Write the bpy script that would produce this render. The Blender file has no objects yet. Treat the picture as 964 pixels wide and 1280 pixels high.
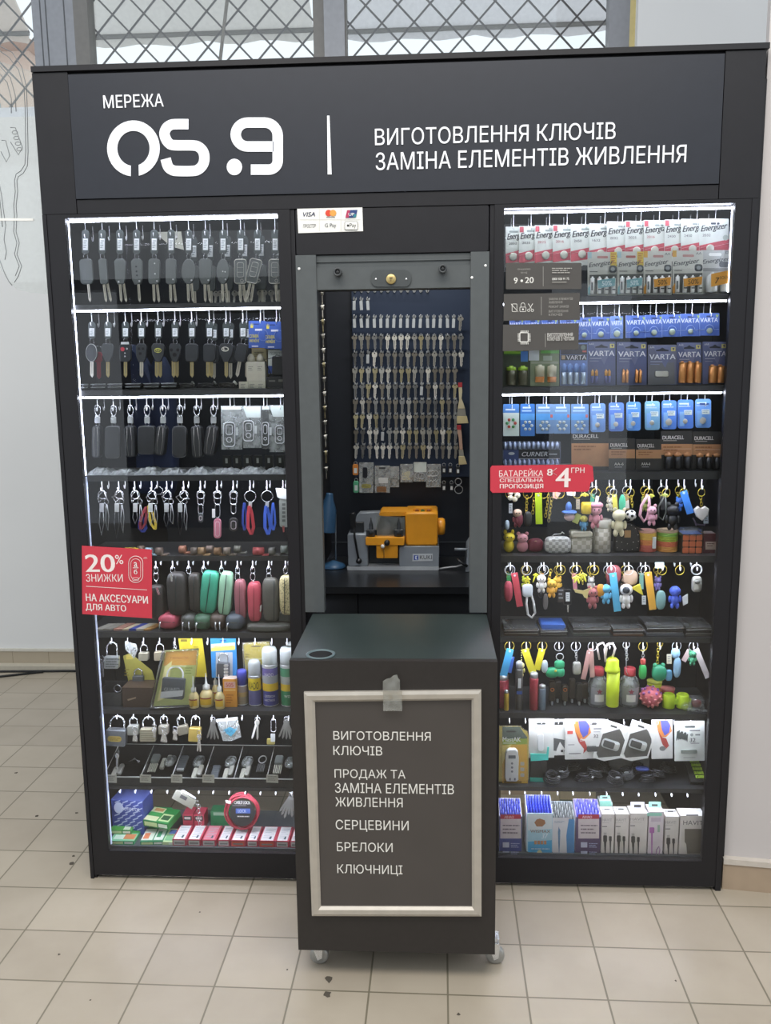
import bpy, math, random
from mathutils import Vector, Matrix
from mathutils.geometry import interpolate_bezier, delaunay_2d_cdt
S = bpy.context.scene
COL = S.collection
random.seed(7)
PI = math.pi
# ---------------------------------------------------------------- camera
CP = Vector((1.0717, -2.4021, 1.5501)); PITCH, ROLL, YAW = -0.1601, -0.0124, 0.0544; FPX = 1063.49
cr, sr = math.cos(ROLL), math.sin(ROLL)
_r = Vector((math.cos(YAW), math.sin(YAW), 0))
FW = Vector((-math.sin(YAW) * math.cos(PITCH), math.cos(YAW) * math.cos(PITCH), math.sin(PITCH)))
_u = _r.cross(FW)
RT = _r * cr + _u * sr
UP = _u * cr - _r * sr
cam = bpy.data.cameras.new('camera'); co = bpy.data.objects.new('camera', cam); COL.objects.link(co)
cam.sensor_fit = 'VERTICAL'; cam.sensor_height = 24.0; cam.lens = FPX / 1280 * 24.0
cam.clip_start = 0.05; cam.clip_end = 200
m = Matrix((RT, UP, -FW)).transposed().to_4x4(); m.translation = CP
co.matrix_world = m
S.camera = co
# ---------------------------------------------------------------- world, lights, exposure
W = bpy.data.worlds.new('overcast_sky'); S.world = W; W.use_nodes = True
bg = W.node_tree.nodes['Background']
bg.inputs['Color'].default_value = (0.86, 0.93, 1.0, 1); bg.inputs['Strength'].default_value = 1.2
def area(name, loc, rot, sx, sy, power, col):
    l = bpy.data.lights.new(name, 'AREA'); l.shape = 'RECTANGLE'; l.size = sx; l.size_y = sy; l.energy = power; l.color = col
    o = bpy.data.objects.new(name, l); o.location = loc; o.rotation_euler = rot; COL.objects.link(o); return o
area('ceiling_lamp', (0.9, -1.9, 3.9), (math.radians(8), 0, 0), 3.2, 1.2, 95, (1, 0.94, 0.86))
area('kiosk_fill', (0.97, 0.42, 2.3), (math.radians(-22), 0, 0), 0.45, 0.12, 10, (1, 0.97, 0.92))  # added fill light, no lamp seen here; brightens the pegboard keys
S.view_settings.view_transform = 'Standard'; S.view_settings.look = 'None'
S.view_settings.gamma = 1; S.view_settings.exposure = 0.0; S.view_settings.use_curve_mapping = False

def at(x, y, Y=0.0, Z=None):
    d = FW + RT * ((x - 482) / FPX) - UP * ((y - 640) / FPX)
    t = (Y - CP.y) / d.y if Z is None else (Z - CP.z) / d.z
    return CP + d * t
# ---------------------------------------------------------------- materials
def lin(c):
    c /= 255.0
    return c / 12.92 if c <= 0.04045 else ((c + 0.055) / 1.055) ** 2.4
def hexc(h):
    h = h.lstrip('#')
    if len(h) == 3: h = ''.join(c * 2 for c in h)
    return tuple(lin(int(h[i:i + 2], 16)) for i in (0, 2, 4)) + (1,)
MC = {}
def mat(key, col, rough=0.5, metal=0.0, emit=0.0, var=0.10, scale=40.0, spec=0.5):
    mt = bpy.data.materials.new(key); mt.use_nodes = True
    nt = mt.node_tree; b = nt.nodes['Principled BSDF']
    c = hexc(col)
    b.inputs['Roughness'].default_value = rough; b.inputs['Metallic'].default_value = metal
    b.inputs['Specular IOR Level'].default_value = spec
    if emit:
        b.inputs['Base Color'].default_value = c
        b.inputs['Emission Color'].default_value = c; b.inputs['Emission Strength'].default_value = emit
    else:
        tc = nt.nodes.new('ShaderNodeTexCoord'); n = nt.nodes.new('ShaderNodeTexNoise'); n.inputs['Scale'].default_value = scale
        n.inputs['Detail'].default_value = 1.0
        mx = nt.nodes.new('ShaderNodeMix'); mx.data_type = 'RGBA'
        mx.inputs[6].default_value = tuple(v * (1 - var) for v in c[:3]) + (1,)
        mx.inputs[7].default_value = tuple(min(1, v * (1 + var)) for v in c[:3]) + (1,)
        nt.links.new(tc.outputs['Object'], n.inputs['Vector']); nt.links.new(n.outputs['Fac'], mx.inputs[0])
        nt.links.new(mx.outputs[2], b.inputs['Base Color'])
    MC[key] = mt
    return mt
def glassy(key, tint, refl, rough=0.02, ior=1.45, white=0.0, nz=True):
    """thin clear sheet: transparent, a Fresnel reflection and (for film) a little white scatter"""
    mt = bpy.data.materials.new(key); mt.use_nodes = True; nt = mt.node_tree; nt.nodes.clear()
    out = nt.nodes.new('ShaderNodeOutputMaterial'); tr = nt.nodes.new('ShaderNodeBsdfTransparent'); tr.inputs[0].default_value = tint
    gl = nt.nodes.new('ShaderNodeBsdfGlossy'); gl.inputs['Roughness'].default_value = rough
    fr = nt.nodes.new('ShaderNodeFresnel'); fr.inputs['IOR'].default_value = ior
    mu = nt.nodes.new('ShaderNodeMath'); mu.operation = 'MULTIPLY'; mu.inputs[1].default_value = refl
    nt.links.new(fr.outputs[0], mu.inputs[0])
    mx = nt.nodes.new('ShaderNodeMixShader'); nt.links.new(mu.outputs[0], mx.inputs[0])
    nt.links.new(tr.outputs[0], mx.inputs[1]); nt.links.new(gl.outputs[0], mx.inputs[2])
    last = mx
    if white:
        df = nt.nodes.new('ShaderNodeBsdfDiffuse'); df.inputs[0].default_value = (0.9, 0.95, 0.93, 1)
        tc = nt.nodes.new('ShaderNodeTexCoord'); n = nt.nodes.new('ShaderNodeTexNoise'); n.inputs['Scale'].default_value = 60 if nz else 3
        m2 = nt.nodes.new('ShaderNodeMath'); m2.operation = 'MULTIPLY'; m2.inputs[1].default_value = white * 2 if nz else white * 2
        nt.links.new(tc.outputs['Object'], n.inputs['Vector']); nt.links.new(n.outputs['Fac'], m2.inputs[0])
        m3 = nt.nodes.new('ShaderNodeMixShader'); nt.links.new(m2.outputs[0], m3.inputs[0])
        nt.links.new(mx.outputs[0], m3.inputs[1]); nt.links.new(df.outputs[0], m3.inputs[2]); last = m3
    nt.links.new(last.outputs[0], out.inputs[0])
    MC[key] = mt
    return mt
glassy('glass', (0.97, 0.985, 0.975, 1), 1.7, 0.0)
glassy('glassback', (0.95, 0.97, 0.96, 1), 0.25, 0.0)
glassy('film', (0.97, 0.98, 0.98, 1), 1.6, 0.12, white=0.08)
glassy('clearp', (0.98, 0.985, 0.98, 1), 1.3, 0.06, white=0.02)
glassy('film3', (0.97, 0.98, 0.98, 1), 1.8, 0.15, white=0.5)
glassy('film2', (0.97, 0.98, 0.98, 1), 1.8, 0.2, white=0.26)
glassy('acrylic', (0.98, 0.99, 0.985, 1), 1.0, 0.03, white=0.05)
glassy('jelly', (0.9, 0.93, 0.9, 1), 1.5, 0.08, white=0.25)
mat('black', '#1a191d', 0.45, var=0.14, scale=9, spec=0.4)
mat('blackin', '#1e1f24', 0.5)
mat('chrome', '#dcdee0', 0.25, 0.75)
mat('wire', '#f2f4f8', 0.35, 0.3)
mat('steel', '#a9a9a6', 0.35, 0.9)
mat('brass', '#c8b27a', 0.35, 0.75)
mat('nickel', '#c9c7bd', 0.33, 0.7)
mat('gold', '#d9c24e', 0.3, 0.8)
mat('led', '#e8ecff', emit=36.0)
mat('led_top', '#e8ecff', emit=27.0)
mat('ledside', '#dfe6ff', emit=9)
mat('panelglow', '#c9d4f2', emit=0.55)
mat('letter', '#f4f6fb', 0.5, emit=0.08)
mat('shutter', '#595d5e', 0.45, 0.25)
mat('white', '#ecebe6', 0.5)
mat('rub', '#17181a', 0.6)
def M(k):
    if not isinstance(k, str): return k
    if k in MC: return MC[k]
    h, *o = k.split('/')          # '#rrggbb/rough/metal'
    return mat(k, h, float(o[0]) if o else 0.45, float(o[1]) if len(o) > 1 else 0.0)
# ---------------------------------------------------------------- text
TC = {}
def glyphs(s, bold=0.0, ital=0.0):
    k = (s, 0, ital)
    if k not in TC:
        c = bpy.data.curves.new('t', 'FONT'); c.body = s; c.resolution_u = 2; c.shear = ital
        o = bpy.data.objects.new('t', c); COL.objects.link(o)
        cu = o.to_curve(bpy.context.evaluated_depsgraph_get()); loops = []
        for sp in cu.splines:
            bp = sp.bezier_points; n = len(bp); L_ = []
            for i in range(n):
                p, q = bp[i], bp[(i + 1) % n]; st = (p.handle_right - p.co).length + (q.handle_left - q.co).length
                straight = abs((p.handle_right - p.co).cross(q.co - p.co).z) + abs((q.handle_left - q.co).cross(q.co - p.co).z) < 1e-5
                L_ += [p.co.copy()] if straight or st < 1e-6 else interpolate_bezier(p.co, p.handle_right, q.handle_left, q.co, 5)[:-1]
            if len(L_) > 2: loops.append([(v.x, v.y) for v in L_])
        o.to_curve_clear(); bpy.data.objects.remove(o); bpy.data.curves.remove(c)
        pts = [Vector(p) for l in loops for p in l]; ed = []; b_ = 0
        for l in loops: ed += [(b_ + i, b_ + (i + 1) % len(l)) for i in range(len(l))]; b_ += len(l)
        cv, _, cf, *_ = delaunay_2d_cdt(pts, ed, [], 0, 1e-5)
        def wind(x, y):
            k_ = 0
            for l in loops:
                for i in range(len(l)):
                    (x0, y0), (x1, y1) = l[i - 1], l[i]
                    if (y0 <= y) != (y1 <= y) and (x1 - x0) * (y - y0) / (y1 - y0) + x0 > x: k_ += 1 if y1 > y0 else -1
            return k_
        vs = [tuple(v) for v in cv]; fs = []
        for f in cf:
            x = sum(vs[i][0] for i in f) / len(f); y = sum(vs[i][1] for i in f) / len(f)
            if wind(x, y):
                a_ = sum(vs[f[i - 1]][0] * vs[f[i]][1] - vs[f[i]][0] * vs[f[i - 1]][1] for i in range(len(f))); fs.append(tuple(f) if a_ > 0 else tuple(reversed(f)))
        xs = [v[0] for v in vs]; ys = [v[1] for v in vs]
        x0, x1, y0, y1 = min(xs), max(xs), min(ys), max(ys)
        TC[k] = ([((x - x0) / (x1 - x0), (y - y0) / (y1 - y0)) for x, y in vs], fs)
    return TC[k]
def rr(x0, y0, x1, y1, r, n=4):
    o = []
    for cx, cy, a in ((x1 - r, y0 + r, -90), (x1 - r, y1 - r, 0), (x0 + r, y1 - r, 90), (x0 + r, y0 + r, 180)):
        for i in range(n + 1):
            t = math.radians(a + 90 * i / n); o.append((cx + r * math.cos(t), cy + r * math.sin(t)))
    return o
def circ(cx, cy, rx, ry=None, n=20, a0=0, a1=360):
    ry = rx if ry is None else ry; k = n if a1 - a0 >= 360 else n + 1
    return [(cx + rx * math.cos(math.radians(a0 + (a1 - a0) * i / n)), cy + ry * math.sin(math.radians(a0 + (a1 - a0) * i / n))) for i in range(k)]
def rot(pts, cx, cy, deg):
    c, s = math.cos(math.radians(deg)), math.sin(math.radians(deg))
    return [(cx + (x - cx) * c - (y - cy) * s, cy + (x - cx) * s + (y - cy) * c) for x, y in pts]
# ---------------------------------------------------------------- mesh builder
class B:
    """collects shapes of ONE mesh; o = the thing's origin, Y = the vertical plane on which photo points are laid out"""
    def __init__(s, o=(0, 0, 0), Y=None):
        s.o = Vector(o); s.Y = s.o.y if Y is None else Y
        s.v = []; s.f = []; s.mi = []; s.sm = []; s.ms = []; s.z = 0.0
    def add(s, vs, fs, m, smooth=False):
        m = M(m)
        if m not in s.ms: s.ms.append(m)
        k = s.ms.index(m); b = len(s.v)
        s.v += [tuple(v) for v in vs]
        for f in fs: s.f.append(tuple(b + i for i in f)); s.mi.append(k); s.sm.append(smooth)
        return s
    def L(s, x, y, d=0.0):
        p = at(x, y, s.Y) - s.o
        return Vector((p.x, p.y + d, p.z))
    # --- shapes given in photo points on the plane
    def prism(s, pts, m, t, d=0.0, bev=0.0, smooth=False):
        q = [s.L(x, y) for x, y in pts]; y1 = s.Y - s.o.y + d
        return s.slab([(p.x, p.z) for p in q], y1 - t, y1, m, bev)
    def slab(s, xz, ya, yb, m, bev=0.0):
        """polygon in X,Z swept from ya (front) to yb (back); bev rounds front and back"""
        n = len(xz); cx = sum(p[0] for p in xz) / n; cz = sum(p[1] for p in xz) / n
        def ring(y, k): return [(cx + (x - cx) * k, y, cz + (z - cz) * k) for x, z in xz]
        if bev:
            w = max(max(abs(x - cx), abs(z - cz)) for x, z in xz); k = max(0.3, 1 - bev / w)
            k2 = 1 - (1 - k) * 0.3; e = min(bev, (yb - ya) * 0.45)
            R = [ring(ya, k), ring(ya + e * 0.3, k2), ring(ya + e, 1), ring(yb - e, 1), ring(yb - e * 0.3, k2), ring(yb, k)]
        else: R = [ring(ya, 1), ring(yb, 1)]
        vs = [v for r in R for v in r]; fs = []
        for i in range(len(R) - 1):
            for j in range(n): fs.append((i * n + j, i * n + (j + 1) % n, (i + 1) * n + (j + 1) % n, (i + 1) * n + j))
        s.add(vs, fs, m, bool(bev))
        return s.add(R[0] + R[-1], [tuple(range(n)), tuple(range(n, 2 * n))], m)
    def face(s, pts, m, d=None):
        if d is None: s.z -= 0.00018; d = s.z
        q = [s.L(x, y, d) for x, y in pts]
        return s.add(q, [tuple(range(len(q)))], m)
    def card(s, pts, m, t=0.0012, bev=0.0, d=0.0):
        s.prism(pts, m, t, d, bev); s.z = d - t - 0.0001; return s
    def r(s, x0, y0, x1, y1, m, k=0.0):
        w = x1 - x0
        return s.face([(x0, y0), (x1, y0 + k * w), (x1, y1 + k * w), (x0, y1)], m)
    def e(s, cx, cy, rx, m, ry=None): return s.face(circ(cx, cy, rx, ry), m)
    def t(s, x0, y0, x1, y1, txt, m, k=0.0, bold=0.0, ital=0.0, d=None, thick=0.0):
        if d is None: s.z -= 0.00018; d = s.z
        g, fs = glyphs(txt, bold, ital)
        q = s.L(x0, y1); hh = s.L(x0, y0).z - q.z; ww = s.L(x1, y1).x - q.x
        v = [Vector((q.x + a * ww, q.y + d, q.z + b * hh + k * a * ww)) for a, b in g]
        if thick:                                    # raised letters: front, and short side walls
            n = len(v); from_edges = {}
            for f in fs:
                for i in range(len(f)):
                    a, b2 = f[i], f[(i + 1) % len(f)]
                    if (b2, a) in from_edges: del from_edges[(b2, a)]
                    else: from_edges[(a, b2)] = 1
            back = [p.copy() for p in v]
            for p in v: p.y -= thick
            return s.add(v + back, list(fs) + [(b2, a, a + n, b2 + n) for a, b2 in from_edges], m)
        if bold:
            e = bold * hh * 0.9
            for dx in (-e, e): s.add([p + Vector((dx, 0.00003, 0)) for p in v], fs, m)
        return s.add(v, fs, m)
    def lines(s, x0, y0, x1, y1, n, m, k=0.0, fill=0.45):
        """rows of small print"""
        h = (y1 - y0) / n
        for i in range(n):
            x = x0; e = x1 - (x1 - x0) * (0.0, 0.22, 0.1, 0.3)[i % 4]; j = 0
            while x < e - 0.2:
                w = min(e - x, (x1 - x0) * (0.2, 0.12, 0.27, 0.16)[(i + j) % 4]); y = y0 + h * i + k * (x - x0)
                s.face([(x, y), (x + w * 0.86, y), (x + w * 0.86, y + h * fill), (x, y + h * fill)], m); x += w; j += 1
        return s
    def wire(s, pts, r, m, closed=False, d=0.0, n=6):
        return s.tube([s.L(x, y, d) for x, y in pts], r, m, closed, n)
    def ring(s, cx, cy, rp, r, m, ry=None, d=0.0, tilt=0.0):
        c = s.L(cx, cy, d); ex = (s.L(cx + 1, cy) - s.L(cx, cy)).x; R = rp * ex; R2 = (ry or rp) * ex
        P = []
        for i in range(18):
            a = 2 * PI * i / 18
            P.append(c + Vector((R * math.cos(a) * math.cos(tilt), R * math.cos(a) * math.sin(tilt), R2 * math.sin(a))))
        return s.tube(P, r, m, True, 6)
    # --- shapes in local metres
    def tube(s, P, r, m, closed=False, n=8, cap=True):
        P = [Vector(p) for p in P]; N = len(P); vs = []; fs = []; ref = None
        rad = r if isinstance(r, (list, tuple)) else [r] * N
        for i, p in enumerate(P):
            a = P[i - 1] if (i or closed) else p; b = P[(i + 1) % N] if (i < N - 1 or closed) else p
            t = (b - a); t = t.normalized() if t.length > 1e-9 else Vector((0, 0, 1))
            if ref is None: ref = Vector((0, 1, 0)) if abs(t.y) < 0.9 else Vector((1, 0, 0))
            u = (ref - t * ref.dot(t)); u = u.normalized() if u.length > 1e-6 else t.orthogonal().normalized()
            w = t.cross(u); ref = u
            for j in range(n):
                q = 2 * PI * j / n; vs.append(p + (u * math.cos(q) + w * math.sin(q)) * rad[i])
        for i in range(N if closed else N - 1):
            k = (i + 1) % N
            for j in range(n): fs.append((i * n + j, i * n + (j + 1) % n, k * n + (j + 1) % n, k * n + j))
        if cap and not closed: fs += [tuple(range(n - 1, -1, -1)), tuple(range((N - 1) * n, N * n))]
        return s.add(vs, fs, m, True)
    def box(s, a, b, m, bev=0.0):
        x0, y0, z0 = a; x1, y1, z1 = b
        if bev:
            return s.slab([(x0 + bev, z0), (x1 - bev, z0), (x1, z0 + bev), (x1, z1 - bev), (x1 - bev, z1), (x0 + bev, z1), (x0, z1 - bev), (x0, z0 + bev)], y0, y1, m, bev)
        v = [(x, y, z) for x in (x0, x1) for y in (y0, y1) for z in (z0, z1)]
        return s.add(v, [(0, 1, 3, 2), (4, 6, 7, 5), (0, 4, 5, 1), (2, 3, 7, 6), (0, 2, 6, 4), (1, 5, 7, 3)], m)
    def lathe(s, c, prof, m, n=18, ax='z', cap=True):
        """prof = [(radius, height)...] about the axis through c"""
        c = Vector(c); vs = []; fs = []; N = len(prof)
        for r, h in prof:
            for j in range(n):
                a = 2 * PI * j / n; x, y = r * math.cos(a), r * math.sin(a)
                vs.append(c + (Vector((x, y, h)) if ax == 'z' else Vector((h, x, y)) if ax == 'x' else Vector((x, h, y))))
        for i in range(N - 1):
            for j in range(n): fs.append((i * n + j, i * n + (j + 1) % n, (i + 1) * n + (j + 1) % n, (i + 1) * n + j))
        if cap: fs += [tuple(range(n - 1, -1, -1)), tuple(range((N - 1) * n, N * n))]
        return s.add(vs, fs, m, True)
    def ball(s, c, rx, ry, rz, m, p=1.0, nu=16, nv=10, R=None):
        """ellipsoid; p < 1 squares it off"""
        def sp(v): return math.copysign(abs(v) ** p, v)
        vs = []; fs = []; c = Vector(c)
        for i in range(nv + 1):
            a = -PI / 2 + PI * i / nv
            for j in range(nu):
                b = 2 * PI * j / nu
                q = Vector((rx * sp(math.cos(a)) * sp(math.cos(b)), ry * sp(math.cos(a)) * sp(math.sin(b)), rz * sp(math.sin(a))))
                vs.append(c + (R @ q if R else q))
        for i in range(nv):
            for j in range(nu): fs.append((i * nu + j, i * nu + (j + 1) % nu, (i + 1) * nu + (j + 1) % nu, (i + 1) * nu + j))
        return s.add(vs, fs, m, True)
    def blob(s, x0, y0, x1, y1, dep, m, p=0.6, d=0.0):
        """soft bag or figure filling the photo rectangle, dep metres deep"""
        c = s.L((x0 + x1) / 2, (y0 + y1) / 2, d); a = s.L(x0, y0); b = s.L(x1, y1)
        return s.ball(c, abs(b.x - a.x) / 2, dep / 2, abs(b.z - a.z) / 2, m, p)
    def stud(s, cx, cy, r, h, m, d=None, n=14):
        """round boss standing out of the plane towards the viewer"""
        d = s.z if d is None else d
        c = s.L(cx, cy, d); ex = (s.L(cx + 1, cy) - s.L(cx, cy)).x * r
        return s.lathe(c, [(ex, 0), (ex, -h * 0.8), (ex * 0.85, -h)], m, n, 'y')
    def can(s, cx, prof, m, n=18, d=0.0):
        """turned body; prof = [(half width, y)...] in photo points"""
        o = s.L(cx, prof[0][1], d); ex = (s.L(cx + 1, prof[0][1]) - s.L(cx, prof[0][1])).x
        return s.lathe(o, [(w * ex, s.L(cx, y).z - o.z) for w, y in prof], m, n)
    def mesh(s, name):
        me = bpy.data.meshes.new(name); me.from_pydata(s.v, [], s.f)
        for m in s.ms: me.materials.append(m)
        me.polygons.foreach_set('material_index', s.mi); me.polygons.foreach_set('use_smooth', s.sm); me.update()
        return me
def tag(o, label=None, cat=None, group=None, kind=None):
    for k, v in (('label', label), ('category', cat), ('group', group), ('kind', kind)):
        if v: o[k] = v
    return o
def thing(name, label, cat, loc, group=None, rz=0.0, ry=0.0, rx=0.0):
    o = bpy.data.objects.new(name, None); COL.objects.link(o); o.empty_display_size = 0.02
    o.location = loc; o.rotation_euler = (rx, ry, rz); return tag(o, label, cat, group)
def part(name, b, parent, label=None, kind=None):
    o = bpy.data.objects.new(name, b.mesh(name) if isinstance(b, B) else b); COL.objects.link(o)
    o.parent = parent; return tag(o, label, None, None, kind)
def solo(name, b, label, cat, group=None, kind=None, rz=0.0, ry=0.0, rx=0.0, loc=None):
    o = bpy.data.objects.new(name, b.mesh(name) if isinstance(b, B) else b); COL.objects.link(o)
    o.location = b.o if loc is None else loc; o.rotation_euler = (rx, ry, rz); return tag(o, label, cat, group, kind)
def copy_tree(o, parent=None):
    c = o.copy(); COL.objects.link(c); c.parent = parent
    for ch in list(o.children): copy_tree(ch, c)
    return c
ORD = 'first second third fourth fifth sixth seventh eighth ninth tenth eleventh twelfth thirteenth fourteenth fifteenth sixteenth seventeenth'.split()
TIER = ['top', 'second', 'third', 'fourth', 'fifth', 'sixth', 'seventh', 'bottom']
def HL(desc, side, row, k):
    return f"{desc}, {ORD[k]} hook from {'outer edge' if side == 'L' else 'service window'}, {TIER[row - 1]} tier of {'key' if side == 'L' else 'battery'} case"
def SL(desc, side, row, k):
    return f"{desc}, {ORD[k]} from {'outer edge' if side == 'L' else 'service window'} on {TIER[row - 1]} tier of {'key' if side == 'L' else 'battery'} case"
# ================================================================ ROOM
def structure(name, b): return solo(name, b, None, None, kind='structure')
def tile_mat():
    mt = mat('floor_tile', '#b3a793', 0.32); nt = mt.node_tree; b = nt.nodes['Principled BSDF']
    tc = nt.nodes.new('ShaderNodeTexCoord'); mp = nt.nodes.new('ShaderNodeMapping'); br = nt.nodes.new('ShaderNodeTexBrick')
    mp.vector_type = 'TEXTURE'; mp.inputs['Location'].default_value = (-0.0867, -0.0552, 0); mp.inputs['Rotation'].default_value = (0, 0, -0.0104)
    br.offset = 0; br.squash = 1; br.inputs['Scale'].default_value = 1; br.inputs['Brick Width'].default_value = 0.2; br.inputs['Row Height'].default_value = 0.2
    br.inputs['Mortar Size'].default_value = 0.0026; br.inputs['Mortar Smooth'].default_value = 0.2
    br.inputs['Color1'].default_value = hexc('#aea392'); br.inputs['Color2'].default_value = hexc('#a59a8a'); br.inputs['Mortar'].default_value = hexc('#77705f')
    n = nt.nodes.new('ShaderNodeTexNoise'); n.inputs['Scale'].default_value = 5; n.inputs['Detail'].default_value = 6
    mx = nt.nodes.new('ShaderNodeMix'); mx.data_type = 'RGBA'; mx.blend_type = 'MULTIPLY'; mx.inputs[0].default_value = 0.35
    rp = nt.nodes.new('ShaderNodeValToRGB'); rp.color_ramp.elements[0].color = (0.72, 0.70, 0.66, 1); rp.color_ramp.elements[1].color = (1, 1, 1, 1)
    rp.color_ramp.elements[0].position = 0.3; rp.color_ramp.elements[1].position = 0.6
    nt.links.new(tc.outputs['Object'], mp.inputs[0]); nt.links.new(mp.outputs[0], br.inputs['Vector']); nt.links.new(mp.outputs[0], n.inputs['Vector'])
    nt.links.new(n.outputs['Fac'], rp.inputs[0]); nt.links.new(br.outputs['Color'], mx.inputs[6]); nt.links.new(rp.outputs[0], mx.inputs[7])
    nt.links.new(mx.outputs[2], b.inputs['Base Color'])
    bp = nt.nodes.new('ShaderNodeBump'); bp.inputs['Strength'].default_value = 0.35; bp.inputs['Distance'].default_value = 0.002; bp.invert = True
    nt.links.new(br.outputs['Fac'], bp.inputs['Height']); nt.links.new(bp.outputs[0], b.inputs['Normal'])
tile_mat()
mat('plaster', '#dbdbda', 0.85, var=0.03, scale=3)
mat('skirt', '#a89c88', 0.45, var=0.08, scale=14)
mat('laminate', '#1b1a1e', 0.45, var=0.2, scale=22, spec=0.4)
structure('floor', B().box((-5, -6.5, -0.1), (6, 2.6, 0), 'floor_tile'))
# back wall with the barred window above it
YB = 1.93
wz = at(20, 146, YB).z; xr = at(797, 40, YB).x
b = B(); b.box((-5, YB, 0), (6, YB + 0.25, wz), 'plaster'); b.box((xr, YB, wz), (6, YB + 0.25, 4.6), 'plaster'); b.box((-5, YB, 4.1), (xr, YB + 0.25, 4.6), 'plaster')
structure('wall_back', b)
# shop front behind the viewer: glazed openings between dark framed panels (mirrored in the case glass)
mat('far_wall', '#57564f', 0.8); b = B(); b.box((-1.98, -6.4, 0), (2.25, -6.2, 2.42), 'far_wall'); b.box((3.07, -6.4, 0), (6, -6.2, 2.42), 'far_wall'); b.box((-5, -6.42, 2.42), (6, -6.18, 2.52), '#23262f/0.4'); b.box((-2.06, -6.42, 0), (-1.98, -6.18, 2.42), '#23262f/0.4'); b.box((-5, -6.4, 3.7), (6, -6.2, 4.6), 'plaster'); b.box((2.17, -6.42, 0), (2.25, -6.18, 2.42), '#23262f/0.4')
structure('wall_front', b)
b = B(); b.box((-5, YB - 0.012, 0), (0.9, YB, 0.095), 'skirt'); b.box((-5, YB - 0.016, 0.095), (0.9, YB, 0.108), '#c9c4b8/0.6')
for i in range(14): b.box((-2.2 + i * 0.2 - 0.001, YB - 0.0125, 0.002), (-2.2 + i * 0.2 + 0.001, YB - 0.011, 0.093), '#7c735f')
structure('baseboard_back', b)
b = B(); b.box((-5, YB - 0.06, 0), (0.0, YB - 0.012, 0.028), '#bdb5a4/0.5')
structure('trim_1', b)
# pillar beside the battery case, its face turned slightly
pa = at(905, 1113, Z=0); pd = Vector((1, -0.13, 0)).normalized(); pn = Vector((0.13, 1, 0)).normalized()
def pil(u0, u1, v0, v1, z0, z1, m, bb):
    pts = [pa + pd * u + pn * v for u, v in ((u0, v0), (u1, v0), (u1, v1), (u0, v1))]
    vs = [Vector((p.x, p.y, z)) for z in (z0, z1) for p in pts]
    return bb.add(vs, [(0, 3, 2, 1), (4, 5, 6, 7), (0, 1, 5, 4), (1, 2, 6, 5), (2, 3, 7, 6), (3, 0, 4, 7)], m)
structure('wall_right', pil(0.0, 1.6, 0.025, 0.06, 0, 4.6, mat('plaster_warm', '#c5bfbd', 0.85, var=0.03, scale=3), B()))
structure('baseboard_right', pil(-0.004, 1.6, 0.008, 0.025, 0.0, 0.083, mat('skirt_warm', '#aa9680', 0.5, var=0.14, scale=18), B()))
structure('trim_2', pil(-0.004, 1.6, 0.004, 0.025, 0.083, 0.1, '#c8bfb4/0.6', B()))
# window: frame posts, panes, sill
b = B()
def post(x0, x1, dep, m, z1=4.1): 
    a = at(x0, 40, YB).x; c = at(x1, 40, YB).x; b.box((a, YB + 0.05, wz), (c, YB + 0.05 + dep, z1), m)
mat('alum', '#8d8f94', 0.45, 0.3); mat('alum2', '#74726f', 0.5, 0.2)
post(36, 66, 0.07, 'alum'); post(66, 88, 0.05, 'alum'); post(88, 106, 0.09, 'alum2'); post(390, 432, 0.07, 'alum2'); post(404, 430, -0.012, 'alum'); post(764, 790, 0.08, 'alum'); post(790, 797, 0.05, '#cdbd84/0.6')
for x in (46, 53, 76): post(x, x + 1.2, -0.002, '#4c4e52')
b.box((-5, YB + 0.02, wz - 0.0), (xr, YB + 0.12, wz + 0.05), '#cfd2d8/0.5')
b.box((-5, YB + 0.05, wz + 0.05), (at(40, 130, YB).x, YB + 0.13, at(20, 133, YB).z), 'alum')
structure('window_1', b)
# diamond security grille standing behind the panes
b = B(); gy = YB + 0.17; w = 0.158; hgt = 0.165; xs = -2.4; z0 = wz + 0.02
mat('bar', '#6a676a', 0.6, 0.3)
for i in range(40):
    for sgn in (1, -1):
        x = xs + i * w; P = []
        a = Vector((x, gy, z0)); c = Vector((x + sgn * w / hgt * 1.28, gy, z0 + 1.28))
        if sgn > 0 and x > xr: continue
        lo, hi = -2.6, xr - 0.006
        def clipx(p, q):
            if p.x > hi or p.x < lo:
                t = ((hi if p.x > hi else lo) - q.x) / (p.x - q.x)
                return q + (p - q) * t if 0 <= t <= 1 else None
            return p
        if max(a.x, c.x) < lo or min(a.x, c.x) > hi: continue
        a2, c2 = clipx(a, c), clipx(c, a)
        if a2 and c2 and (a2 - c2).length > 0.02: b.tube([a2, c2], 0.005, 'bar', n=6)
pole = [at(284, 0, gy), at(274, 86, gy)]; d = pole[1] - pole[0]
b.tube([pole[0] - d * 0.3, pole[1] + d * 0.15], 0.009, '#8e8884')
solo('security_grille', b, 'grey diamond lattice security grille in the high window behind the kiosk', 'window grille')
structure('window_2', B().box((-2.6, YB + 0.1, wz + 0.05), (xr, YB + 0.106, 4.1), 'glass'))
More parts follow.
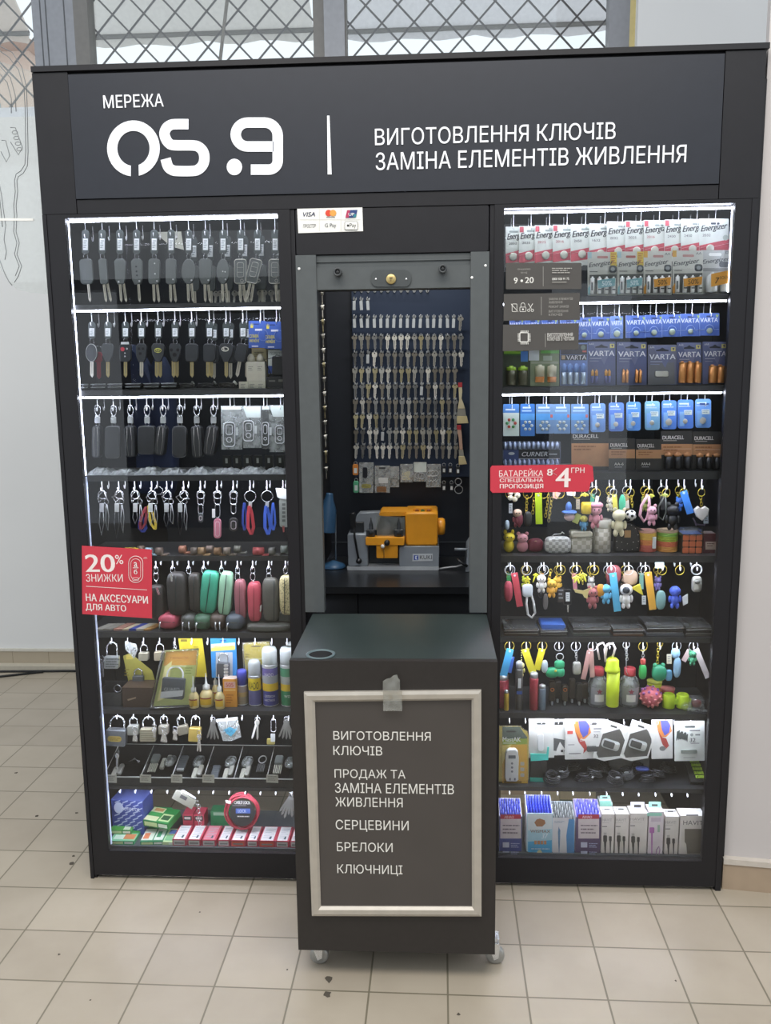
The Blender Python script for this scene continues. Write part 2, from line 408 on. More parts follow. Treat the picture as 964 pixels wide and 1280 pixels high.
# outside: awnings across the street side, a pale house
def awning(x0, x1, yy, zb, zt, label, cols):
    t = thing('awning', label, 'awning', (x0, yy, zb))
    bb = B(); n = len(cols)
    for i, c in enumerate(cols):
        f0, f1 = i / n, (i + 1) / n; h = zt - zb
        p = [(0, -1.1 * f0, h * f0), (x1 - x0, -1.1 * f0, h * f0), (x1 - x0, -1.1 * f1, h * f1), (0, -1.1 * f1, h * f1)]
        q = [(a, y2 + 0.02, z2 + 0.012) for a, y2, z2 in p]
        bb.add(p + q, [(0, 1, 2, 3), (4, 7, 6, 5), (0, 4, 5, 1), (2, 6, 7, 3), (1, 5, 6, 2), (0, 3, 7, 4)], c)
    part('canopy', bb, t)
    bb = B(); K = int((x1 - x0) / 0.12); vs = []
    for i in range(K + 1):
        x = (x1 - x0) * i / K; dz = -0.05 - 0.025 * abs(math.sin(i * 0.9)); vs += [(x, 0, 0.01), (x, 0.01 * math.sin(i * 1.7), dz)]
    bb.add(vs, [(2 * i, 2 * i + 2, 2 * i + 3, 2 * i + 1) for i in range(K)], cols[0]); part('valance', bb, t)
    bb = B(); bb.tube([(0, 0, 0), (x1 - x0, 0, 0)], 0.018, 'alum2'); part('front_bar', bb, t)
ya = 3.9
awning(at(108, 55, ya).x, at(392, 55, ya).x, ya, at(250, 42, ya).z, at(250, 42, ya).z + 0.75, 'beige awning outside the middle window pane, above the bright sky', ('#dcd8d4/0.9', '#e4dccf/0.9', '#d8d3ce/0.9', '#e2d8c6/0.9'))
awning(at(434, 48, ya).x, at(780, 44, ya).x, ya, at(600, 34, ya).z, at(600, 34, ya).z + 0.8, 'grey beige awning with frilled edge outside the wide window pane near the pillar', ('#e2e0e4/0.9', '#d6d3cc/0.9', '#e2d7ba/0.9', '#cfcac2/0.9'))
awning(-3.6, at(36, 40, ya).x, ya, at(18, 42, ya).z, at(18, 42, ya).z + 0.8, 'brownish awning outside the narrow window pane beside the clear key panel', ('#cfc2b8/0.9', '#dccbb4/0.9', '#e0ccb4/0.9'))
t = thing('house', 'pale pink house far outside, below the window awnings', 'building', (at(22, 60, 14).x, 14, 0))
part('wall', B().box((-7.5, 0, 0), (0.2, 4, 7.5), '#cdb3a2/0.9'), t)
bb = B(); bb.slab([(-7.9, 7.5), (0.5, 7.5), (-1.2, 8.6), (-6.4, 8.6)], -0.4, 4.4, '#9c7a66/0.9'); part('roof', bb, t)
bb = B()
for i in range(4): part('window', B().box((-6.8 + i * 1.8, -0.03, 5.2), (-5.8 + i * 1.8, 0.02, 6.6), '#7f8c98/0.2'), t)
# cable along the wall, left on the floor
solo('cable', B((0, 0, 0)).tube([(-2.2, YB - 0.13, 0.006), (-1.5, YB - 0.09, 0.006), (-1.25, YB - 0.085, 0.006), (-0.98, YB - 0.075, 0.006), (-0.9, YB - 0.07, 0.006), (-0.8, YB - 0.07, 0.006)], 0.006, 'rub').tube([(-2.2, YB - 0.2, 0.006), (-1.5, YB - 0.19, 0.006), (-1.22, YB - 0.17, 0.006), (-1.0, YB - 0.085, 0.006)], 0.006, 'rub'),
     'black cable lying on the floor along the white wall beside the kiosk', 'cable')
# ---- dirt marks on the tiles
b = B(); random.seed(3)
for x, y, s_ in ((411, 1224, 6), (409, 1243, 5), (20, 966, 3.2), (46, 1020, 3), (96, 1016, 3), (90, 1079, 4), (92, 1070, 2.4), (74, 1193, 2), (359, 1212, 1.4), (573, 1268, 2.4), (250, 1140, 1.4), (113, 1250, 1.2), (845, 1226, 1.6)):
    c = at(x, y, Z=0.0006); pts = []
    for i in range(9):
        a = 2 * PI * i / 9; rr_ = s_ * 0.0021 * random.uniform(0.55, 1.2); pts.append((c.x + rr_ * math.cos(a), c.y + rr_ * 1.1 * math.sin(a), 0.0006))
    b.add(pts, [tuple(range(9))], '#4d463c/0.8')
solo('dirt_speck', b, 'small dark dirt marks scattered on the beige floor tiles', 'dirt', kind='stuff')
# ---- clear panel engraved with a key, fixed to the outer edge of the kiosk
yp = 0.05
t = thing('acrylic_panel', 'clear acrylic panel engraved with a key outline beside the kiosk header', 'panel', at(60, 300, yp))
b = B(at(60, 300, yp)); pts = [(-60, 60), (41, 90), (46, 160), (53, 250), (63, 368), (40, 366), (22, 362), (12, 352), (0, 334), (-60, 250)]
b.prism(pts, 'acrylic', 0.004); part('sheet', b, t)
b = B(at(60, 300, yp)); b.z = -0.0045
en = '#6e7274/0.4'
for ln in ([(0, 58), (16, 66), (28, 84), (34, 110), (35, 140), (36, 190), (35, 208), (30, 217), (24, 221), (22, 226), (23, 240), (21, 258), (22, 270), (21, 290), (25, 304), (22, 318), (28, 333), (24, 345), (19, 353)],
           [(0, 64), (12, 72), (24, 88), (31, 112), (32.5, 140), (33, 190), (32, 206), (27, 214), (21, 218), (19, 226), (20, 240), (18, 258), (19, 270), (18, 290), (22, 304), (19, 318), (25, 333), (20, 345)],
           [(0, 230), (3, 245), (5, 262), (8, 282), (6, 300), (9, 315), (7, 325)], [(-10, 215), (-2, 228), (0, 245), (2, 262), (4, 284)],
           [(0, 324), (6, 340), (12, 352), (16, 357)], [(14, 160), (20, 160), (29, 185), (24, 194), (14, 178)], [(3, 176), (8, 176), (13, 195), (9, 203), (2, 190)], [(0, 82), (14, 98), (20, 120), (21, 140)], [(0, 92), (10, 104), (15, 124), (15, 142)]):
    b.wire(ln, 0.0011, en, d=-0.0042, n=4)
for i in range(4): b.wire(circ(19.5 + i * 1.9, 166 + i * 7, 3.4, 2.2, 10), 0.0009, en, True, d=-0.0042, n=4)
part('engraving', b, t)
b = B(at(60, 300, yp)); b.prism([(-60, 273), (43, 273.5), (43, 276.5), (-60, 276)], 'white', 0.003, d=-0.004); part('white_strip', b, t)
# ================================================================ KIOSK SHELL
H = 2.38; XR = 1.939; LX0, LX1, RX0, RX1 = 0.063, 0.656, 1.271, 1.880; ZB, ZT = 0.094, 1.988
# header sign
t = thing('kiosk_sign', 'wide dark header sign with white raised lettering across the kiosk top', 'sign', (0, 0, 2.0))
o = Vector((0, 0, 2.0))
part('header_body', B(o).box((0.0, 0.012, -0.0015), (XR, 0.27, 0.372), 'laminate').box((0.0, -0.006, 0.366), (XR + 0.006, 0.27, 0.38), 'laminate'), t)
part('sign_panel', B(o).box((0.1, -0.004, 0.037), (1.833, 0.012, 0.357), mat('signblack', '#21242d', 0.42, var=0.1, scale=30)), t)
part('end_panel', B(o).box((0.0, -0.001, -0.001), (0.098, 0.012, 0.364), 'laminate'), t)
part('end_panel', B(o).box((1.836, -0.001, -0.001), (XR, 0.012, 0.364), 'laminate'), t)
part('bottom_rail', B(o).box((0.1, 0.0, -0.001), (1.834, 0.012, 0.035), 'laminate'), t)
LTS = []
def newlt():
    global lt
    lt = B(o, -0.0045); LTS.append(lt)
newlt(); lt.t(130, 119.5, 205, 135.5, 'МЕРЕЖА', 'letter', 0.0, 0.012, thick=0.002, d=0)
newlt(); lt.t(469, 161, 769, 182, 'ВИГОТОВЛЕННЯ КЛЮЧІВ', 'letter', 0, 0.008, thick=0.002, d=0)
newlt(); lt.t(470, 191, 857, 213, 'ЗАМІНА ЕЛЕМЕНТІВ ЖИВЛЕННЯ', 'letter', 0, 0.008, thick=0.002, d=0)
newlt()
def zz(x, y): return (110 + x / 3.0125, 100 + y / 3.0125)
def band(P, w):
    """outline of a broad stroke along P (zoomed sign points)"""
    Lp, Rp = [], []
    for i, (x, y) in enumerate(P):
        a = P[max(i - 1, 0)]; c = P[min(i + 1, len(P) - 1)]; dx, dy = c[0] - a[0], c[1] - a[1]; l = math.hypot(dx, dy) or 1
        nx, ny = -dy / l * w / 2, dx / l * w / 2; Lp.append(zz(x + nx, y + ny)); Rp.append(zz(x - nx, y - ny))
    return Lp, Rp
def stroke(P, w):
    Lp, Rp = band(P, w); n = len(P)
    for i in range(n - 1):
        lt.prism([Lp[i], Lp[i + 1], Rp[i + 1], Rp[i]], 'letter', 0.002)
def smooth(P, k=5):
    o_ = []
    for i in range(len(P) - 1):
        p0, p1, p2, p3 = P[max(i - 1, 0)], P[i], P[i + 1], P[min(i + 2, len(P) - 1)]
        for j in range(k):
            q = j / k; o_.append(tuple(0.5 * (2 * p1[c] + (p2[c] - p0[c]) * q + (2 * p0[c] - 5 * p1[c] + 4 * p2[c] - p3[c]) * q * q + (3 * p1[c] - p0[c] - 3 * p2[c] + p3[c]) * q ** 3) for c in (0, 1)))
    return o_ + [P[-1]]
for i in range(40):
    def oq(q, ri, a0, a1): a_ = math.radians(a0 + (a1 - a0) * q); return zz(172 + ri[0] * math.cos(a_), 258 + ri[1] * math.sin(a_))
    u0, u1 = i / 40, (i + 1) / 40; ro, ri = (99, 105), (61, 66)
    lt.prism([oq(u0, ro, 96, 438), oq(u1, ro, 96, 438), oq(u1, ri, 99.5, 431), oq(u0, ri, 99.5, 431)], 'letter', 0.002)
S1 = [(379, 167), (345, 167)] + [(312 + 24 * math.cos(math.radians(a)), 203 - 36 * math.sin(math.radians(a))) for a in range(90, 271, 15)] + [(345, 245), (385, 247)]
S1 = [(379, 167), (330, 167), (312, 170), (297, 181), (289, 200), (293, 220), (305, 238), (325, 246), (395, 247), (418, 253), (434, 270), (439, 294), (434, 318), (418, 336), (395, 343), (335, 343), (315, 338), (302, 326), (293, 297)]
newlt(); stroke(smooth(S1), 39); newlt()
def arc(cx, cy, r, a0, a1, n=9): return [(cx + r * math.cos(math.radians(a0 + (a1 - a0) * q / n)), cy + r * math.sin(math.radians(a0 + (a1 - a0) * q / n))) for q in range(n + 1)]
stroke([(614, 338)] + arc(681, 304, 34, 90, 0) + arc(665, 211, 50, 0, -90) + arc(602, 206, 45, -90, -270, 16) + [(700, 251)], 39)
newlt(); lt.prism([zz(*p) for p in circ(552, 328, 29, 31, 20)], 'letter', 0.002)
newlt(); lt.prism([zz(901, 135), zz(910, 135), zz(918, 356), zz(903, 356)], 'letter', 0.002)
for lt in LTS: part('lettering', lt, t, 'white raised lettering')
# centre bay: upper panel, shutter frame, filler boards
t = thing('service_bay', 'grey framed service window between the two glass cases', 'service window', (0.70, 0, 0))
o = Vector((0.70, 0, 0))
b = B(o); b.box((0.003, 0.002, 1.877), (0.531, 0.02, 1.9975), 'laminate', 0.003); part('upper_panel', b, t)
part('top_box', B(o).box((0.003, 0.021, 1.8), (0.531, 0.24, 1.9975), 'blackin'), t)
b = B(o)
for x0, x1 in ((0.0025, 0.0585), (0.4815, 0.5315)): part('side_rail', B(o).box((x0, -0.004, 0.866), (x1, 0.03, 1.876), 'shutter'), t)
part('top_rail', B(o).box((0.0585, 0.0, 1.783), (0.4815, 0.03, 1.842), 'shutter'), t)
part('slat', B(o).box((0.0585, 0.008, 1.843), (0.4815, 0.03, 1.875), mat('slatgrey', '#565a5b', 0.5, 0.25)).box((0.0585, 0.004, 1.857), (0.4815, 0.012, 1.860), 'shutter'), t)
b = B(o, -0.001); b.prism(rr(464, 337.5, 514, 358.5, 8, 4), '#4d5152/0.5/0.3', 0.003, d=0.0); p = part('lock_plate', b, t)
b = B(o, -0.004); b.z = 0; b.stud(489, 349, 6.3, 0.006, 'brass', 0); b.z = -0.0062; b.r(487, 347, 491, 348.5, '#5a4a2a').r(488.6, 348, 489.4, 352, '#5a4a2a'); part('lock_cylinder', b, p, 'brass lock cylinder')
for x in (470, 508): b = B(o, -0.004); b.stud(x, 349, 1.2, 0.002, 'chrome', 0); part('screw', b, p)
for x, y in ((423, 341), (553.5, 337)):
    b = B(o, -0.001); q = b.L(x, y); 
    b.tube([q, q + Vector((0, -0.02, 0))], 0.011, '#2c2e30'); b.lathe(q + Vector((0, -0.02, 0)), [(0.012, 0), (0.012, -0.003), (0.007, -0.003), (0.007, 0.0)], '#3c3f41', 16, 'y', False); part('stop_knob', b, t)
for x, y in ((374, 336), (607, 332), (590, 347)):
    b = B(o, -0.004); b.stud(x, y, 1.7, 0.002, '#e8e8e6', 0); part('screw', b, t)
# card payment sticker on the upper panel
so = at(412, 274, 0.002); b = B(so, 0.0015); b.card([(371.5, 259.5), (453, 257.8), (454, 289), (373, 291.5)], 'white', 0.0008)
g = '#d4d3cc'
for x in (399, 426): b.r(x, 261, x + 0.6, 289, g)
b.r(375, 274.4, 451, 275, g)
b.t(379, 265.5, 394, 271, 'VISA', '#22284e', 0, 0.02, 0.25).t(379, 280.5, 395, 285, 'ПРОСТІР', '#555', 0, 0, 0.2)
b.e(411, 266.5, 4.1, '#d9452f').e(416.5, 266.5, 4.1, '#e0a04a').r(408, 271.4, 419, 272, '#555')
b.t(406.5, 279.5, 420.5, 285.5, 'G Pay', '#55585c')
b.face([(434, 263), (447, 262.5), (445, 272), (432, 272.5)], '#2b3f78').face([(434, 263), (438, 263), (436, 272.3), (432, 272.5)], '#b3355a').face([(442.5, 268), (446, 268), (445, 272), (441.5, 272)], '#2f7d8a').t(436, 266.5, 443, 270, 'UP', 'white', 0, 0.02)
b.face(rr(431, 277, 447.5, 287.5, 1.5), '#777').face(rr(431.5, 277.5, 447, 287, 1.3), 'white'); b.e(435.3, 282.3, 1.5, '#222').t(437.5, 279.5, 445.5, 286, 'Pay', '#333')
solo('payment_sticker', b, 'cream sticker with six card payment marks above the service window', 'sticker')
# kiosk room behind the cases
b = B((0, 0.9, 0)); b.box((0, 0, 0.0), (XR, 0.018, 2.37), mat('panelblue', '#20242c', 0.5)); b.box((0.0, -0.002, 0.893), (XR, 0.0, 0.897), '#454a50')
solo('back_partition', b, 'dark back partition inside the kiosk behind the hanging keys', 'partition')
for x, nm in ((0.0, 'dark side partition of the kiosk on the key case side'), (XR - 0.018, 'dark side partition of the kiosk next to the pillar')):
    solo('side_partition', B((x, 0.265, 0)).box((0, 0, 0), (0.018, 0.63, 2.37), 'blackin'), nm, 'partition')
for x, nm in ((0.662, 'dark inner wall strip behind the grey frame on the lamp side'), (1.262, 'dark inner wall strip behind the grey frame on the brush side')):
    solo('inner_partition', B((x, 0.45, 0.86)).box((0, 0, 0), (0.014, 0.44, 1.19), 'blackin'), nm, 'partition')
solo('filler_board', B((XR + 0.001, 0.02, 0.1)).box((0, 0, 0), (0.012, 0.14, 2.2), 'laminate'), 'narrow dark filler board between the battery case and the pillar', 'board')
# worktop and the cupboard under it
solo('worktop', B((0.68, 0.4, 0.815)).box((0, 0, 0), (0.58, 0.49, 0.024), mat('worktop', '#1d1f22', 0.3, var=0.15)), 'black worktop under the key cutting machine', 'worktop')
t = thing('base_cupboard', 'dark cupboard under the worktop seen through the service window', 'cupboard', (0.68, 0.42, 0))
part('carcass', B().box((0, 0.02, 0.05), (0.58, 0.46, 0.812), 'blackin'), t)
for x0, x1 in ((0.002, 0.138), (0.142, 0.578)): part('door', B().box((x0, 0, 0.06), (x1, 0.018, 0.808), mat('doorblack', '#16181b', 0.4) if 'doorblack' not in MC else 'doorblack'), t)
# ================================================================ COUNTER
cy0 = -0.42
t = thing('counter', 'black wheeled counter with a framed service list, in front of the service window', 'counter', (0.976, -0.2, 0))
o = Vector((0.976, -0.2, 0)); cx0, cx1 = 0.7235, 1.2305
part('body', B(o).box((cx0 + 0.016 - o.x, cy0 + 0.018 - o.y, 0.082), (cx1 - 0.016 - o.x, -0.012 - o.y, 0.846), 'laminate'), t)
for x in (cx0, cx1 - 0.016): part('side_panel', B(o).box((x - o.x, cy0 + 0.004 - o.y, 0.08), (x + 0.016 - o.x, -0.01 - o.y, 0.846), 'laminate'), t)
part('front_panel', B(o).box((cx0 - o.x, cy0 - o.y, 0.08), (cx1 - o.x, cy0 + 0.018 - o.y, 0.8622), mat('counterfront', '#2b2725', 0.5, var=0.14, scale=60)), t)
part('countertop', B(o).box((cx0 - o.x, cy0 + 0.0185 - o.y, 0.8465), (cx1 - o.x, -0.008 - o.y, 0.8625), mat('countertop', '#2e3735', 0.38, var=0.12, scale=50), 0.0015), t)
g = at(401, 818.5, Z=0.8625) - o
p = part('grommet', B(o).lathe((g.x, g.y, 0.8625), [(0.036, 0), (0.037, 0.0025), (0.034, 0.004), (0.030, 0.003), (0.0295, 0.0004)], '#5f6f72/0.35', 28, 'z', False), t, 'grey ring of the cable hole')
part('hole', B(o).lathe((g.x, g.y, 0.8626), [(0.0, 0.0004), (0.0296, 0.0004)], '#050506/0.9', 28, 'z', False), p)
# snap frame with the poster
F = cy0 - 0.0005
fo = [(380.5, 864), (601.5, 861.5), (601.8, 1143), (390.5, 1142.5)]; fi = [(394, 876.5), (589.5, 874), (590, 1132), (401.5, 1131.5)]
fr = None
for i in range(4):
    b = B(o, F); q = [fo[i], fo[(i + 1) % 4], fi[(i + 1) % 4], fi[i]]
    w = [b.L(*p_) for p_ in q]; mid = [w[0].lerp(w[3], 0.5), w[1].lerp(w[2], 0.5)]
    n = [w[0], w[1], w[2], w[3]]; lift = Vector((0, -0.012, 0)); lo = Vector((0, -0.003, 0))
    a0, a1, c0, c1 = w[0], w[1], w[3], w[2]
    rings = [(a0, a1), (a0 + lift * 0.7, a1 + lift * 0.7), (a0.lerp(c0, 0.3) + lift, a1.lerp(c1, 0.3) + lift), (a0.lerp(c0, 0.75) + lift * 0.9, a1.lerp(c1, 0.75) + lift * 0.9), (c0 + lift * 0.4, c1 + lift * 0.4), (c0, c1)]
    vs = [v for r_ in rings for v in r_]
    b.add(vs, [(2 * k, 2 * k + 1, 2 * k + 3, 2 * k + 2) for k in range(5)] + [(0, 2, 4, 6, 8, 10), (1, 11, 9, 7, 5, 3)], mat('snapframe', '#bdb6ab', 0.35, 0.35) if 'snapframe' not in MC else 'snapframe')
    pp = part('poster_frame', b, t, 'silver snap frame rail')
b = B(o, F - 0.001); b.card([(393, 875.5), (590.5, 873), (591, 1133), (400.5, 1132.5)], mat('poster', '#4b4643', 0.4, var=0.06, scale=12), 0.0008)
for x0, y0, x1, y1, s_ in ((417, 913.5, 538.5, 924.5, 'ВИГОТОВЛЕННЯ'), (417, 932, 478, 943.5, 'КЛЮЧІВ'), (418.5, 961, 507, 974, 'ПРОДАЖ ТА'), (419, 978, 567.5, 990.5, 'ЗАМІНА ЕЛЕМЕНТІВ'), (419.5, 996, 503.5, 1007.5, 'ЖИВЛЕННЯ'), (420, 1024, 511, 1038.5, 'СЕРЦЕВИНИ'), (421.5, 1052, 491, 1063.5, 'БРЕЛОКИ'), (422, 1079.5, 503.5, 1093, 'КЛЮЧНИЦІ')):
    b.t(x0, y0, x1, y1, s_, '#ece9e2', 0, 0.0)
part('poster', b, t, 'dark grey poster listing services in white')
b = B(o, F - 0.0015)
b.prism([(479, 849), (484, 846), (488, 845.5), (492, 842), (497, 841), (498, 846), (500, 847), (500.5, 861), (503, 862), (503, 886), (479.5, 886)], glassy('tape', (0.9, 0.88, 0.84, 1), 2.0, 0.25, white=0.12), 0.0006, d=-0.0125); part('tape', b, t, 'strip of clear tape over the frame')
for x, y in ((at(397, 1203, Z=0).x, at(397, 1203, Z=0).y), (at(616, 1203, Z=0).x, at(616, 1203, Z=0).y), (0.757, -0.06), (1.222, -0.06)):
    b = B(o); c = Vector((x - o.x, y - o.y, 0)); 
    b.box((c.x - 0.016, c.y - 0.016, 0.0775), (c.x + 0.016, c.y + 0.016, 0.0805), 'chrome'); b.lathe((c.x, c.y, 0.06), [(0.01, 0), (0.012, 0.018)], 'chrome', 12)
    p = part('caster', b, t, 'chrome caster')
    b = B(o)
    for s_ in (-1, 1): b.slab([(c.x - 0.014, 0.064), (c.x + 0.018, 0.064), (c.x + 0.014, 0.022), (c.x + 0.002, 0.016)], c.y + s_ * 0.012 - 0.0015, c.y + s_ * 0.012 + 0.0015, 'chrome')
    part('fork', b, p)
    b = B(o); b.lathe((c.x + 0.006, c.y - 0.009, 0.025), [(0.02, 0), (0.0245, 0.003), (0.0245, 0.015), (0.02, 0.018)], '#a5a5a2/0.3/0.5', 20, 'y'); part('wheel', b, p)
# ================================================================ GLASS CASES
LT = [1.988, 1.742, 1.497, 1.251, 1.012, 0.775, 0.532, 0.285]; LB = [1.756, 1.515, 1.267, 1.027, 0.792, 0.545, 0.295, 0.094]
RTT = [1.985, 1.741, 1.492, 1.247, 1.007, 0.767, 0.530, 0.298]; RB = [1.756, 1.510, 1.269, 1.026, 0.782, 0.547, 0.311, 0.094]
HKY = {'L': [289, 404, 511, 615, 709, 806, 895, 990], 'R': [284, 392, 505, 612, 708, 803, 893, 992]}
HKX = {'L': [[107, 128, 150, 171, 193, 214, 236, 257, 279, 301, 322, 344], [115, 135, 157, 177, 198, 219, 240, 262, 283, 304, 326, 346],
             [122, 142, 163, 184, 204, 225, 246, 267, 288, 308, 330, 351], [128, 149, 169, 190, 209, 230, 251, 272, 292, 313, 334, 354],
             [133, 154, 175, 195, 216, 236, 255, 277, 297, 316, 336, 357], [140, 160, 180, 200, 219, 240, 260, 279, 299, 319, 340, 359],
             [147, 167, 186, 205, 225, 245, 265, 284, 303, 322, 342, 361], [151, 170, 190, 210, 228, 249, 267, 287, 307, 326, 345, 365]],
       'R': [[642, 664, 687, 709, 732, 756, 778, 801, 824, 848, 871, 894], [641, 663, 685, 707, 729, 752, 774, 797, 820, 842, 865, 888],
             [640, 661, 683, 705, 727, 749, 770, 793, 815, 837, 859, 881], [638, 660, 680, 700, 722, 745, 767, 788, 811, 833, 855, 877],
             [638, 659, 680, 701, 721, 743, 764, 786, 807, 828, 850, 871], [637, 658, 678, 699, 720, 741, 762, 783, 804, 825, 846, 867],
             [637, 657, 677, 698, 718, 739, 760, 780, 801, 822, 843, 864], [637, 656, 677, 697, 716, 737, 758, 778, 798, 819, 839, 859]]}
YH = 0.078; YI = 0.0715
def hook_mesh():
    b = B(); b.tube([(0, 0, 0), (0, 0, -0.034), (0, -0.002, -0.040), (0, -0.006, -0.043), (0, -0.010, -0.040), (0, -0.011, -0.032)], 0.0013, 'wire', n=6); return b.mesh('hook')
HOOK = hook_mesh()
def hx(side, row, k): return at(HKX[side][row - 1][k], HKY[side][row - 1], YH).x
def hpos(side, row, k):
    """where a thing hangs on that hook"""
    return Vector((hx(side, row, k), YI, (LT if side == 'L' else RTT)[row - 1] - 0.0405 + (0.0085 if row > 3 else 0)))
def case(side, x0, x1, gx0, gx1, tops, bots, label):
    t = thing('display_case', label, 'display case', (x0, 0, 0)); o = Vector((x0, 0, 0)); w = x1 - x0
    for a in (0.0, w - 0.018): part('side_panel', B(o).box((a, 0.004, 0.0), (a + 0.018, 0.262, 1.998), 'laminate'), t)
    part('plinth', B(o).box((0.018, 0.03, 0.0), (w - 0.018, 0.262, ZB - 0.016), 'laminate'), t)
    part('case_floor', B(o).box((0.019, 0.03, ZB - 0.015), (w - 0.019, 0.262, ZB), mat('case_floor', '#62676a', 0.4) if 'case_floor' not in MC else 'case_floor'), t)
    top = part('case_top', B(o).box((0.019, 0.022, ZT + 0.001), (w - 0.019, 0.262, 1.998), 'blackin'), t)
    d = part('door_frame', B(o).box((0.012, 0, 0.012), (gx0 - x0, 0.018, 1.998), 'black').box((gx1 - x0, 0, 0.012), (w - 0.012, 0.018, 1.998), 'black')
             .box((gx0 - x0, 0, ZT), (gx1 - x0, 0.018, 1.998), 'black').box((gx0 - x0, 0, 0.012), (gx1 - x0, 0.018, ZB), 'black'), t)
    part('edge_strip', B(o).box((-0.0 if side == 'L' else w - 0.016, -0.002, 0.0), (0.011 if side == 'L' else w, 0.004, 1.998), 'laminate'), t)
    part('glass_pane', B(o).add([(gx0 - x0, 0.0012, ZB), (gx1 - x0, 0.0012, ZB), (gx1 - x0, 0.0012, ZT), (gx0 - x0, 0.0012, ZT)], [(0, 1, 2, 3)], 'glass'), d)
    part('back_glass', B(o).add([(0.018, 0.256, ZB), (w - 0.018, 0.256, ZB), (w - 0.018, 0.256, ZT), (0.018, 0.256, ZT)], [(0, 1, 2, 3)], 'glassback'), t)
    ex = 0.0205 if side == 'L' else w - 0.0255
    part('led_strip', B(o).box((gx0 - x0 - 0.003 if side == 'L' else gx1 - x0 - 0.0006, 0.021, 1.27 if side == 'L' else 1.76), (gx0 - x0 + 0.0002 if side == 'L' else gx1 - x0 + 0.003, 0.027, ZT - 0.004), 'ledside'), t, 'thin upright strip light')
    if side == 'L': part('led_strip', B(o).box((gx0 - x0 - 0.003, 0.021, ZB + .01), (gx0 - x0 + 0.0015, 0.027, 1.265), 'panelglow'), t, 'dim lower part of the upright strip light')  # glow of the lit side panel, added as a faint emissive strip
    back = B(o)
    for r_ in range(8):
        zu = tops[r_]
        if r_ == 0: sh = top
        else:
            zt = bots[r_ - 1]
            lip = 0.0085 if r_ >= 3 else 0.0
            b = B(o); b.box((0.0188, 0.03, zu + lip), (w - 0.0188, 0.25, zt), mat('shelfboard', '#3a3b3c', 0.45, var=0.1) if 'shelfboard' not in MC else 'shelfboard', 0.0)
            if lip: b.box((0.0188, 0.03, zu), (w - 0.0188, 0.0335, zu + lip), 'shelfboard')
            sh = part('shelf', b, t); zu += lip
        part('led_strip', B(o).box((gx0 - x0 - 0.002, 0.034, zu - (0.0075 if r_ > 2 else 0.0052)), (gx1 - x0 + 0.001, 0.046 if r_ > 2 else 0.041, zu - 0.0003), 'led' if r_ > 2 else 'led_top'), sh, 'white strip light under the board')
        for k in range(12):
            x = hx(side, r_ + 1, k)
            if not gx0 + 0.004 < x < gx1 - 0.004: continue
            h = part('hook', HOOK, sh, 'white wire hook'); h.location = (x - x0, YH, zu)
            if r_ < 5:
                v = [Vector(q.co) + Vector((x - x0 - 0.001, 0.135, zu)) for q in HOOK.vertices]
                back.add(v, [tuple(p.vertices) for p in HOOK.polygons], 'wire', True)
    part('hook', back, t, 'second line of white wire hooks further back', 'stuff')
    return t
case('L', 0.0, 0.7015, LX0, LX1, LT, LB, 'glass display case full of car keys, padlocks and pouches')
case('R', 1.2335, XR, RX0, RX1, RTT, RB, 'glass display case full of batteries, key charms and cable boxes')
# ---------------------------------------------------------------- stickers on the glass
YS = -0.0022
def sticker(px, py, pts, m, label, draw, name='sticker'):
    o = at(px, py, YS); b = B(o); b.card(pts, m, 0.0006); draw(b); return solo(name, b, label, 'sticker')
mat('red', '#cc3a4a', 0.45, var=0.03)
def d20(b):
    w = '#f2e6e2'
    b.t(108, 693, 144, 715, '20', w, 0.0, 0.03); b.t(144.5, 693.5, 154.5, 705, '%', w); b.t(108, 717.5, 154, 727, 'ЗНИЖКИ', w)
    b.face([(108, 732.3), (184, 737), (184, 737.6), (108, 733)], w)
    b.t(108, 741.5, 185, 751, 'НА АКСЕСУАРИ', w, -0.045, 0.025); b.t(108, 754, 158, 763.5, 'ДЛЯ АВТО', w, -0.045, 0.025)
    for rx, ry, q in ((8.8, 16.5, 0.0010), (6.1, 13, 0.0007)): b.wire(rr(170 - rx, 711.5 - ry, 170 + rx, 711.5 + ry, rx * 0.95, 5), q, w, True, d=b.z, n=4)
    b.t(168, 702.5, 172, 708.5, 'a', w, 0, 0.03); b.t(168, 711.5, 172, 717.5, 'б', w, 0, 0.03); b.r(166.5, 709.2, 173.5, 710, w); b.wire(rr(166, 722, 174, 725.5, 1.6), 0.0006, w, True, d=b.z, n=4)
    for q in (1.2, 2.6): b.wire(circ(182, 699, q, q, 6, 200, 340), 0.0005, w, d=b.z, n=4)
sticker(146, 728, [(102.5, 682), (190, 687), (190, 773), (103, 767.5)], 'red', 'red square discount sticker with white percent lettering on the key case glass', d20, 'discount_sticker')
def dprice(b):
    w = '#f4e4e0'
    b.t(624, 586, 679, 595.5, 'БАТАРЕЙКА', w, 0); b.r(624, 596, 679, 596.5, w)
    b.t(625, 598, 679, 603.5, 'СПЕЦІАЛЬНА', w, 0, 0.03); b.t(625, 605, 679, 611.5, 'ПРОПОЗИЦІЯ', w, 0, 0.03)
    b.t(684, 586, 690.5, 594.5, '8', w, 0, 0.03); b.wire([(696, 585), (690, 590), (696, 594)], 0.0006, w, d=b.z, n=4)
    b.t(695, 585, 712.5, 609, '4', w, 0, 0.03); b.t(714, 584.5, 730.5, 591, 'ГРН', w, 0, 0.01)
sticker(678, 599, [(615, 582), (735, 580.5), (741, 583), (742.5, 601), (738, 604), (737, 612), (734, 614.5), (616, 616), (613, 613), (613, 585)], 'red', 'red sticker with a large white price on the battery case glass', dprice, 'price_sticker')
gry = mat('stickgrey', '#4d4a47', 0.45, var=0.03); wt = '#e6e4de'; dm = '#a7a49e'
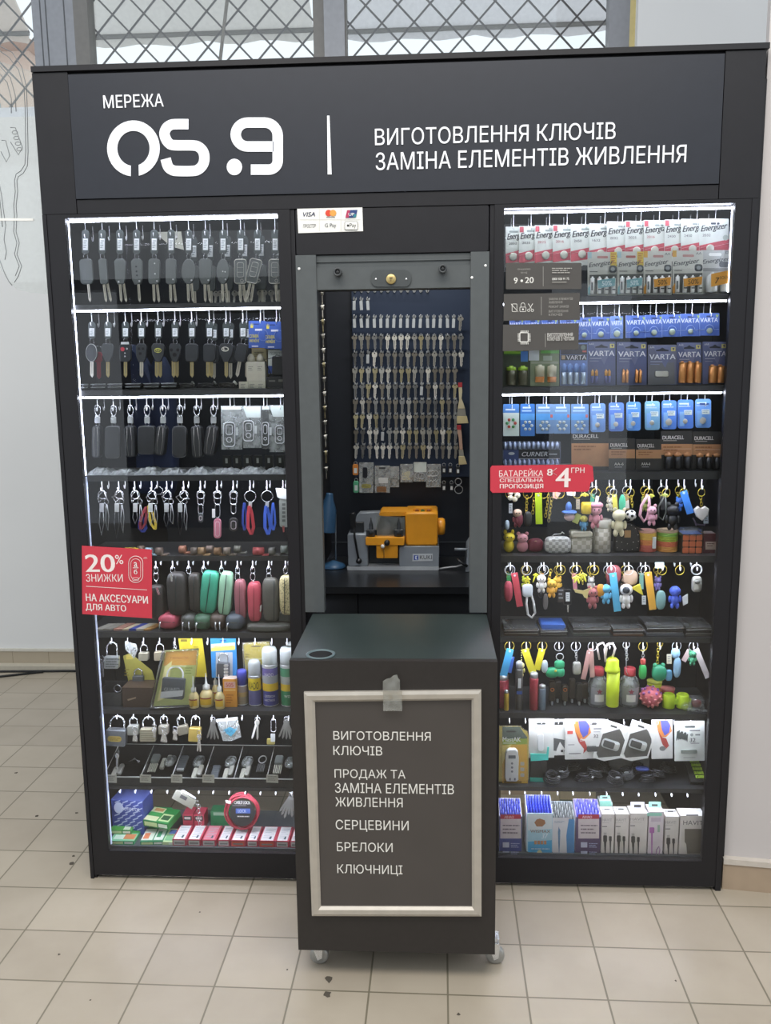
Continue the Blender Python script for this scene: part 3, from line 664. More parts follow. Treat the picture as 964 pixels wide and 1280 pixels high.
def s1(b):
    b.t(642.5, 347, 647, 354.5, '9', wt, 0, 0.02).e(652.3, 351, 1.6, wt).t(656.5, 346.5, 667, 354, '20', wt, 0, 0.02)
    b.t(647, 335.8, 663, 338, 'ПРАЦЮЄМО', dm).t(651, 340, 659, 342.4, 'ПН НД', dm); b.r(678.8, 333, 679.3, 358, dm)
    b.lines(690, 335, 715, 343, 3, dm); b.t(690, 347.5, 711, 350.5, '0800 500 91 75', wt, 0, 0.01); b.r(690, 352.4, 708, 353.3, dm)
sticker(680, 347, rr(632.5, 328.5, 727, 361.5, 1.2), gry, 'dark grey sticker with opening hours, topmost of three on battery case glass', s1, 'info_sticker')
def s2(b):
    w = 0.0008
    b.wire(rr(640.3, 380, 646.3, 389.5, 1), w, wt, True, d=b.z, n=4); b.wire([(639, 380), (648, 390)], w, wt, d=b.z, n=4)
    b.wire(rr(650, 384, 657.6, 389.5, 0.8), w, wt, True, d=b.z, n=4); b.wire([(651.3, 384), (651.3, 381)] + circ(653.8, 381, 2.5, 2.4, 6, 180, 360) + [(656.3, 384)], w, wt, d=b.z, n=4); b.e(653.8, 386.6, 1.1, wt)
    b.wire([(660.5, 379.5), (665, 387)], w, wt, d=b.z, n=4); b.wire([(666, 379.5), (661.5, 387)], w, wt, d=b.z, n=4); b.ring(661, 388, 1.5, w, wt, d=b.z); b.ring(665.5, 388, 1.5, w, wt, d=b.z)
    b.r(676.5, 371, 677, 394, dm)
    for y, x1, s_ in ((372.4, 716, 'ЗАМІНА ЕЛЕМЕНТІВ'), (376.6, 703, 'ЖИВЛЕННЯ'), (382, 711, 'РЕМОНТ ЗАМКІВ'), (387.7, 710, 'ВИГОТОВЛЕННЯ'), (392, 703, 'КЛЮЧІВ')): b.t(686, y, x1, y + 2.9, s_, dm)
sticker(678, 383, [(630, 367.5), (725, 366), (725, 400), (629.5, 401)], gry, 'dark grey sticker with lock and scissors symbols, middle of three on battery case glass', s2, 'info_sticker')
def s3(b):
    b.wire(rr(650, 416, 660.5, 427.5, 1.5), 0.0016, wt, True, d=b.z, n=4)
    for i in range(6):
        q = 651 + i * 1.7; b.r(q, 413.2, q + 0.8, 415.5, wt); b.r(q, 428.2, q + 0.8, 430.5, wt); q = 417 + i * 1.75; b.r(647.2, q, 649.5, q + 0.8, wt); b.r(661, q, 663.2, q + 0.8, wt)
    b.r(681.3, 417, 681.8, 434, dm); b.t(684, 416.5, 715.5, 421, 'ВИГОТОВЛЕННЯ', wt); b.t(684, 421.5, 717, 426, 'КЛЮЧІВ З ЧІПОМ', wt)
sticker(676, 421, [(629, 406), (724, 404), (723, 437), (628.5, 439)], gry, 'dark grey sticker with a microchip symbol, lowest of three on battery case glass', s3, 'info_sticker')
LB = [z + 0.0005 for z in LB]
# ================================================================ CAR-KEY CASE, tiers from the top
def org(px, py, Y): return at(px, py, Y)
W_ = '#dfe3e2'
# ---- tier 1 and 2: car keys with name tags
mat('fob', '#616664', 0.42); mat('fob2', '#34373a', 0.4); mat('tagdark', '#3a4140', 0.35); mat('blade', '#c9c3b4', 0.35, 0.6); mat('bladeb', '#b9a878', 0.35, 0.6)
def car_key(side, row, k, label, head, blades=1, hw=8, tagk=True, tilt=0.0, bl='blade', dx=0, extra=None, back=False, cat='car key', grp='car keys on hooks'):
    p = hpos(side, row, k)
    if back: p = p + Vector((0, 0.058, 0))
    x = HKX[side][row - 1][k] + dx; y = HKY[side][row - 1]
    ty = 29 if row == 1 else 20
    t = thing('car_key', label, cat, p, grp); o = p
    if back: x, y = (lambda v: (v[0], v[1]))(px_of(p))
    b = B(o); b.prism(rr(x - 4.6, y - 2, x + 4.6, y + ty, 4, 3), 'tagdark', 0.003, 0.0015, 0.0008); b.z = -0.0018
    b.r(x - 3, y + ty * 0.32, x + 3.2, y + ty * 0.82, W_); b.lines(x - 2, y + ty * 0.4, x + 2.4, y + ty * 0.78, 4, '#8d9496'); part('name_tag', b, t)
    y1 = y + ty + 3
    b = B(o); b.ring(x, y1, 2.4, 0.0006, 'chrome', ry=4.2, tilt=0.6); part('split_ring', b, t)
    y2 = y1 + (2.5 if row == 1 else 2.5); hh = 32 if row == 1 else 23; b = B(o)
    def R(pts): return rot(pts, x, y1, tilt)
    mt = 'fob' if row == 1 else 'fob2'
    if head == 'plain': b.prism(R(rr(x - hw, y2, x + hw, y2 + hh, hw * 0.55)), mt, 0.009, 0.0045, 0.0022)
    elif head == 'taper': b.prism(R([(x - hw, y2 + 3), (x - hw + 3, y2), (x + hw - 3, y2), (x + hw, y2 + 3), (x + hw * 0.9, y2 + hh - 6), (x + hw * 0.55, y2 + hh), (x - hw * 0.55, y2 + hh), (x - hw * 0.9, y2 + hh - 6)]), mt, 0.009, 0.0045, 0.0022)
    elif head == 'oval': b.prism(R(circ(x, y2 + hh / 2, hw, hh / 2, 18)), mt, 0.008, 0.004, 0.0025)
    elif head == 'shield': b.prism(R([(x - hw, y2 + 4), (x - hw * 0.7, y2), (x + hw * 0.7, y2), (x + hw, y2 + 4), (x + hw * 0.85, y2 + hh * 0.6), (x + 3, y2 + hh), (x - 3, y2 + hh), (x - hw * 0.85, y2 + hh * 0.6)]), mt, 0.008, 0.004, 0.002)
    b.z = -0.0048; q = '#16181a/0.5'
    if extra: extra(b, x, y2, hh, R)
    hd = part('key_head', b, t)
    for i in range(blades):
        b = B(o); a = x + (i - (blades - 1) / 2) * 4 + (1 if row == 1 else 0); yy = y2 + hh - 1.5; L_ = 24 if row == 1 else 21; w2 = 1.5 if row == 1 else 2.1; sl = (i + 0.5) * 1.5 if row == 1 else 0
        b.prism(R([(a - w2, yy), (a + w2, yy), (a + w2 + sl, yy + L_ - 3), (a + w2 * 0.2 + sl, yy + L_), (a - w2 + sl, yy + L_ - 3)]), bl, 0.002, 0.001 + i * 0.0025); b.z = -0.0012
        b.face(R([(a - 0.3, yy + 2), (a + 0.4, yy + 2), (a + 0.4 + sl * 0.8, yy + L_ - 5), (a - 0.3 + sl * 0.8, yy + L_ - 5)]), '#8b8675/0.4/0.4')
        part('key_blade', b, t)
    return t
def px_of(p):
    d = Vector(p) - CP; z = d.dot(FW); return 482 + FPX * d.dot(RT) / z, 640 - FPX * d.dot(UP) / z
def chromex(b, x, y, hh, R):
    b.wire(R(rr(x - 7.4, y + 1, x + 7.4, y + hh - 1, 3)), 0.0011, 'nickel', True, d=b.z, n=5); b.wire(R(rr(x - 4, y + 5, x + 4, y + 23, 2)), 0.0007, 'nickel', True, d=b.z, n=5)
    for i in (11, 17): b.wire(R([(x - 4, y + i), (x + 4, y + i)]), 0.0006, 'nickel', d=b.z, n=4)
    b.ring(x + 2, y + 27.5, 1.8, 0.0006, 'nickel', d=b.z)
def dots(*q):
    def f(b, x, y, hh, R):
        for dx, dy, r_, c in q: b.e(x + dx, y + dy, r_, c)
    return f
dk = '#1a1b1d/0.4'; lg = '#c9ccca/0.4'
def k1(k, d, *a, **w): car_key('L', 1, k, HL(d, 'L', 1, k), *a, **w)
k1(0, 'plain grey flip car key', 'plain', 1, 8, tilt=-4)
k1(1, 'narrow dark car key seen edgewise', 'plain', 2, 5, tilt=-5)
k1(2, 'plain folded grey car key', 'taper', 2, 7, tilt=-2, extra=dots((-1, 29, 1.2, lg)))
k1(3, 'three-button grey flip car key', 'taper', 1, 7, tilt=-2, extra=dots((0, 10, 1.2, dk), (0.5, 16, 1.2, dk), (1, 21, 1.2, dk), (4, 28, 1.1, lg)))
k1(4, 'two-dot grey flip car key', 'plain', 2, 7, extra=dots((1, 6, 0.9, lg), (1.5, 19, 0.9, lg), (4, 28, 1.1, lg)))
k1(5, 'plain rectangular blue-tagged car key', 'plain', 2, 6.5, extra=dots((3, 26, 1, lg)))
k1(6, 'broad oval grey car key', 'oval', 2, 9, extra=dots((4, 27, 1.1, lg)))
k1(7, 'tapered grey car key, tag bare', 'taper', 2, 8, extra=dots((4, 27, 1.1, lg)))
k1(8, 'dark car key with shining dots', 'oval', 2, 8, extra=dots((0, 16, 0.9, lg), (3, 16.5, 0.9, lg), (3.5, 26, 1.1, lg)))
k1(9, 'chrome-rimmed upright flip car key', 'plain', 2, 8, extra=chromex)
k1(10, 'chrome-rimmed tilted flip car key', 'plain', 2, 8, tilt=14, extra=chromex)
k1(11, 'chrome-rimmed slim flip car key', 'plain', 1, 8, extra=chromex)
for k in range(6, 12): car_key('L', 1, k, f"spare grey car key behind the {ORD[k]} hook, top tier of key case", 'plain', 1, 7, back=True)
def k2(k, d, *a, **w): car_key('L', 2, k, HL(d, 'L', 2, k), *a, **w)
def remote(b, x, y, hh, R): b.e(x - 3, y + 7, 2.6, '#b8434a').e(x + 2.5, y + 6.5, 1.2, lg).e(x, y + 12, 1, lg).e(x, y + 16, 1, lg); b.r(x - 5, y - 2, x + 5, y + 1, lg)
def sq3(b, x, y, hh, R): b.r(x - 4, y + 5, x - 1, y + 8, '#0c0d0f').r(x + 1, y + 5, x + 4, y + 8, '#0c0d0f').r(x - 2.5, y + 11, x + 0.8, y + 14, '#0c0d0f')
def emb(b, x, y, hh, R):
    for rx, ry, dy in ((4.2, 2.6, 0), (1.4, 2.6, 0), (2.9, 1.1, -1)): b.ring(x, y + 8.5 + dy, rx, 0.0006, '#d9d76a/0.35', ry=ry, d=b.z)
def skull(b, x, y, hh, R): b.e(x - 4, y + 8, 2, '#0a0a0b').e(x + 4, y + 8, 2, '#0a0a0b').e(x, y + 14, 2.5, '#0a0a0b')
def emb2(b, x, y, hh, R): b.e(x - 1, y + 7, 4.6, '#e4e2cf', 3); b.z -= 0.0002; b.e(x - 1, y + 7, 3.5, '#3a3a38', 2.1); b.t(x - 3, y + 5.6, x + 1, y + 8.4, 'L', '#e4e2cf', 0, 0.02)
def rim(b, x, y, hh, R): b.wire(R(circ(x, y + hh / 2, 6.9, hh / 2 - 0.5, 18)), 0.0008, lg, True, d=b.z, n=5)
k2(0, 'oval ring-edged car key', 'oval', 1, 7, extra=rim, bl='blade')
k2(1, 'plain shield-shaped car key', 'shield', 1, 8, bl='bladeb')
k2(2, 'red-button remote car key', 'plain', 1, 7.5, extra=remote, bl='bladeb')
k2(3, 'three-square-button car key', 'taper', 1, 6.8, extra=sq3)
k2(4, 'yellow-emblem car key', 'shield', 2, 8.5, extra=emb, bl='bladeb')
k2(5, 'car key with three round holes', 'shield', 2, 7.5, extra=skull, bl='bladeb')
k2(6, 'plain rounded car key', 'plain', 1, 8, bl='bladeb')
k2(7, 'plain dark car key', 'plain', 2, 7.5, bl='bladeb')
k2(8, 'oval-emblem dark car key', 'shield', 1, 9, extra=emb2, bl='bladeb')
k2(9, 'plain tilted car key', 'plain', 1, 7, tilt=10)
for k in (7, 8, 9): car_key('L', 2, k, f"spare dark car key hanging behind the {ORD[k]} hook, second tier of key case", 'plain', 1, 7, back=True)
b = B(at(123, 470, 0.1)); b.prism([(121, 452), (126, 452), (126.5, 471), (124, 474), (121.5, 471)], '#a33a48', 0.002); b.prism(rr(118, 440, 128, 453, 3), '#8a2c38', 0.004, 0.001, 0.001); b.ring(123, 436, 3.5, 0.0006, 'chrome')
solo('key_blank', b, 'red coated key blank behind the first car key, second tier of key case', 'key')
# bare key blanks propped at the back of tier 1
def blank(o, mt, s=1.0, tilt=0.0):
    b = B(o); k = s * 0.0235
    def P(a): return [(x * k * math.cos(tilt) - z * k * math.sin(tilt), x * k * math.sin(tilt) + z * k * math.cos(tilt)) for x, z in a]
    b.slab(P([(0.44 * math.cos(a), 2.0 + 0.42 * math.sin(a)) for a in [2 * PI * i / 12 for i in range(12)]]), -0.001, 0.001, mt)
    b.slab(P([(-0.16, 1.66), (-0.16, 0.2), (0, 0), (0.16, 0.2), (0.16, 0.5), (0.1, 0.6), (0.17, 0.75), (0.1, 0.9), (0.17, 1.05), (0.17, 1.66)]), -0.001, 0.001, mt)
    b.slab(P([(0.1 * math.cos(a), 2.2 + 0.1 * math.sin(a)) for a in [2 * PI * i / 8 for i in range(8)]]), -0.0012, 0.0012, '#222')
    return b
for i, x in enumerate((268, 276, 284, 292, 301, 312, 323, 331, 341, 349)):
    o = Vector((at(x, 368, 0.232).x, 0.232 - 0.006 * (i % 2), LB[0] + 0.0005)); solo('key_blank', blank(o, 'nickel', 0.9, 0.12 * (i % 3 - 1)), f"bare silver key blank propped at the back, {ORD[i]} of ten on top tier", 'key', 'bare key blanks at the back of the top tier')
# blue cards, tier 2
for i, (x0, y0, x1, y1) in enumerate(((311, 401, 332, 435), (331, 402, 352, 436), (350, 404, 357, 438))):
    k = 10 + min(i, 1); o = Vector((at(x0 + 8, 404, YI).x, YI + 0.003 * i - 0.001, LT[1] - 0.043)); b = B(o)
    b.card([(x0, y0), (x1, y0), (x1, y1), (x0, y1)], '#3f5fae', 0.0008)
    if i < 2:
        b.r(x0 + 5, y0 + 3.5, x0 + 13, y0 + 5, '#26386e'); b.face([(x0 + 2, y0 + 3), (x0 + 3.2, y0 + 7), (x0 + 4, y0 + 2), (x0 + 4.8, y0 + 7), (x0 + 6, y0 + 3), (x0 + 5.6, y0 + 9), (x0 + 2.4, y0 + 9)], '#e2d44e')
        b.r(x0 + 8, y0 + 10, x0 + 17, y0 + 12.5, '#dfe4f0'); b.t(x0 + 1, y0 + 17, x0 + 12.5, y0 + 21.5, 'СЛАВА', '#e2d44e', 0, 0.02).t(x0 + 1, y0 + 22.5, x0 + 13, y0 + 27, 'УКРАЇНІ', '#e2d44e', 0, 0.02); b.r(x0 + 4, y0 + 31, x0 + 12, y0 + 32.5, '#dfe4f0'); b.wire(circ(x0 + 18, y0 + 18, 6, 7, 14), 0.0004, '#8fa5d8', True, d=b.z, n=4)
    else: b.face([(x0 + 3, y0 + 18), (x1, y0 + 16), (x1, y0 + 30), (x0 + 4, y0 + 28)], '#e2d44e')
    solo('souvenir_card', b, ('blue card with yellow lettering nearest the small white boxes, second tier of key case', 'blue card with yellow lettering hanging above the white card, second tier of key case', 'blue card mostly hidden by the door frame, second tier of key case')[i], 'card', 'blue souvenir cards')
def pxbox(name, x0, y0, x1, y1, Y, dep, m, label, cat, draw=None, grp=None, zb=None, topm=None, rz=0.0):
    """upright box whose front face fills the photo rectangle; zb = the height it stands on"""
    a = at(x0, y1, Y); c = at(x1, y0, Y); z0 = a.z if zb is None else zb; o = Vector(((a.x + c.x) / 2, Y, z0)); b = B(o)
    b.box((a.x - o.x, 0, 0), (c.x - o.x, dep, c.z - z0), m)
    if topm: e = c.z - z0 + 0.0004; b.add([(a.x - o.x, 0.0004, e), (c.x - o.x, 0.0004, e), (c.x - o.x, dep - 0.0004, e), (a.x - o.x, dep - 0.0004, e)], [(0, 1, 2, 3)], topm)
    b.z = -0.0002
    if draw: draw(b)
    return solo(name, b, label, cat, grp, rz=rz)
# small white boxes
g = 'little white boxes on the second tier'
def bxd(x0, y0):
    def f(b): b.lines(x0 + 2, y0 + 3, x0 + 8, y0 + 9, 3, '#9a988c')
    return f
zb = LB[1]
for i, x in enumerate((299, 310.5, 321)): pxbox('small_box', x, 477, x + 10.5, 487.5, 0.045, 0.03, '#dcd9c4', f"little white box, {ORD[i]} in the front line beside the black packets, second tier", 'box', bxd(x, 477), g, zb, '#cbb58c')
for i, x in enumerate((308.5, 320)):
    q = pxbox('small_box', x, 452, x + 11, 472, 0.08, 0.03, '#dad7c6', f"taller white box in the pile's back line, {'nearer the car keys' if i == 0 else 'nearer the white card'}", 'box', bxd(x, 455), g, zb, '#cfcab4')
for i, x in enumerate((309.5, 321)):
    b = B(at(x + 4.5, 452, 0.094)); z = at(x, 452, 0.08).z; b.o.z = z + 0.0006; w = 0.011
    b.lathe((0, 0, 0), [(w, 0), (w, 0.012), (0.007, 0.018), (0.003, 0.022)], '#d6d2c0/0.5', 12); solo('dropper_cap', b, f"pale cone cap standing on the taller white box {'nearer the car keys' if i == 0 else 'nearer the white card'}", 'cap')
pxbox('card_box', 315, 432, 333, 450, 0.125, 0.03, '#c8bd92', 'yellow topped beige box behind the white box pile, second tier of key case', 'box', lambda b: b.r(315, 432, 330, 436, '#d9b648').lines(318, 440, 330, 447, 3, '#8f8666'), zb=LB[1] + 0.0005)
def wcd(b): b.t(338, 441, 356, 444.5, 'ПОЛІСЕПТ', '#3c4a48', 0).r(341, 447, 353, 448, '#8aa').r(335.5, 458, 342, 467.5, '#3f5fb6').r(346, 450, 357, 466, '#b9cf9a')
b = B(at(346, 467, 0.10)); b.card([(335.5, 438), (358, 438), (358, 468), (335.5, 468)], '#dfe4de', 0.003); wcd(b); b.o.z = b.o.z; solo('white_card', b, 'white printed card with blue and green patches behind the black device, second tier', 'card', loc=Vector((b.o.x, b.o.y, LB[1] + 0.043)))
t = thing('key_programmer', 'small black box with cable beside the white boxes, second tier of key case', 'device', at(347, 487.5, 0.06))
KP = t.location.copy(); t.location.z = LB[1] + .001; b = B(KP); b.prism(rr(340, 448, 355, 472, 2), '#1f2021', 0.02, 0.02, 0.002).prism([(334, 474), (357, 474), (357, 487), (334, 487)], '#262728', 0.03, 0.02, 0.0015); b.z = -0.0102; b.r(337, 478, 345, 480, '#6d6d66').r(349, 477, 355, 480, '#77776e'); part('body', b, t)
b = B(KP); b.wire([(330, 452), (335, 452), (341, 450), (346, 447), (352, 448), (357, 446)], 0.0012, 'rub', d=-0.004).wire([(331, 453), (335, 462), (339, 470)], 0.0012, 'rub', d=-0.004); part('cord', b, t)
# black flat packets along the front of tier 2
for i, (x0, x1) in enumerate(((95, 111), (112, 133), (133, 154), (155, 177), (178, 200), (200, 222))):
    a = at(x0, 486, 0.036); c = at(x1, 478, 0.036); o = Vector(((a.x + c.x) / 2, 0.05, LB[1] + 0.0003)); b = B(o); w = (c.x - a.x) / 2 - 0.001
    b.ball((0, 0.01, 0.0095), w, 0.026, 0.009, '#191b1c/0.25', 0.45, 16, 8); b.tube([(-w * 0.9, -0.012, 0.017), (w * 0.9, -0.012, 0.0175)], 0.0011, '#a9b0ad/0.3', n=5); b.tube([(-w * 0.85, -0.0155, 0.008), (w * 0.85, -0.0155, 0.0082)], 0.0009, '#8f9692/0.3', n=5)  # pale tubes stand for highlights on the glossy black plastic
    solo('packet', b, f"flat black packet lying along the front, {ORD[i]} from outer edge on second tier", 'packet', 'black packets on the second tier')
for i, (x0, x1, y) in enumerate(((222, 244, 482), (245, 272, 481), (272, 297, 483))):
    a = at(x0, y, 0.06); c = at(x1, y, 0.06); o = Vector(((a.x + c.x) / 2, 0.07, LB[1])); b = B(o); R_ = (c.x - a.x) / 2; P = []
    for j in range(40):
        q = j / 40 * 2 * PI * 3; P.append((R_ * math.cos(q) * (0.8 + 0.15 * math.sin(j * 1.3)), 0.018 * math.sin(q), 0.004 + 0.012 * j / 40 + 0.001 * math.sin(j * 2.1)))
    b.tube(P, 0.002, ('#3c3d38/0.4', '#2a2b2a/0.4', '#3a3832/0.4')[i], n=6); b.tube([(R_ * 0.5, 0, 0.014), (R_ * 0.7, -0.01, 0.02), (R_ * 0.95, -0.015, 0.012)], 0.0035, '#c6c5ba/0.4' if i == 2 else '#55564f/0.4', n=8)
    solo('cable_coil', b, f"loosely coiled dark cable beside the black packets, {ORD[i]} of three on second tier", 'cable', 'coiled cables on the second tier')
# ---- tier 3: leather key cases and bagged key shells
def snap_hook(t, o, x, y, s=1.0, m='chrome'):
    b = B(o); b.ring(x, y + 6 * s, 3.6 * s, 0.0012, m, ry=6.5 * s); b.prism(rr(x - 2.6 * s, y + 12 * s, x + 2.6 * s, y + 14.5 * s, 0.6), m, 0.005, 0.0025); part('snap_hook', b, t, 'chrome snap hook')
def key_case(k, label, w, y1, sh, turn, m='#303234/0.5', y0=532):
    p = hpos('L', 3, k); x = HKX['L'][2][k]; t = thing('key_case', label, 'key case', p, 'leather key cases on hooks'); y = 509
    snap_hook(t, p, x, y - 2)
    b = B(p); b.prism(rr(x - 3.4, y + 12, x + 3.4, y + 20, 0.8), '#b9bcbc/0.3/0.6', 0.003, 0.0015, 0.0005); b.ring(x, y + 21.5, 2.2, 0.0008, 'chrome'); part('strap_plate', b, t, 'metal strap plate')
    b = B(p); d = 0.02 if sh != 'edge' else 0.03
    if sh == 'square': b.prism(rr(x - w, y0, x + w, y1, 4), m, d, d / 2, 0.004)
    elif sh == 'round': b.prism(rr(x - w, y0, x + w, y1, w * 0.8), m, d, d / 2, 0.005)
    else: b.prism(rot(rr(x - w, y0, x + w, y1, w * 0.7), x, y0, turn), m, d, d / 2, 0.004)
    cb = part('pouch', b, t)
    b = B(p)
    if sh == 'edge':
        for q in (-0.35, 0.35): b.wire(rot([(x + w * q, y0 + 2), (x + w * q * 1.5, (y0 + y1) / 2), (x + w * q, y1 - 2)], x, y0, turn), 0.0007, '#b5b3a8/0.3/0.4', d=-0.0145, n=5)
    else: b.wire(rr(x - w + 0.6, y0 + 1, x + w - 0.6, y1 - 1, 3.5), 0.0006, '#7c7f7c/0.5', True, d=-d / 2 + 0.001, n=5)
    part('zipper', b, cb)
kc = [(0, 'slim black leather key case', 5, 572, 'edge', 0), (1, 'wide black leather key case', 9.5, 573, 'square', 0), (2, 'black leather key case turned sideways', 6, 571, 'edge', -3), (3, 'square stiff black key case', 10.5, 568, 'square', 0),
      (4, 'narrow black key case turned edgewise', 6, 569, 'edge', 6), (5, 'round-ended black key case', 9, 572, 'round', 0), (6, 'zipped black key case', 6.5, 572, 'edge', -4), (7, 'curved black key case with piping', 7, 569, 'edge', 8)]
for k, d, w, y1, sh, tu in kc: key_case(k, HL(d, 'L', 3, k), w, y1, sh, tu)
def bag(name, o, pts, label, cat, cont=None, head=None, grp=None, film='film', Y=None, lumps=0.003, rz=0.0):
    """clear zip bag: header strip, film body, and what is in it"""
    t = thing(name, label, cat, o, grp, rz=rz)
    b = B(o); b.prism(pts, film, 0.006, 0.003, 0.0025); part('film', b, t)
    if head: b = B(o); b.prism(head, '#dbe6e0/0.4', 0.0012, -0.0032); part('header', b, t)
    if cont: b = B(o); b.z = -0.0036; cont(b); part('content', b, t)
    return t
def shell(x, y, w, h, n):
    def f(b):
        b.wire(rr(x - w, y, x + w, y + h, w * 0.6), 0.0014, 'wire', True, d=-0.0045, n=5); b.wire(rr(x - w * 0.55, y + 3, x + w * 0.55, y + h * 0.5, 2), 0.001, 'wire', True, d=-0.0045, n=5); b.ring(x, y + h * 0.72, w * 0.45, 0.001, 'wire', d=-0.0045)
        b.prism(rr(x - w, y, x + w, y + h, w * 0.6), '#3b3f3c/0.3', 0.003, 0.002); b.z = -0.0042; b.r(x + w + 1, y + 6, x + w + 4, y + 16, W_)
    return f
bg_ = [(8, 276, 303, 507, 562, 287, 528, 7, 30, 'clear bag with chrome key shell'), (9, 303, 327, 507, 560, 311, 526, 6.5, 25, 'clear bag with looped chrome shell'), (10, 327, 338, 507, 561, 332, 528, 4, 28, 'narrow clear bag with shell'), (11, 336, 359, 506, 565, 350, 532, 5.5, 22, 'clear bag with white header')]
for k, x0, x1, y0, y1, cx, cy, w, h, d in bg_:
    p = hpos('L', 3, k) + Vector((0, 0.004 * (k % 2), 0))
    bag('key_shell_bag', p, [(x0, y0), (x1, y0), (x1 + 0.5, (y0 + y1) / 2), (x1, y1), (x0 + 1, y1), (x0 + 0.5, (y0 + y1) / 2)], HL(d, 'L', 3, k), 'bag', shell(cx, cy, w, h, k), [(x0 + 1, y0 + 1), (x1 - 1, y0 + 1), (x1 - 1, y0 + 15), (x0 + 6, y0 + 15)] if k in (9, 11) else [(x0 + 1, y0 + 1), (x1 - 1, y0 + 1), (x1 - 1, y0 + 5), (x0 + 1, y0 + 5)], 'bagged key shells on hooks', 'film2' if k != 10 else 'film')
def crumple(name, x0, x1, Y, zb, h, dep, label, cat, m, grp, seed):
    random.seed(seed); a = at(x0, 580, Y).x; c = at(x1, 580, Y).x; o = Vector(((a + c) / 2, Y, zb)); b = B(o); nx, ny = 14, 6; vs = []
    for j in range(ny + 1):
        for i in range(nx + 1):
            u, v = i / nx, j / ny; e = min(1, 4 * min(u, 1 - u, v + 0.02, 1 - v + 0.02))
            vs.append(((u - 0.5) * (c - a), v * dep, 0.0008 + e * h * (0.45 + 0.55 * random.random())))
    fs = [(j * (nx + 1) + i, j * (nx + 1) + i + 1, (j + 1) * (nx + 1) + i + 1, (j + 1) * (nx + 1) + i) for j in range(ny) for i in range(nx)]
    b.add(vs, fs, m); n2 = len(vs); b.add([(x, y, 0.0004) for x, y, z in vs], fs, m)
    return solo(name, b, label, cat, grp)
for i, (x0, x1) in enumerate(((106, 135), (134, 166), (165, 197), (196, 229), (228, 262), (260, 296), (294, 328), (326, 358))):
    crumple('plastic_bag', x0, x1, 0.034, LB[2], 0.017 if i % 2 else 0.021, 0.09, f"crumpled clear bag lying along the shelf front, {ORD[i]} from outer edge on third tier", 'bag', 'film3', 'clear bags lying on the third tier', i)
for i, (x, y) in enumerate(((283, 567), (296, 569), (309, 565), (322, 567), (336, 570), (350, 568))):
    o = at(x, y, 0.14); o.z = LB[2] + 0.001; b = B(o); b.box((-0.012, 0, 0), (0.012, 0.012, 0.045), '#232422/0.4'); b.box((-0.004, -0.0006, 0.022), (0.003, 0, 0.037), '#a9aca3/0.4'); solo('key_shell', b, f"dark key shell standing behind the bags, {ORD[i]} of six on third tier", 'key shell', 'dark key shells at the back of the third tier')
# ---- tier 4: snap rings with straps
def ring_charm(side, row, k, label, name, cat, draw, grp, ringm='chrome', rr_=5.0, ry=None, wire=0.001, dy=0.0, back=False):
    p = hpos(side, row, k); p = p + Vector((0, dy, 0)); x = HKX[side][row - 1][k]; y = HKY[side][row - 1]
    if dy: x, y = px_of(p); y += 1
    t = thing(name, label, cat, p, grp)
    b = B(p); b.ring(x, y + (ry or rr_) - 1.5, rr_, wire, ringm, ry=ry, tilt=0.25); part('split_ring', b, t, None)
    draw(t, p, x, y)
    return t
def loopstrap(t, o, x0, y0, x1, y1, w, m, nm='strap', d=0.0):
    """a doubled strap hanging as a long loop"""
    b = B(o); ex = (x1 - x0); c = []
    for s_ in (-1, 1):
        pts = [(x0, y0), (x0 + ex * 0.3 + s_ * w * 0.4, y0 + (y1 - y0) * 0.3), (x0 + ex * 0.7 + s_ * w * 0.6, y0 + (y1 - y0) * 0.75), (x1, y1)]
        q = [(a - w * 0.35, b_) for a, b_ in pts] + [(a + w * 0.35, b_) for a, b_ in reversed(pts)]
        b.prism(q, m, 0.002, d + s_ * 0.0025, 0)
    part(nm, b, t)
mat('silverp', '#cdd0d0', 0.3, 0.5)
def snapset(dx=0, body='#2b2c2e', tag_=True, loop=30):
    def f(t, o, x, y):
        b = B(o)
        star = [(x - 6 + dx, y + 6), (x - 2, y + 2), (x + 2, y - 2), (x + 4, y + 4), (x + 7, y + 9), (x + 1, y + 8), (x - 4, y + 13)]
        b.wire(star, 0.0011, 'chrome', True, d=-0.002); b.ring(x + 5 + dx, y + 12, 3, 0.0008, 'chrome', d=-0.001); part('snap_hook', b, t, 'chrome snap hook')
        b = B(o); b.prism(rr(x - 3.5 + dx, y + 14, x + 2 + dx, y + 25, 0.8), 'silverp', 0.004, 0.002, 0.0006); part('clamp', b, t, 'silver clamp')
        b = B(o); b.wire([(x - 3 + dx, y + 24), (x - 4 + dx, y + 24 + loop * 0.5), (x - 1 + dx, y + 24 + loop), (x + 2 + dx, y + 24 + loop * 0.5), (x + 1 + dx, y + 24)], 0.0014, body, n=6); b.wire([(x + 5 + dx, y + 16), (x + 4 + dx, y + 36), (x + 7 + dx, y + 24 + loop * 0.8), (x + 8 + dx, y + 30), (x + 6 + dx, y + 16)], 0.0012, '#8d9090/0.3/0.6', n=6); part('cord', b, t)
    return f
for k, d in enumerate(('chrome snap hook with twin cords', 'chrome snap hook with dark cord', 'chrome snap hook with long tag', 'star-shaped chrome snap hook', 'spiky chrome snap hook', 'chrome snap hook with side ring')):
    ring_charm('L', 4, k, HL(d, 'L', 4, k), 'key_strap', 'key strap', snapset(dx=(0, -2, 1, -1, 0, -4)[k], loop=(30, 34, 16, 18, 20, 30)[k], body=('#9a9d9d/0.3/0.5', '#3b3c3e', '#77797a/0.3/0.5', '#8f9292/0.3/0.5', '#4c4d4f', '#232325')[k]), 'snap hooks on the fourth tier')
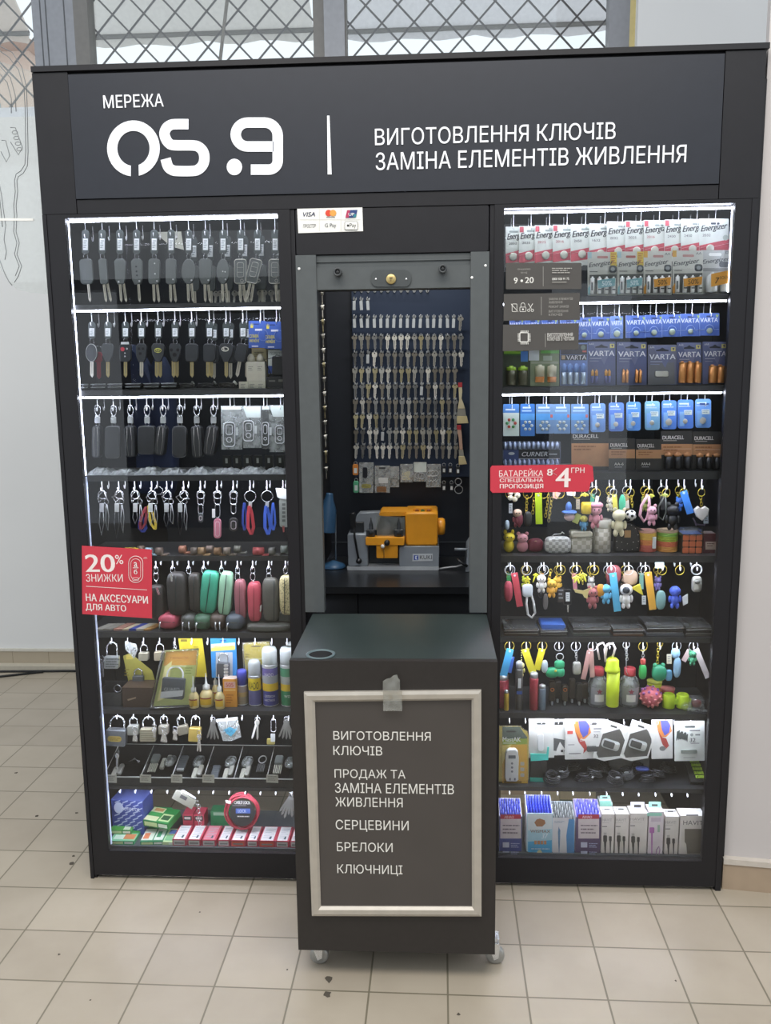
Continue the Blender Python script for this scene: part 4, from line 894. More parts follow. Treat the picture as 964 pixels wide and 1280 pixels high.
def carab(lo, body, w=4, by=30, bh=26, tagw=False):
    def f(t, o, x, y):
        b = B(o); b.wire(rr(x - 4, y, x + 4, y + 16, 3.9), 0.0013, 'chrome', True); b.wire(rr(x - 3, y + 15, x + 3, y + lo, 2.9), 0.0012, 'chrome', True); part('snap_hook', b, t, 'chrome snap hook')
        if tagw: b = B(o); b.prism([(x - 6.5, y + 21), (x - 3, y + 21), (x - 3, y + 32), (x - 6.5, y + 32)], 'white', 0.001, -0.002); part('price_tag', b, t)
        b = B(o); b.prism(rr(x - w, y + by, x + w, y + by + bh, w * 0.9), body, 0.006, 0.003, 0.002); b.wire(rr(x - w * 0.5, y + by + 4, x + w * 0.6, y + by + bh - 3, w * 0.45), 0.0006, '#e7dcdc/0.4', True, d=-0.0034, n=4); part('strap', b, t)
    return f
ring_charm('L', 4, 6, HL('double chrome carabiner keyring', 'L', 4, 6), 'key_strap', 'key strap', carab(28, '#565a5a', 3, 26, 12), 'snap hooks on the fourth tier')
ring_charm('L', 4, 7, HL('pink strap chrome carabiner keyring', 'L', 4, 7), 'key_strap', 'key strap', carab(32, '#d98a9c', 4.6, 33, 25, True), 'snap hooks on the fourth tier')
ring_charm('L', 4, 8, HL('long chrome carabiner with dark fob', 'L', 4, 8), 'key_strap', 'key strap', carab(27, '#3c3b38', 5.5, 32, 17), 'snap hooks on the fourth tier')
def loopcol(m, m2, x2):
    def f(t, o, x, y):
        b = B(o); b.prism(rr(x - 2, y + 12, x + 2, y + 19, 0.6), 'silverp', 0.004, 0.002); part('clamp', b, t, 'silver clamp')
        loopstrap(t, o, x - 1, y + 17, x + 1.5, y + 53, 5.5, m)
        if x2: loopstrap(t, o, x + x2, y + 14, x + x2 + 0.5, y + 48, 3.6, m2, 'strap', 0.006)
    return f
ring_charm('L', 4, 9, HL('red and blue strap keyring', 'L', 4, 9), 'key_strap', 'key strap', loopcol('#c5474f', '#3a4fa0', -8), 'snap hooks on the fourth tier', rr_=7)
ring_charm('L', 4, 10, HL('bright blue double strap keyring', 'L', 4, 10), 'key_strap', 'key strap', loopcol('#4a6fd4', '#4a6fd4', 7), 'snap hooks on the fourth tier', rr_=7)
def plate(t, o, x, y):
    b = B(o); b.prism([(x - 9, y - 5), (x + 5, y - 4), (x + 7, y + 2), (x + 4, y + 9), (x - 4, y + 8), (x - 7, y + 6)], W_, 0.006, 0.001, 0.001); part('price_tag', b, t, 'white paper tag')
    b = B(o); b.prism(rot(rr(x - 5, y + 8, x + 7, y + 44, 3), x, y, -1), '#a7ada6/0.35/0.3', 0.004, 0.002, 0.001); b.z = -0.0024
    for i in range(5): b.r(x - 1, y + 14 + i * 5, x + 3, y + 17 + i * 5, '#6b706b')
    b.prism([(x - 1, y + 42), (x + 2, y + 42), (x + 1.5, y + 50), (x, y + 50)], '#b8635c', 0.002); part('strap', b, t)
ring_charm('L', 4, 11, HL('grey strap with white tag', 'L', 4, 11), 'key_strap', 'key strap', plate, 'snap hooks on the fourth tier')
ring_charm('L', 4, 3, 'yellow and red doubled strap hanging behind the fourth hook, fourth tier of key case', 'key_strap', 'key strap', lambda t, o, x, y: (loopstrap(t, o, x - 12, y + 22, x - 4, y + 52, 4.5, '#c7ac3c'), loopstrap(t, o, x - 16, y + 24, x - 22, y + 52, 5, '#8f3b44', 'strap', 0.004), loopstrap(t, o, x - 22, y + 36, x - 20, y + 56, 6, '#33449a', 'strap', 0.008)), 'snap hooks on the fourth tier', dy=0.07)
# rolled leather straps
cols = ['#6a655c', '#7b776a', '#d9c23f', '#7d6a5a', '#9fb9c2', '#87766a', '#b07a62', '#6e645a', '#a98a64', '#8a7a70', '#8f6f4f', '#857a6c', '#7b7a70', '#c6605f', '#7d7c74', '#9aa39a']
xs = [112, 140, 163, 176, 186, 199, 228, 243, 252, 262, 272, 284, 297, 323, 340, 355]
for i, (x, c) in enumerate(zip(xs, cols)):
    y = 685 if i % 3 else 678; Y = 0.043 if i % 3 else 0.07; w = 8 if i not in (2, 13) else 13; a = at(x - w * 0.5, y, Y).x; e = at(x + w * 0.5, y, Y).x; o = Vector(((a + e) / 2, Y, LB[3])); b = B(o); r_ = 0.0115
    b.lathe((-(e - a) / 2, 0, r_), [(r_ * 0.55, 0.001), (r_ * 0.6, 0), (r_, 0), (r_, e - a), (r_ * 0.6, e - a), (r_ * 0.55, e - a - 0.001)], c + '/0.5', 14, 'x'); b.box(((e - a) / 2 - 0.003, -0.012, 0.0), ((e - a) / 2 + 0.016, 0.012, 0.003), c + '/0.5')
    solo('rolled_strap', b, f"rolled {['grey','stone','bright yellow','brown','pale blue','taupe','rust','dark','tan','grey brown','ochre','khaki','olive grey','coral red','ash grey','pale green'][i]} leather strap lying near the shelf front, fourth tier", 'strap', 'rolled straps on the fourth tier')
pxbox('card_box', 178, 682, 187, 692, 0.036, 0.03, '#b9cbd2', 'small pale blue roll box beside the yellow strap roll, fourth tier of key case', 'box', zb=LB[3]) if False else None
o = Vector((at(168, 689, 0.036).x, 0.037, LB[3])); b = B(o); b.lathe((-0.011, 0, 0.0112), [(0.006, 0), (0.011, 0), (0.011, 0.022), (0.006, 0.022)], '#d8b93a', 14, 'x'); solo('rolled_strap', b, 'bright yellow leather roll at the very front edge, fourth tier of key case', 'strap', 'rolled straps on the fourth tier')
# ---- tier 5: hanging pouches
def pouch(k, x0, y0, x1, y1, m, label, dep=0.034, y_top=None, zipm='#1d2a28/0.5', tilt=0.0, zx=None, pull=None, grp='zip pouches on hooks', pat=None):
    p = hpos('L', 5, k); x = HKX['L'][4][k]; y = 711; t = thing('key_pouch', label, 'pouch', p, grp)
    b = B(p); b.ring(x, y + 2, 2.6, 0.001, 'chrome', ry=4.5, tilt=0.4)
    if y0 > y + 10: b.ring(x, y + 10, 3, 0.001, 'chrome', ry=5); b.wire([(x, y + 14), ((x0 + x1) / 2, y0 + 2)], 0.0016, 'chrome')
    part('snap_hook', b, t, 'chrome snap hook')
    b = B(p); c = b.L((x0 + x1) / 2, (y0 + y1) / 2); q0 = b.L(x0, y0); q1 = b.L(x1, y1)
    b.ball(c, abs(q1.x - q0.x) / 2, dep / 2, abs(q1.z - q0.z) / 2, m, 0.45, 20, 12, Matrix.Rotation(math.radians(tilt), 3, 'Y'))
    bd = part('pouch_body', b, t)
    zx = (x0 + x1) / 2 if zx is None else zx; b = B(p); dd = -dep / 2 - 0.0006; sl = math.tan(math.radians(-tilt)) * (y1 - y0)
    b.wire([(zx - sl * 0.45, y0 + 2), (zx - sl * 0.2, y0 + (y1 - y0) * 0.3), (zx + sl * 0.2, y0 + (y1 - y0) * 0.7), (zx + sl * 0.45, y1 - 3)], 0.0011, zipm, d=dd); part('zipper', b, bd)
    if pull: b = B(p); b.prism(pull, 'chrome', 0.002, dd - 0.001); part('zip_pull', b, bd, 'metal zip pull')
    return t
pc = lambda c: c + '/0.5'
pouch(2, 177, 728, 208, 782, pc('#3b3936'), HL('small black zip pouch', 'L', 5, 2), pull=[(197, 732), (200, 731), (203, 741), (200, 742)]) if False else None
pouch(3, 186, 731, 208, 774, pc('#383633'), HL('small dark zip pouch', 'L', 5, 3), pull=[(197.5, 733), (200, 732), (203, 741), (200, 742)])
pouch(4, 209, 715, 236, 768, pc('#33312e'), HL('wide black leather pouch', 'L', 5, 4), 0.045, pull=[(216, 715), (218.5, 715), (219, 724), (217, 724)])
pouch(5, 236, 716, 253, 764, pc('#36322d'), HL('dark brown leather pouch', 'L', 5, 5), 0.04)
pouch(6, 250, 713, 274, 766, '#3f9c7e/0.4', HL('bright green zip pouch', 'L', 5, 6), 0.035, tilt=8)
pouch(7, 273, 714, 292, 768, '#97c0a0/0.4', HL('pale mint zip pouch', 'L', 5, 7), 0.035, tilt=6)
pouch(8, 293, 724, 309, 773, '#a0646a/0.4', HL('rose leather pouch', 'L', 5, 8), 0.034, zipm='#7b4a4f')
pouch(9, 309.5, 727, 328, 776, '#c3525e/0.4', HL('red leather tube pouch', 'L', 5, 9), 0.038, zipm='#9c3c48')
pouch(10, 328, 722, 350, 776, '#5b5a52/0.5', HL('grey leather pouch', 'L', 5, 10), 0.036, pull=[(327, 755), (329, 753), (328, 762), (326.5, 763)], zx=344)
mt = mat('snakeskin', '#c9bd8c', 0.45); nt = mt.node_tree; vo = nt.nodes.new('ShaderNodeTexVoronoi'); vo.inputs['Scale'].default_value = 260; rp = nt.nodes.new('ShaderNodeValToRGB'); rp.color_ramp.elements[0].color = hexc('#4a4430'); rp.color_ramp.elements[1].color = hexc('#d8cb98'); rp.color_ramp.elements[0].position = 0.25; rp.color_ramp.elements[1].position = 0.4
tc = nt.nodes.new('ShaderNodeTexCoord'); nt.links.new(tc.outputs['Object'], vo.inputs['Vector']); nt.links.new(vo.outputs['Distance'], rp.inputs[0]); nt.links.new(rp.outputs[0], nt.nodes['Principled BSDF'].inputs['Base Color'])
pouch(11, 349, 719, 371, 768, 'snakeskin', HL('snakeskin patterned pouch', 'L', 5, 11), 0.034, zx=357)
def roll(x0, y0, x1, y1, Y, m, label, pulls):
    a = at(x0, y1, Y); c = at(x1, y0, Y); o = Vector(((a.x + c.x) / 2, Y + 0.02, LB[4])); t = thing('key_pouch', label, 'pouch', o, 'zip pouches lying on the fifth tier'); r_ = (c.x - a.x) / 2; h = 0.026
    b = B(o); b.ball((0, 0.0, h), r_, 0.042, h, m, 0.75); bd = part('pouch_body', b, t)
    b = B(o)
    for q, dz in pulls: b.tube([(q, -0.0425, h + 0.004), (q * 1.1, -0.047, h - 0.004), (q * 1.15, -0.0465, h - 0.02)], 0.0022, 'chrome', n=6)
    b.tube([(-r_ * 0.7, -0.036, h + 0.004), (0, -0.0425, h + 0.003), (r_ * 0.7, -0.036, h)], 0.0012, '#4a4640/0.5', n=5); part('zipper', b, bd)
    return t
roll(198, 768, 224, 790, 0.06, '#b8505f/0.45', 'crimson leather pouch lying behind the shelf edge beside the red discount sticker', ((-0.018, 0),))
roll(226, 763, 247, 790, 0.06, '#4c4f49/0.45', 'dark grey pouch lying end-on beside the crimson pouch', ((-0.012, 0), (0.006, 0)))
roll(243, 764, 264, 792, 0.055, '#46684f/0.45', 'bottle green pouch lying end-on below the bright green pouch', ((-0.012, 0),))
roll(262, 764, 282, 790, 0.06, '#57493f/0.45', 'brown pouch lying end-on below the mint pouch', ((0.0, 0), (0.012, 0)))
roll(282, 768, 306, 792, 0.055, '#515b63/0.45', 'slate blue pouch lying end-on below the rose pouch', ((-0.016, 0),))
b = B(Vector((at(336, 785, 0.05).x, 0.06, LB[4] + 0.0003))); b.ball((0, 0, 0.011), 0.068, 0.03, 0.011, '#55574f/0.5', 0.5); b.tube([(-0.06, -0.024, 0.017), (0.06, -0.022, 0.019)], 0.0012, '#8b8e84/0.4', n=5); solo('long_pouch', b, 'long flat grey pouch lying under the red and grey hanging pouches', 'pouch')
pxbox('white_box', 349, 767, 361, 776, 0.12, 0.03, '#cfd6cf', 'little white box behind the long grey pouch, fifth tier of key case', 'box', zb=LB[4])
for i, (x, c) in enumerate(((122, '#b9b6a8'), (133, '#a7a394'), (146, '#c08d78'), (157, '#d9c9a5'), (165, '#3b4fae'), (174, '#d8d2bb'), (182, '#b98c4f'))):
    o = at(x, 788, 0.04); o.z = LB[4]; o.y = 0.045; b = B(o); w = 0.012; h = 0.0045 + 0.0008 * (i % 3)
    b.add([(-w, 0, 0), (w, 0, 0), (w + 0.022, 0.06, 0), (-w + 0.022, 0.06, 0), (-w, 0, h), (w, 0, h), (w + 0.022, 0.06, h), (-w + 0.022, 0.06, h)], [(0, 3, 2, 1), (4, 5, 6, 7), (0, 1, 5, 4), (1, 2, 6, 5), (2, 3, 7, 6), (3, 0, 4, 7)], c + '/0.5')
    solo('folded_strap', b, f"flat folded {['grey','stone','pink','cream','blue','ivory','tan'][i]} strap below the red discount sticker", 'strap', 'folded straps on the fifth tier')
# ---- tier 6: padlocks, blister packs, bottles, cans
def padlock_b(t, o, cx, y0, y1, w, sh, m, smt='chrome', tilt=0.0, dep=0.016, deco=None, sw=None):
    """shackle from y0, body to y1; sh = where the body starts"""
    sw = sw or w * 0.72; b = B(o); r0 = sw
    pts = [(cx - sw, sh + 3), (cx - sw, y0 + r0)] + circ(cx, y0 + r0, sw, r0, 8, 180, 360) + [(cx + sw, y0 + r0), (cx + sw, sh + 3)]
    b.wire(rot(pts, cx, y0, tilt), max(0.0012, 0.0023 * sw * 0.14), smt, n=8); part('shackle', b, t, 'bright steel shackle')
    b = B(o); b.prism(rot(rr(cx - w, sh, cx + w, y1, 1.6), cx, y0, tilt), m, dep, dep / 2, 0.0018); b.z = -dep / 2 - 0.0002
    if deco: deco(b)
    return part('lock_body', b, t)
def key_pair(t, o, x, y, n=2, L_=20, m='chrome', d=-0.010, spread=9):
    b = B(o); b.ring(x, y, 2.6, 0.0007, m, d=d)
    for i in range(n):
        a = (i - (n - 1) / 2) * spread
        def R(p): return rot(p, x, y, a)
        b.prism(R(circ(x, y + 5, 2.7, 3, 12)), m, 0.0015, d + 0.002 * i); b.prism(R([(x - 1, y + 7), (x + 1, y + 7), (x + 1, y + L_ - 2), (x, y + L_), (x - 1, y + L_ - 1)]), m, 0.0015, d + 0.002 * i)
    part('key', b, t)
def padlock(row, k, label, w, y0, sh, y1, m, tilt=0.0, keys=None, deco=None, dep=0.018, dy=0.0, sw=None, grp='padlocks on hooks'):
    p = hpos('L', row, k) + Vector((0, dy, 0)); x = HKX['L'][row - 1][k]; t = thing('padlock', label, 'padlock', p, grp)
    padlock_b(t, p, x, y0, y1, w, sh, m, tilt=tilt, deco=deco, dep=dep, sw=sw)
    if keys: key_pair(t, p, *keys)
    return t
def brk(b): b.lines(134, 822, 152, 834, 4, '#6f7471')
padlock(6, 0, HL('wide steel padlock with paired keys', 'L', 6, 0), 9, 803, 820, 835, '#a8acaa/0.35/0.5', keys=(129, 821, 2, 24), deco=brk)
padlock(6, 2, HL('small grey padlock with silver body', 'L', 6, 2), 6, 806, 815, 825, '#a9a593/0.35/0.4')
padlock(6, 3, HL('small square beige padlock', 'L', 6, 3), 6.5, 805, 814, 825, '#b3aa92/0.4/0.4')
p = hpos('L', 6, 1); bag('lock_bag', p, [(156, 801), (170, 805), (173, 812), (168, 823), (157, 812)], HL('crumpled clear bag of small hardware', 'L', 6, 1), 'bag', None, None, None, 'film2')
t = thing('key_tag', HL('lime green tag on a chain', 'L', 6, 4), 'key tag', hpos('L', 6, 4)); p = t.location.copy(); b = B(p)
for i in range(4): b.ring(218 + (i % 2) * 1.5, 805 + i * 3.2, 1.3, 0.0008, 'chrome', ry=2.4, tilt=0.8 * (i % 2))
part('chain', b, t); b = B(p); b.prism(rr(215, 815, 224, 823, 2.5), '#b4cf3f/0.4', 0.008, 0.004, 0.002); b.z = -0.0045; b.t(216.5, 817.5, 222.5, 820.5, 'KEY', '#6b7d22'); part('tag_body', b, t)
def blister(name, pts, Y, base, label, draw, bub=None, grp='lock blister packs', zb=None, rx=0.0, cat='blister pack', shine=True):
    n = len(pts); cx = sum(p[0] for p in pts) / n; ymax = max(p[1] for p in pts); o = at(cx, ymax, Y)
    if zb is not None: dz = zb - o.z
    t = thing(name, label, cat, o, grp, rx=rx); b = B(o); b.card(pts, base, 0.001); draw(b); part('backing_card', b, t)
    if bub: b = B(o); b.prism(bub, 'film', 0.016, -0.001, 0.005); part('clear_bubble', b, t)
    if zb is not None: t.location.z = zb
    return t
yl = '#d8c340/0.4'
def hanglock(cx, y0, sh, y1, w, m='#6c6f70/0.4/0.3'):
    def f(b):
        b.wire([(cx - w * .7, sh + 2), (cx - w * .7, y0 + w * .7)] + circ(cx, y0 + w * .7, w * .7, w * .7, 8, 180, 360) + [(cx + w * .7, y0 + w * .7), (cx + w * .7, sh + 2)], 0.0022, 'chrome', d=-0.008); b.prism(rr(cx - w, sh, cx + w, y1, 2), m, 0.012, -0.002, 0.002)
    return f
def yb1(b): b.r(226, 799, 234, 802, '#7f7433').lines(242, 808, 248, 816, 3, '#9a8b3a').r(228, 816, 250, 818, '#e7dc8c')
blister('lock_pack', [(223, 798), (253, 798), (259, 846), (229, 846)], 0.115, yl, 'yellow blister pack hanging behind the large tilted padlock pack', yb1, None, zb=None)
def yb2(b):
    b.r(158, 818, 166, 824, '#e5d46a').lines(156, 836, 162, 846, 3, '#9a8b3a'); hanglock(174, 835, 843, 852, 7)(b)
blister('lock_pack', [(154, 820), (163, 816), (190, 838), (198, 863), (163, 863)], 0.12, '#bdb659/0.4', 'faded yellow padlock pack leaning behind the brown box', yb2)
def yb3(b):
    b.face([(264, 805), (294, 803), (294, 808), (264, 811)], '#ece7b6').face([(264, 810), (294, 807), (294, 812), (264, 814)], '#e6d36a'); b.t(267, 806.5, 291, 809.5, 'замок навісний', '#b8863a', 0.03); b.r(275, 800, 283, 801.5, '#1d4b7d')
    b.face([(270, 815), (291, 815), (291, 846), (270, 846)], '#b6bcc2'); hanglock(280, 815, 827, 845, 8, '#5d5f63/0.35/0.4')(b)
    for i in range(4): b.prism(rr(281.5, 828 + i * 4, 287, 831 + i * 4, 1.2), 'chrome', 0.006, -0.013)
t = blister('lock_pack', [(263, 798), (295, 798), (297, 847), (265, 847)], 0.10, '#3d8fd0/0.4', 'blue blister pack with a combination padlock behind the glue bottles', yb3, None)
def yb4(b): b.r(314, 807, 326, 808.5, '#3a3418').t(313, 810.5, 328, 813, 'СТАНДАРТ', '#8d7d2c').lines(307, 817, 312, 826, 3, '#968834'); b.r(308, 822, 333, 824, '#e7dc8c'); hanglock(320, 823, 830, 846, 8)(b)
blister('lock_pack', [(304, 803), (337, 801), (339, 847), (307, 847)], 0.115, '#d6c03a/0.4', 'yellow blister pack behind the three spray cans', yb4, [(303.5, 802), (338, 800), (340, 847), (306, 847)])
# the big pack leaning at the front
def big(b):
    b.face([(206, 824), (245, 822), (244, 840), (203, 841)], '#e2a94a').t(212, 830, 234, 833, 'ГАРАНТІЯ', '#b86a2f'); b.face([(205, 842), (214, 835), (208, 880), (197, 884)], '#e4dd9a')
    b.lines(231, 843, 240, 852, 3, '#8a9a4a').r(214, 840, 232, 842, '#cfd6a0')
t = blister('padlock_pack', [(205, 822), (246, 820), (240, 888), (192, 890)], 0.05, '#bfc773/0.4', 'large yellow green blister pack with a heavy padlock leaning at the sixth tier front', big, None, zb=LB[5] + 0.005, rx=-0.10); o = at(220.75, 890, 0.05)
padlock_b(t, o, 219, 842, 880, 14, 855, '#50575e/0.35/0.3', smt='wire', tilt=4, dep=0.03, deco=lambda b: b.face([(203, 871), (231, 869), (230, 876), (202, 879)], '#c9cdce').t(207, 866, 226, 870, 'GUARD', '#aab0b5', 0, 0.02), sw=10)
b = B(o); b.prism([(203, 821), (248, 819), (243, 889), (190, 891)], 'clearp', 0.024, -0.0015, 0.006); part('clear_bubble', b, t)
pxbox('brown_box', 154, 860, 191, 887, 0.05, 0.07, '#4b3c32/0.5', 'brown cardboard box with a small slot at the front of the sixth tier', 'box', lambda b: b.face([(159, 874), (170, 871), (170, 873), (160, 876)], '#97826d'), zb=LB[5], topm='#5a4a3e')
t = thing('grey_tray', 'dark grey open tray with a chrome ring beside the brown box', 'tray', Vector((at(138, 886, 0.06).x, 0.06, LB[5]))); o = t.location.copy(); x0 = at(122, 886, 0.06).x - o.x; x1 = at(153, 886, 0.06).x - o.x
b = B(o); b.slab([(x0 + 0.004, 0), (x1 - 0.004, 0), (x1, 0.042), (x0, 0.042)], 0, 0.003, '#47484a').box((x0 + 0.004, 0.003, 0), (x1 - 0.004, 0.07, 0.003), '#47484a').box((x0, 0.003, 0.003), (x0 + 0.003, 0.07, 0.042), '#47484a').box((x1 - 0.003, 0.003, 0.003), (x1, 0.07, 0.042), '#47484a').box((x0, 0.07, 0), (x1, 0.073, 0.055), '#3d3e40'); part('tray_body', b, t)
b = B(o); b.tube([(0.015 + 0.012 * math.cos(q), 0.03, 0.045 + 0.012 * math.sin(q)) for q in [2 * PI * i / 14 for i in range(14)]], 0.002, 'chrome', True); solo('steel_ring', b, 'chrome ring standing in the dark grey tray', 'ring')
def glue(cx, w, ytop, yb, Y, label, k):
    o = Vector((at(cx, yb, Y).x, Y + 0.012, LB[5] + 0.0003)); t = thing('glue_bottle', label, 'bottle', o, 'small glue bottles on the sixth tier'); s = 0.00242; hh = (yb - ytop) * s
    b = B(o); W = w * s; b.lathe((0, 0, 0), [(W * .96, 0), (W, 0.002), (W, hh * .34), (W * .8, hh * .42), (W * .45, hh * .5)], '#d9c88f/0.2', 16); bd = part('bottle_body', b, t, 'amber liquid bottle')
    b = B(o); b.lathe((0, 0, 0), [(W * .45, hh * .5), (W * .5, hh * .52), (W * .5, hh * .62), (W * .2, hh * .66), (0.0022, hh * .8), (0.001, hh)], '#e6e8e2/0.4', 12); part('nozzle_cap', b, t, 'white pointed nozzle')
    b = B(o); n = 8
    vs = [((W + .0003) * math.sin(q), -(W + .0003) * math.cos(q), z) for z in (hh * .08, hh * .3) for q in [(-0.9 + 1.8 * i / n) for i in range(n + 1)]]
    b.add(vs, [(i, i + 1, n + 2 + i, n + 1 + i) for i in range(n)], '#d9b031', True); vs = [(x * 1.002, y * 1.002, hh * .26 if z < hh * .2 else hh * .3) for x, y, z in vs]; b.add(vs, [(i, i + 1, n + 2 + i, n + 1 + i) for i in range(n)], '#8f3a32', True); part('label', b, t)
glue(242, 6.5, 851, 892, 0.045, 'slim glue bottle beside the large padlock pack, sixth tier', 0)
glue(258, 9, 846, 889, 0.06, 'wide round glue bottle between two slim ones, sixth tier', 1)
glue(269.5, 5, 843, 886, 0.10, 'tall pointed glue bottle behind the round one, sixth tier', 2)
glue(274.5, 6, 850, 894, 0.04, 'slim glue bottle beside the orange box, sixth tier', 3)
pxbox('orange_box', 280, 849, 295, 887, 0.06, 0.03, '#dd9b3b/0.4', 'tall orange glue box between the bottles and the blue capped can', 'box', lambda b: b.r(280.5, 852, 294.5, 860, '#d8a99a').t(282.5, 853.5, 292, 858.5, '505', '#c0524a', 0, 0.02).r(280.5, 862, 294.5, 863, '#f0d08a').lines(283, 868, 292, 880, 4, '#b9742a'), zb=LB[5], topm='#d9c6b4')
def can(cx, w, prof_cap, capm, bands, label, Y=0.075, yb=888, cover=0.0):
    """spray can: prof in photo points above the base"""
    o = Vector((at(cx, yb, Y).x, Y + 0.01, LB[5] + 0.0003)); t = thing('spray_can', label, 'spray can', o, 'spray cans on the sixth tier'); s = 0.00242; W = w * s
    b = B(o); z = 0.0
    b.lathe((0, 0, 0), [(W * .93, 0), (W, 0.002), (W, 0.004)], 'silverp', 20)
    for h, c in bands: b.lathe((0, 0, 0), [(W, z + 0.004), (W, z + h * s + 0.004)], c, 20, cap=False); z += h * s
    z += 0.004; b.lathe((0, 0, 0), [(W, z), (W * .97, z + 0.002), (W * .8, z + 0.004)], 'silverp', 20); bd = part('can_body', b, t)
    b = B(o); b.lathe((0, 0, z + 0.002), [(r_ * s, h * s) for r_, h in prof_cap], capm, 20); part('cap', b, t)
    return o, s, W, bd
glassy('capclear', (0.93, 0.97, 0.95, 1), 2.0, 0.1, white=0.5, nz=False)
can(303, 6.8, [(6.4, 0), (6.4, 16), (5.6, 19), (0.1, 20)], '#4a52b5/0.35', [(10, '#8c7f68'), (6, '#a58c5a'), (8, '#8b7f78')], 'small spray can with a blue cap on the sixth tier')
o, s, W, bd = can(319, 8.3, [(7.2, 0), (7.8, 1), (7.8, 15), (6, 19), (0.1, 20)], 'capclear', [(19, '#5e5f8c'), (16, '#d9c02f'), (2, 'silverp')], 'yellow and violet spray can with a clear cap beside the counter')
def wrap(bd, o, txt, z0, z1, W, m, a=0.75):
    b = B(o); g, fs = glyphs(txt, 0.02); R_ = W + 0.0004; b.add([(R_ * math.sin(-a + 2 * a * x), -R_ * math.cos(-a + 2 * a * x), z0 + (z1 - z0) * y) for x, y in g], fs, m); part('lettering', b, bd)
wrap(bd, o, 'XADO', 0.055, 0.077, W, '#3a3a22', 0.8)
o, s, W, bd = can(338.5, 10, [(9, 0), (9.6, 1), (9.6, 17), (8, 21), (0.1, 22)], 'capclear', [(19, '#45478a'), (10, '#d9b733'), (10, '#9da0a0'), (10, '#6a5f9a'), (3, 'silverp')], 'tall violet banded spray can with a clear cap')
wrap(bd, o, 'СИЛІКОН', 0.03, 0.038, W, '#d9dbe4', 0.7); wrap(bd, o, 'МАСТИЛО', 0.018, 0.025, W, '#d9dbe4', 0.7); wrap(bd, o, 'XADO', 0.098, 0.108, W, '#d9dbe4', 0.6)
o, s, W, bd = can(360.5, 9.5, [(8.6, 0), (9.2, 1), (9.2, 17), (7.6, 21), (0.1, 22)], 'capclear', [(19, '#3f8a5c'), (9, '#d9b733'), (10, '#a3a8a0'), (11, '#4f8f6a'), (3, 'silverp')], 'tall green banded spray can partly behind the counter')
wrap(bd, o, 'WD', 0.03, 0.038, W, '#dfe6e0', 0.4)
can(369, 9.5, [(8.6, 0), (9.2, 1), (9.2, 17), (7.6, 21), (0.1, 22)], 'capclear', [(19, '#8a8f8c'), (9, '#a9ada9'), (23, '#9aa09b')], 'grey spray can behind the green banded one', Y=0.13)
# ---- tier 7: padlocks and the divided tray of inserts
gl = '#777c80/0.4/0.4'; be = '#aaa58f/0.38/0.45'
padlock(7, 0, HL('large grey padlock with brass plate', 'L', 7, 0), 12.5, 895, 911, 931, gl, tilt=3, keys=(148, 938, 1, 22), dep=0.026, deco=lambda b: b.face(rot(rr(138, 918, 155, 925, 3), 147, 895, 3), '#d5bc68/0.35/0.5').lines(140, 920, 153, 924, 2, '#8e7a36'))
padlock(7, 1, HL('small grey padlock with key bunch', 'L', 7, 1), 6.8, 897, 906, 918, '#8f918a/0.4/0.4', keys=(170, 909, 3, 17))
padlock(7, 2, HL('wide ribbed silver padlock with key', 'L', 7, 2), 10, 896, 910, 926, be, keys=(194, 906, 2, 15), deco=lambda b: [b.r(177, 912 + i * 2.6, 195, 913 + i * 2.6, '#8d8975/0.4/0.4') for i in range(5)], tilt=1)
padlock(7, 3, HL('small padlock under a key bunch', 'L', 7, 3), 6, 895, 906, 917, '#9a978a/0.4/0.4', keys=(206, 910, 4, 17))
padlock(7, 4, HL('small tilted grey padlock with keys', 'L', 7, 4), 6.5, 896, 907, 918, '#8e897a/0.4/0.4', tilt=-14, keys=(220, 909, 3, 15))
padlock(7, 5, HL('brass yellow padlock with hanging key', 'L', 7, 5), 7.5, 895, 909, 926, '#d2b966/0.35/0.5', keys=(250, 914, 2, 24), tilt=3)
def clearbag(b): b.face([(281, 911), (288, 908), (294, 911), (297, 909), (294, 915), (289, 920), (283, 916)], '#57a5c4').t(280, 911, 292, 915, 'PAX', '#2d7394', 0, 0.02); b.wire([(284, 896), (284, 910)], 0.0006, 'white', d=-0.0045)
bag('hardware_bag', hpos('L', 7, 7), [(270, 899), (297, 896), (302, 921), (290, 926), (279, 926)], HL('clear bag with blue printed label', 'L', 7, 7), 'bag', clearbag, [(270, 899), (297, 896), (297, 899), (271, 902)], None, 'film2')
for k, x, n, d in ((6, 266, 4, 'bunch of dark flat keys'), (9, 322, 2, 'white and steel key pair'), (11, 358, 5, 'fan of thin steel keys')):
    t = thing('key_bunch', HL(d, 'L', 7, k), 'keys', hpos('L', 7, k), 'key bunches on the seventh tier'); o = t.location.copy(); b = B(o); b.ring(x, 899, 3, 0.0008, 'chrome'); part('split_ring', b, t)
    for i in range(n):
        b = B(o); a = (i - (n - 1) / 2) * (11 if n > 3 else 16) + (8 if k == 9 else 0); R_ = lambda p: rot(p, x, 899, a); m_ = ('#8b8d8c/0.35/0.7' if k != 9 else ('#b9b9b0/0.4/0.4', 'white')[i])
        b.prism(R_(circ(x, 903, 2.6, 3.4, 12)), m_, 0.0016, 0.002 * i); b.prism(R_([(x - 1.2, 905), (x + 1.2, 905), (x + 1.2, 922), (x, 925), (x - 1.2, 923)]), m_, 0.0016, 0.002 * i); part('key', b, t)
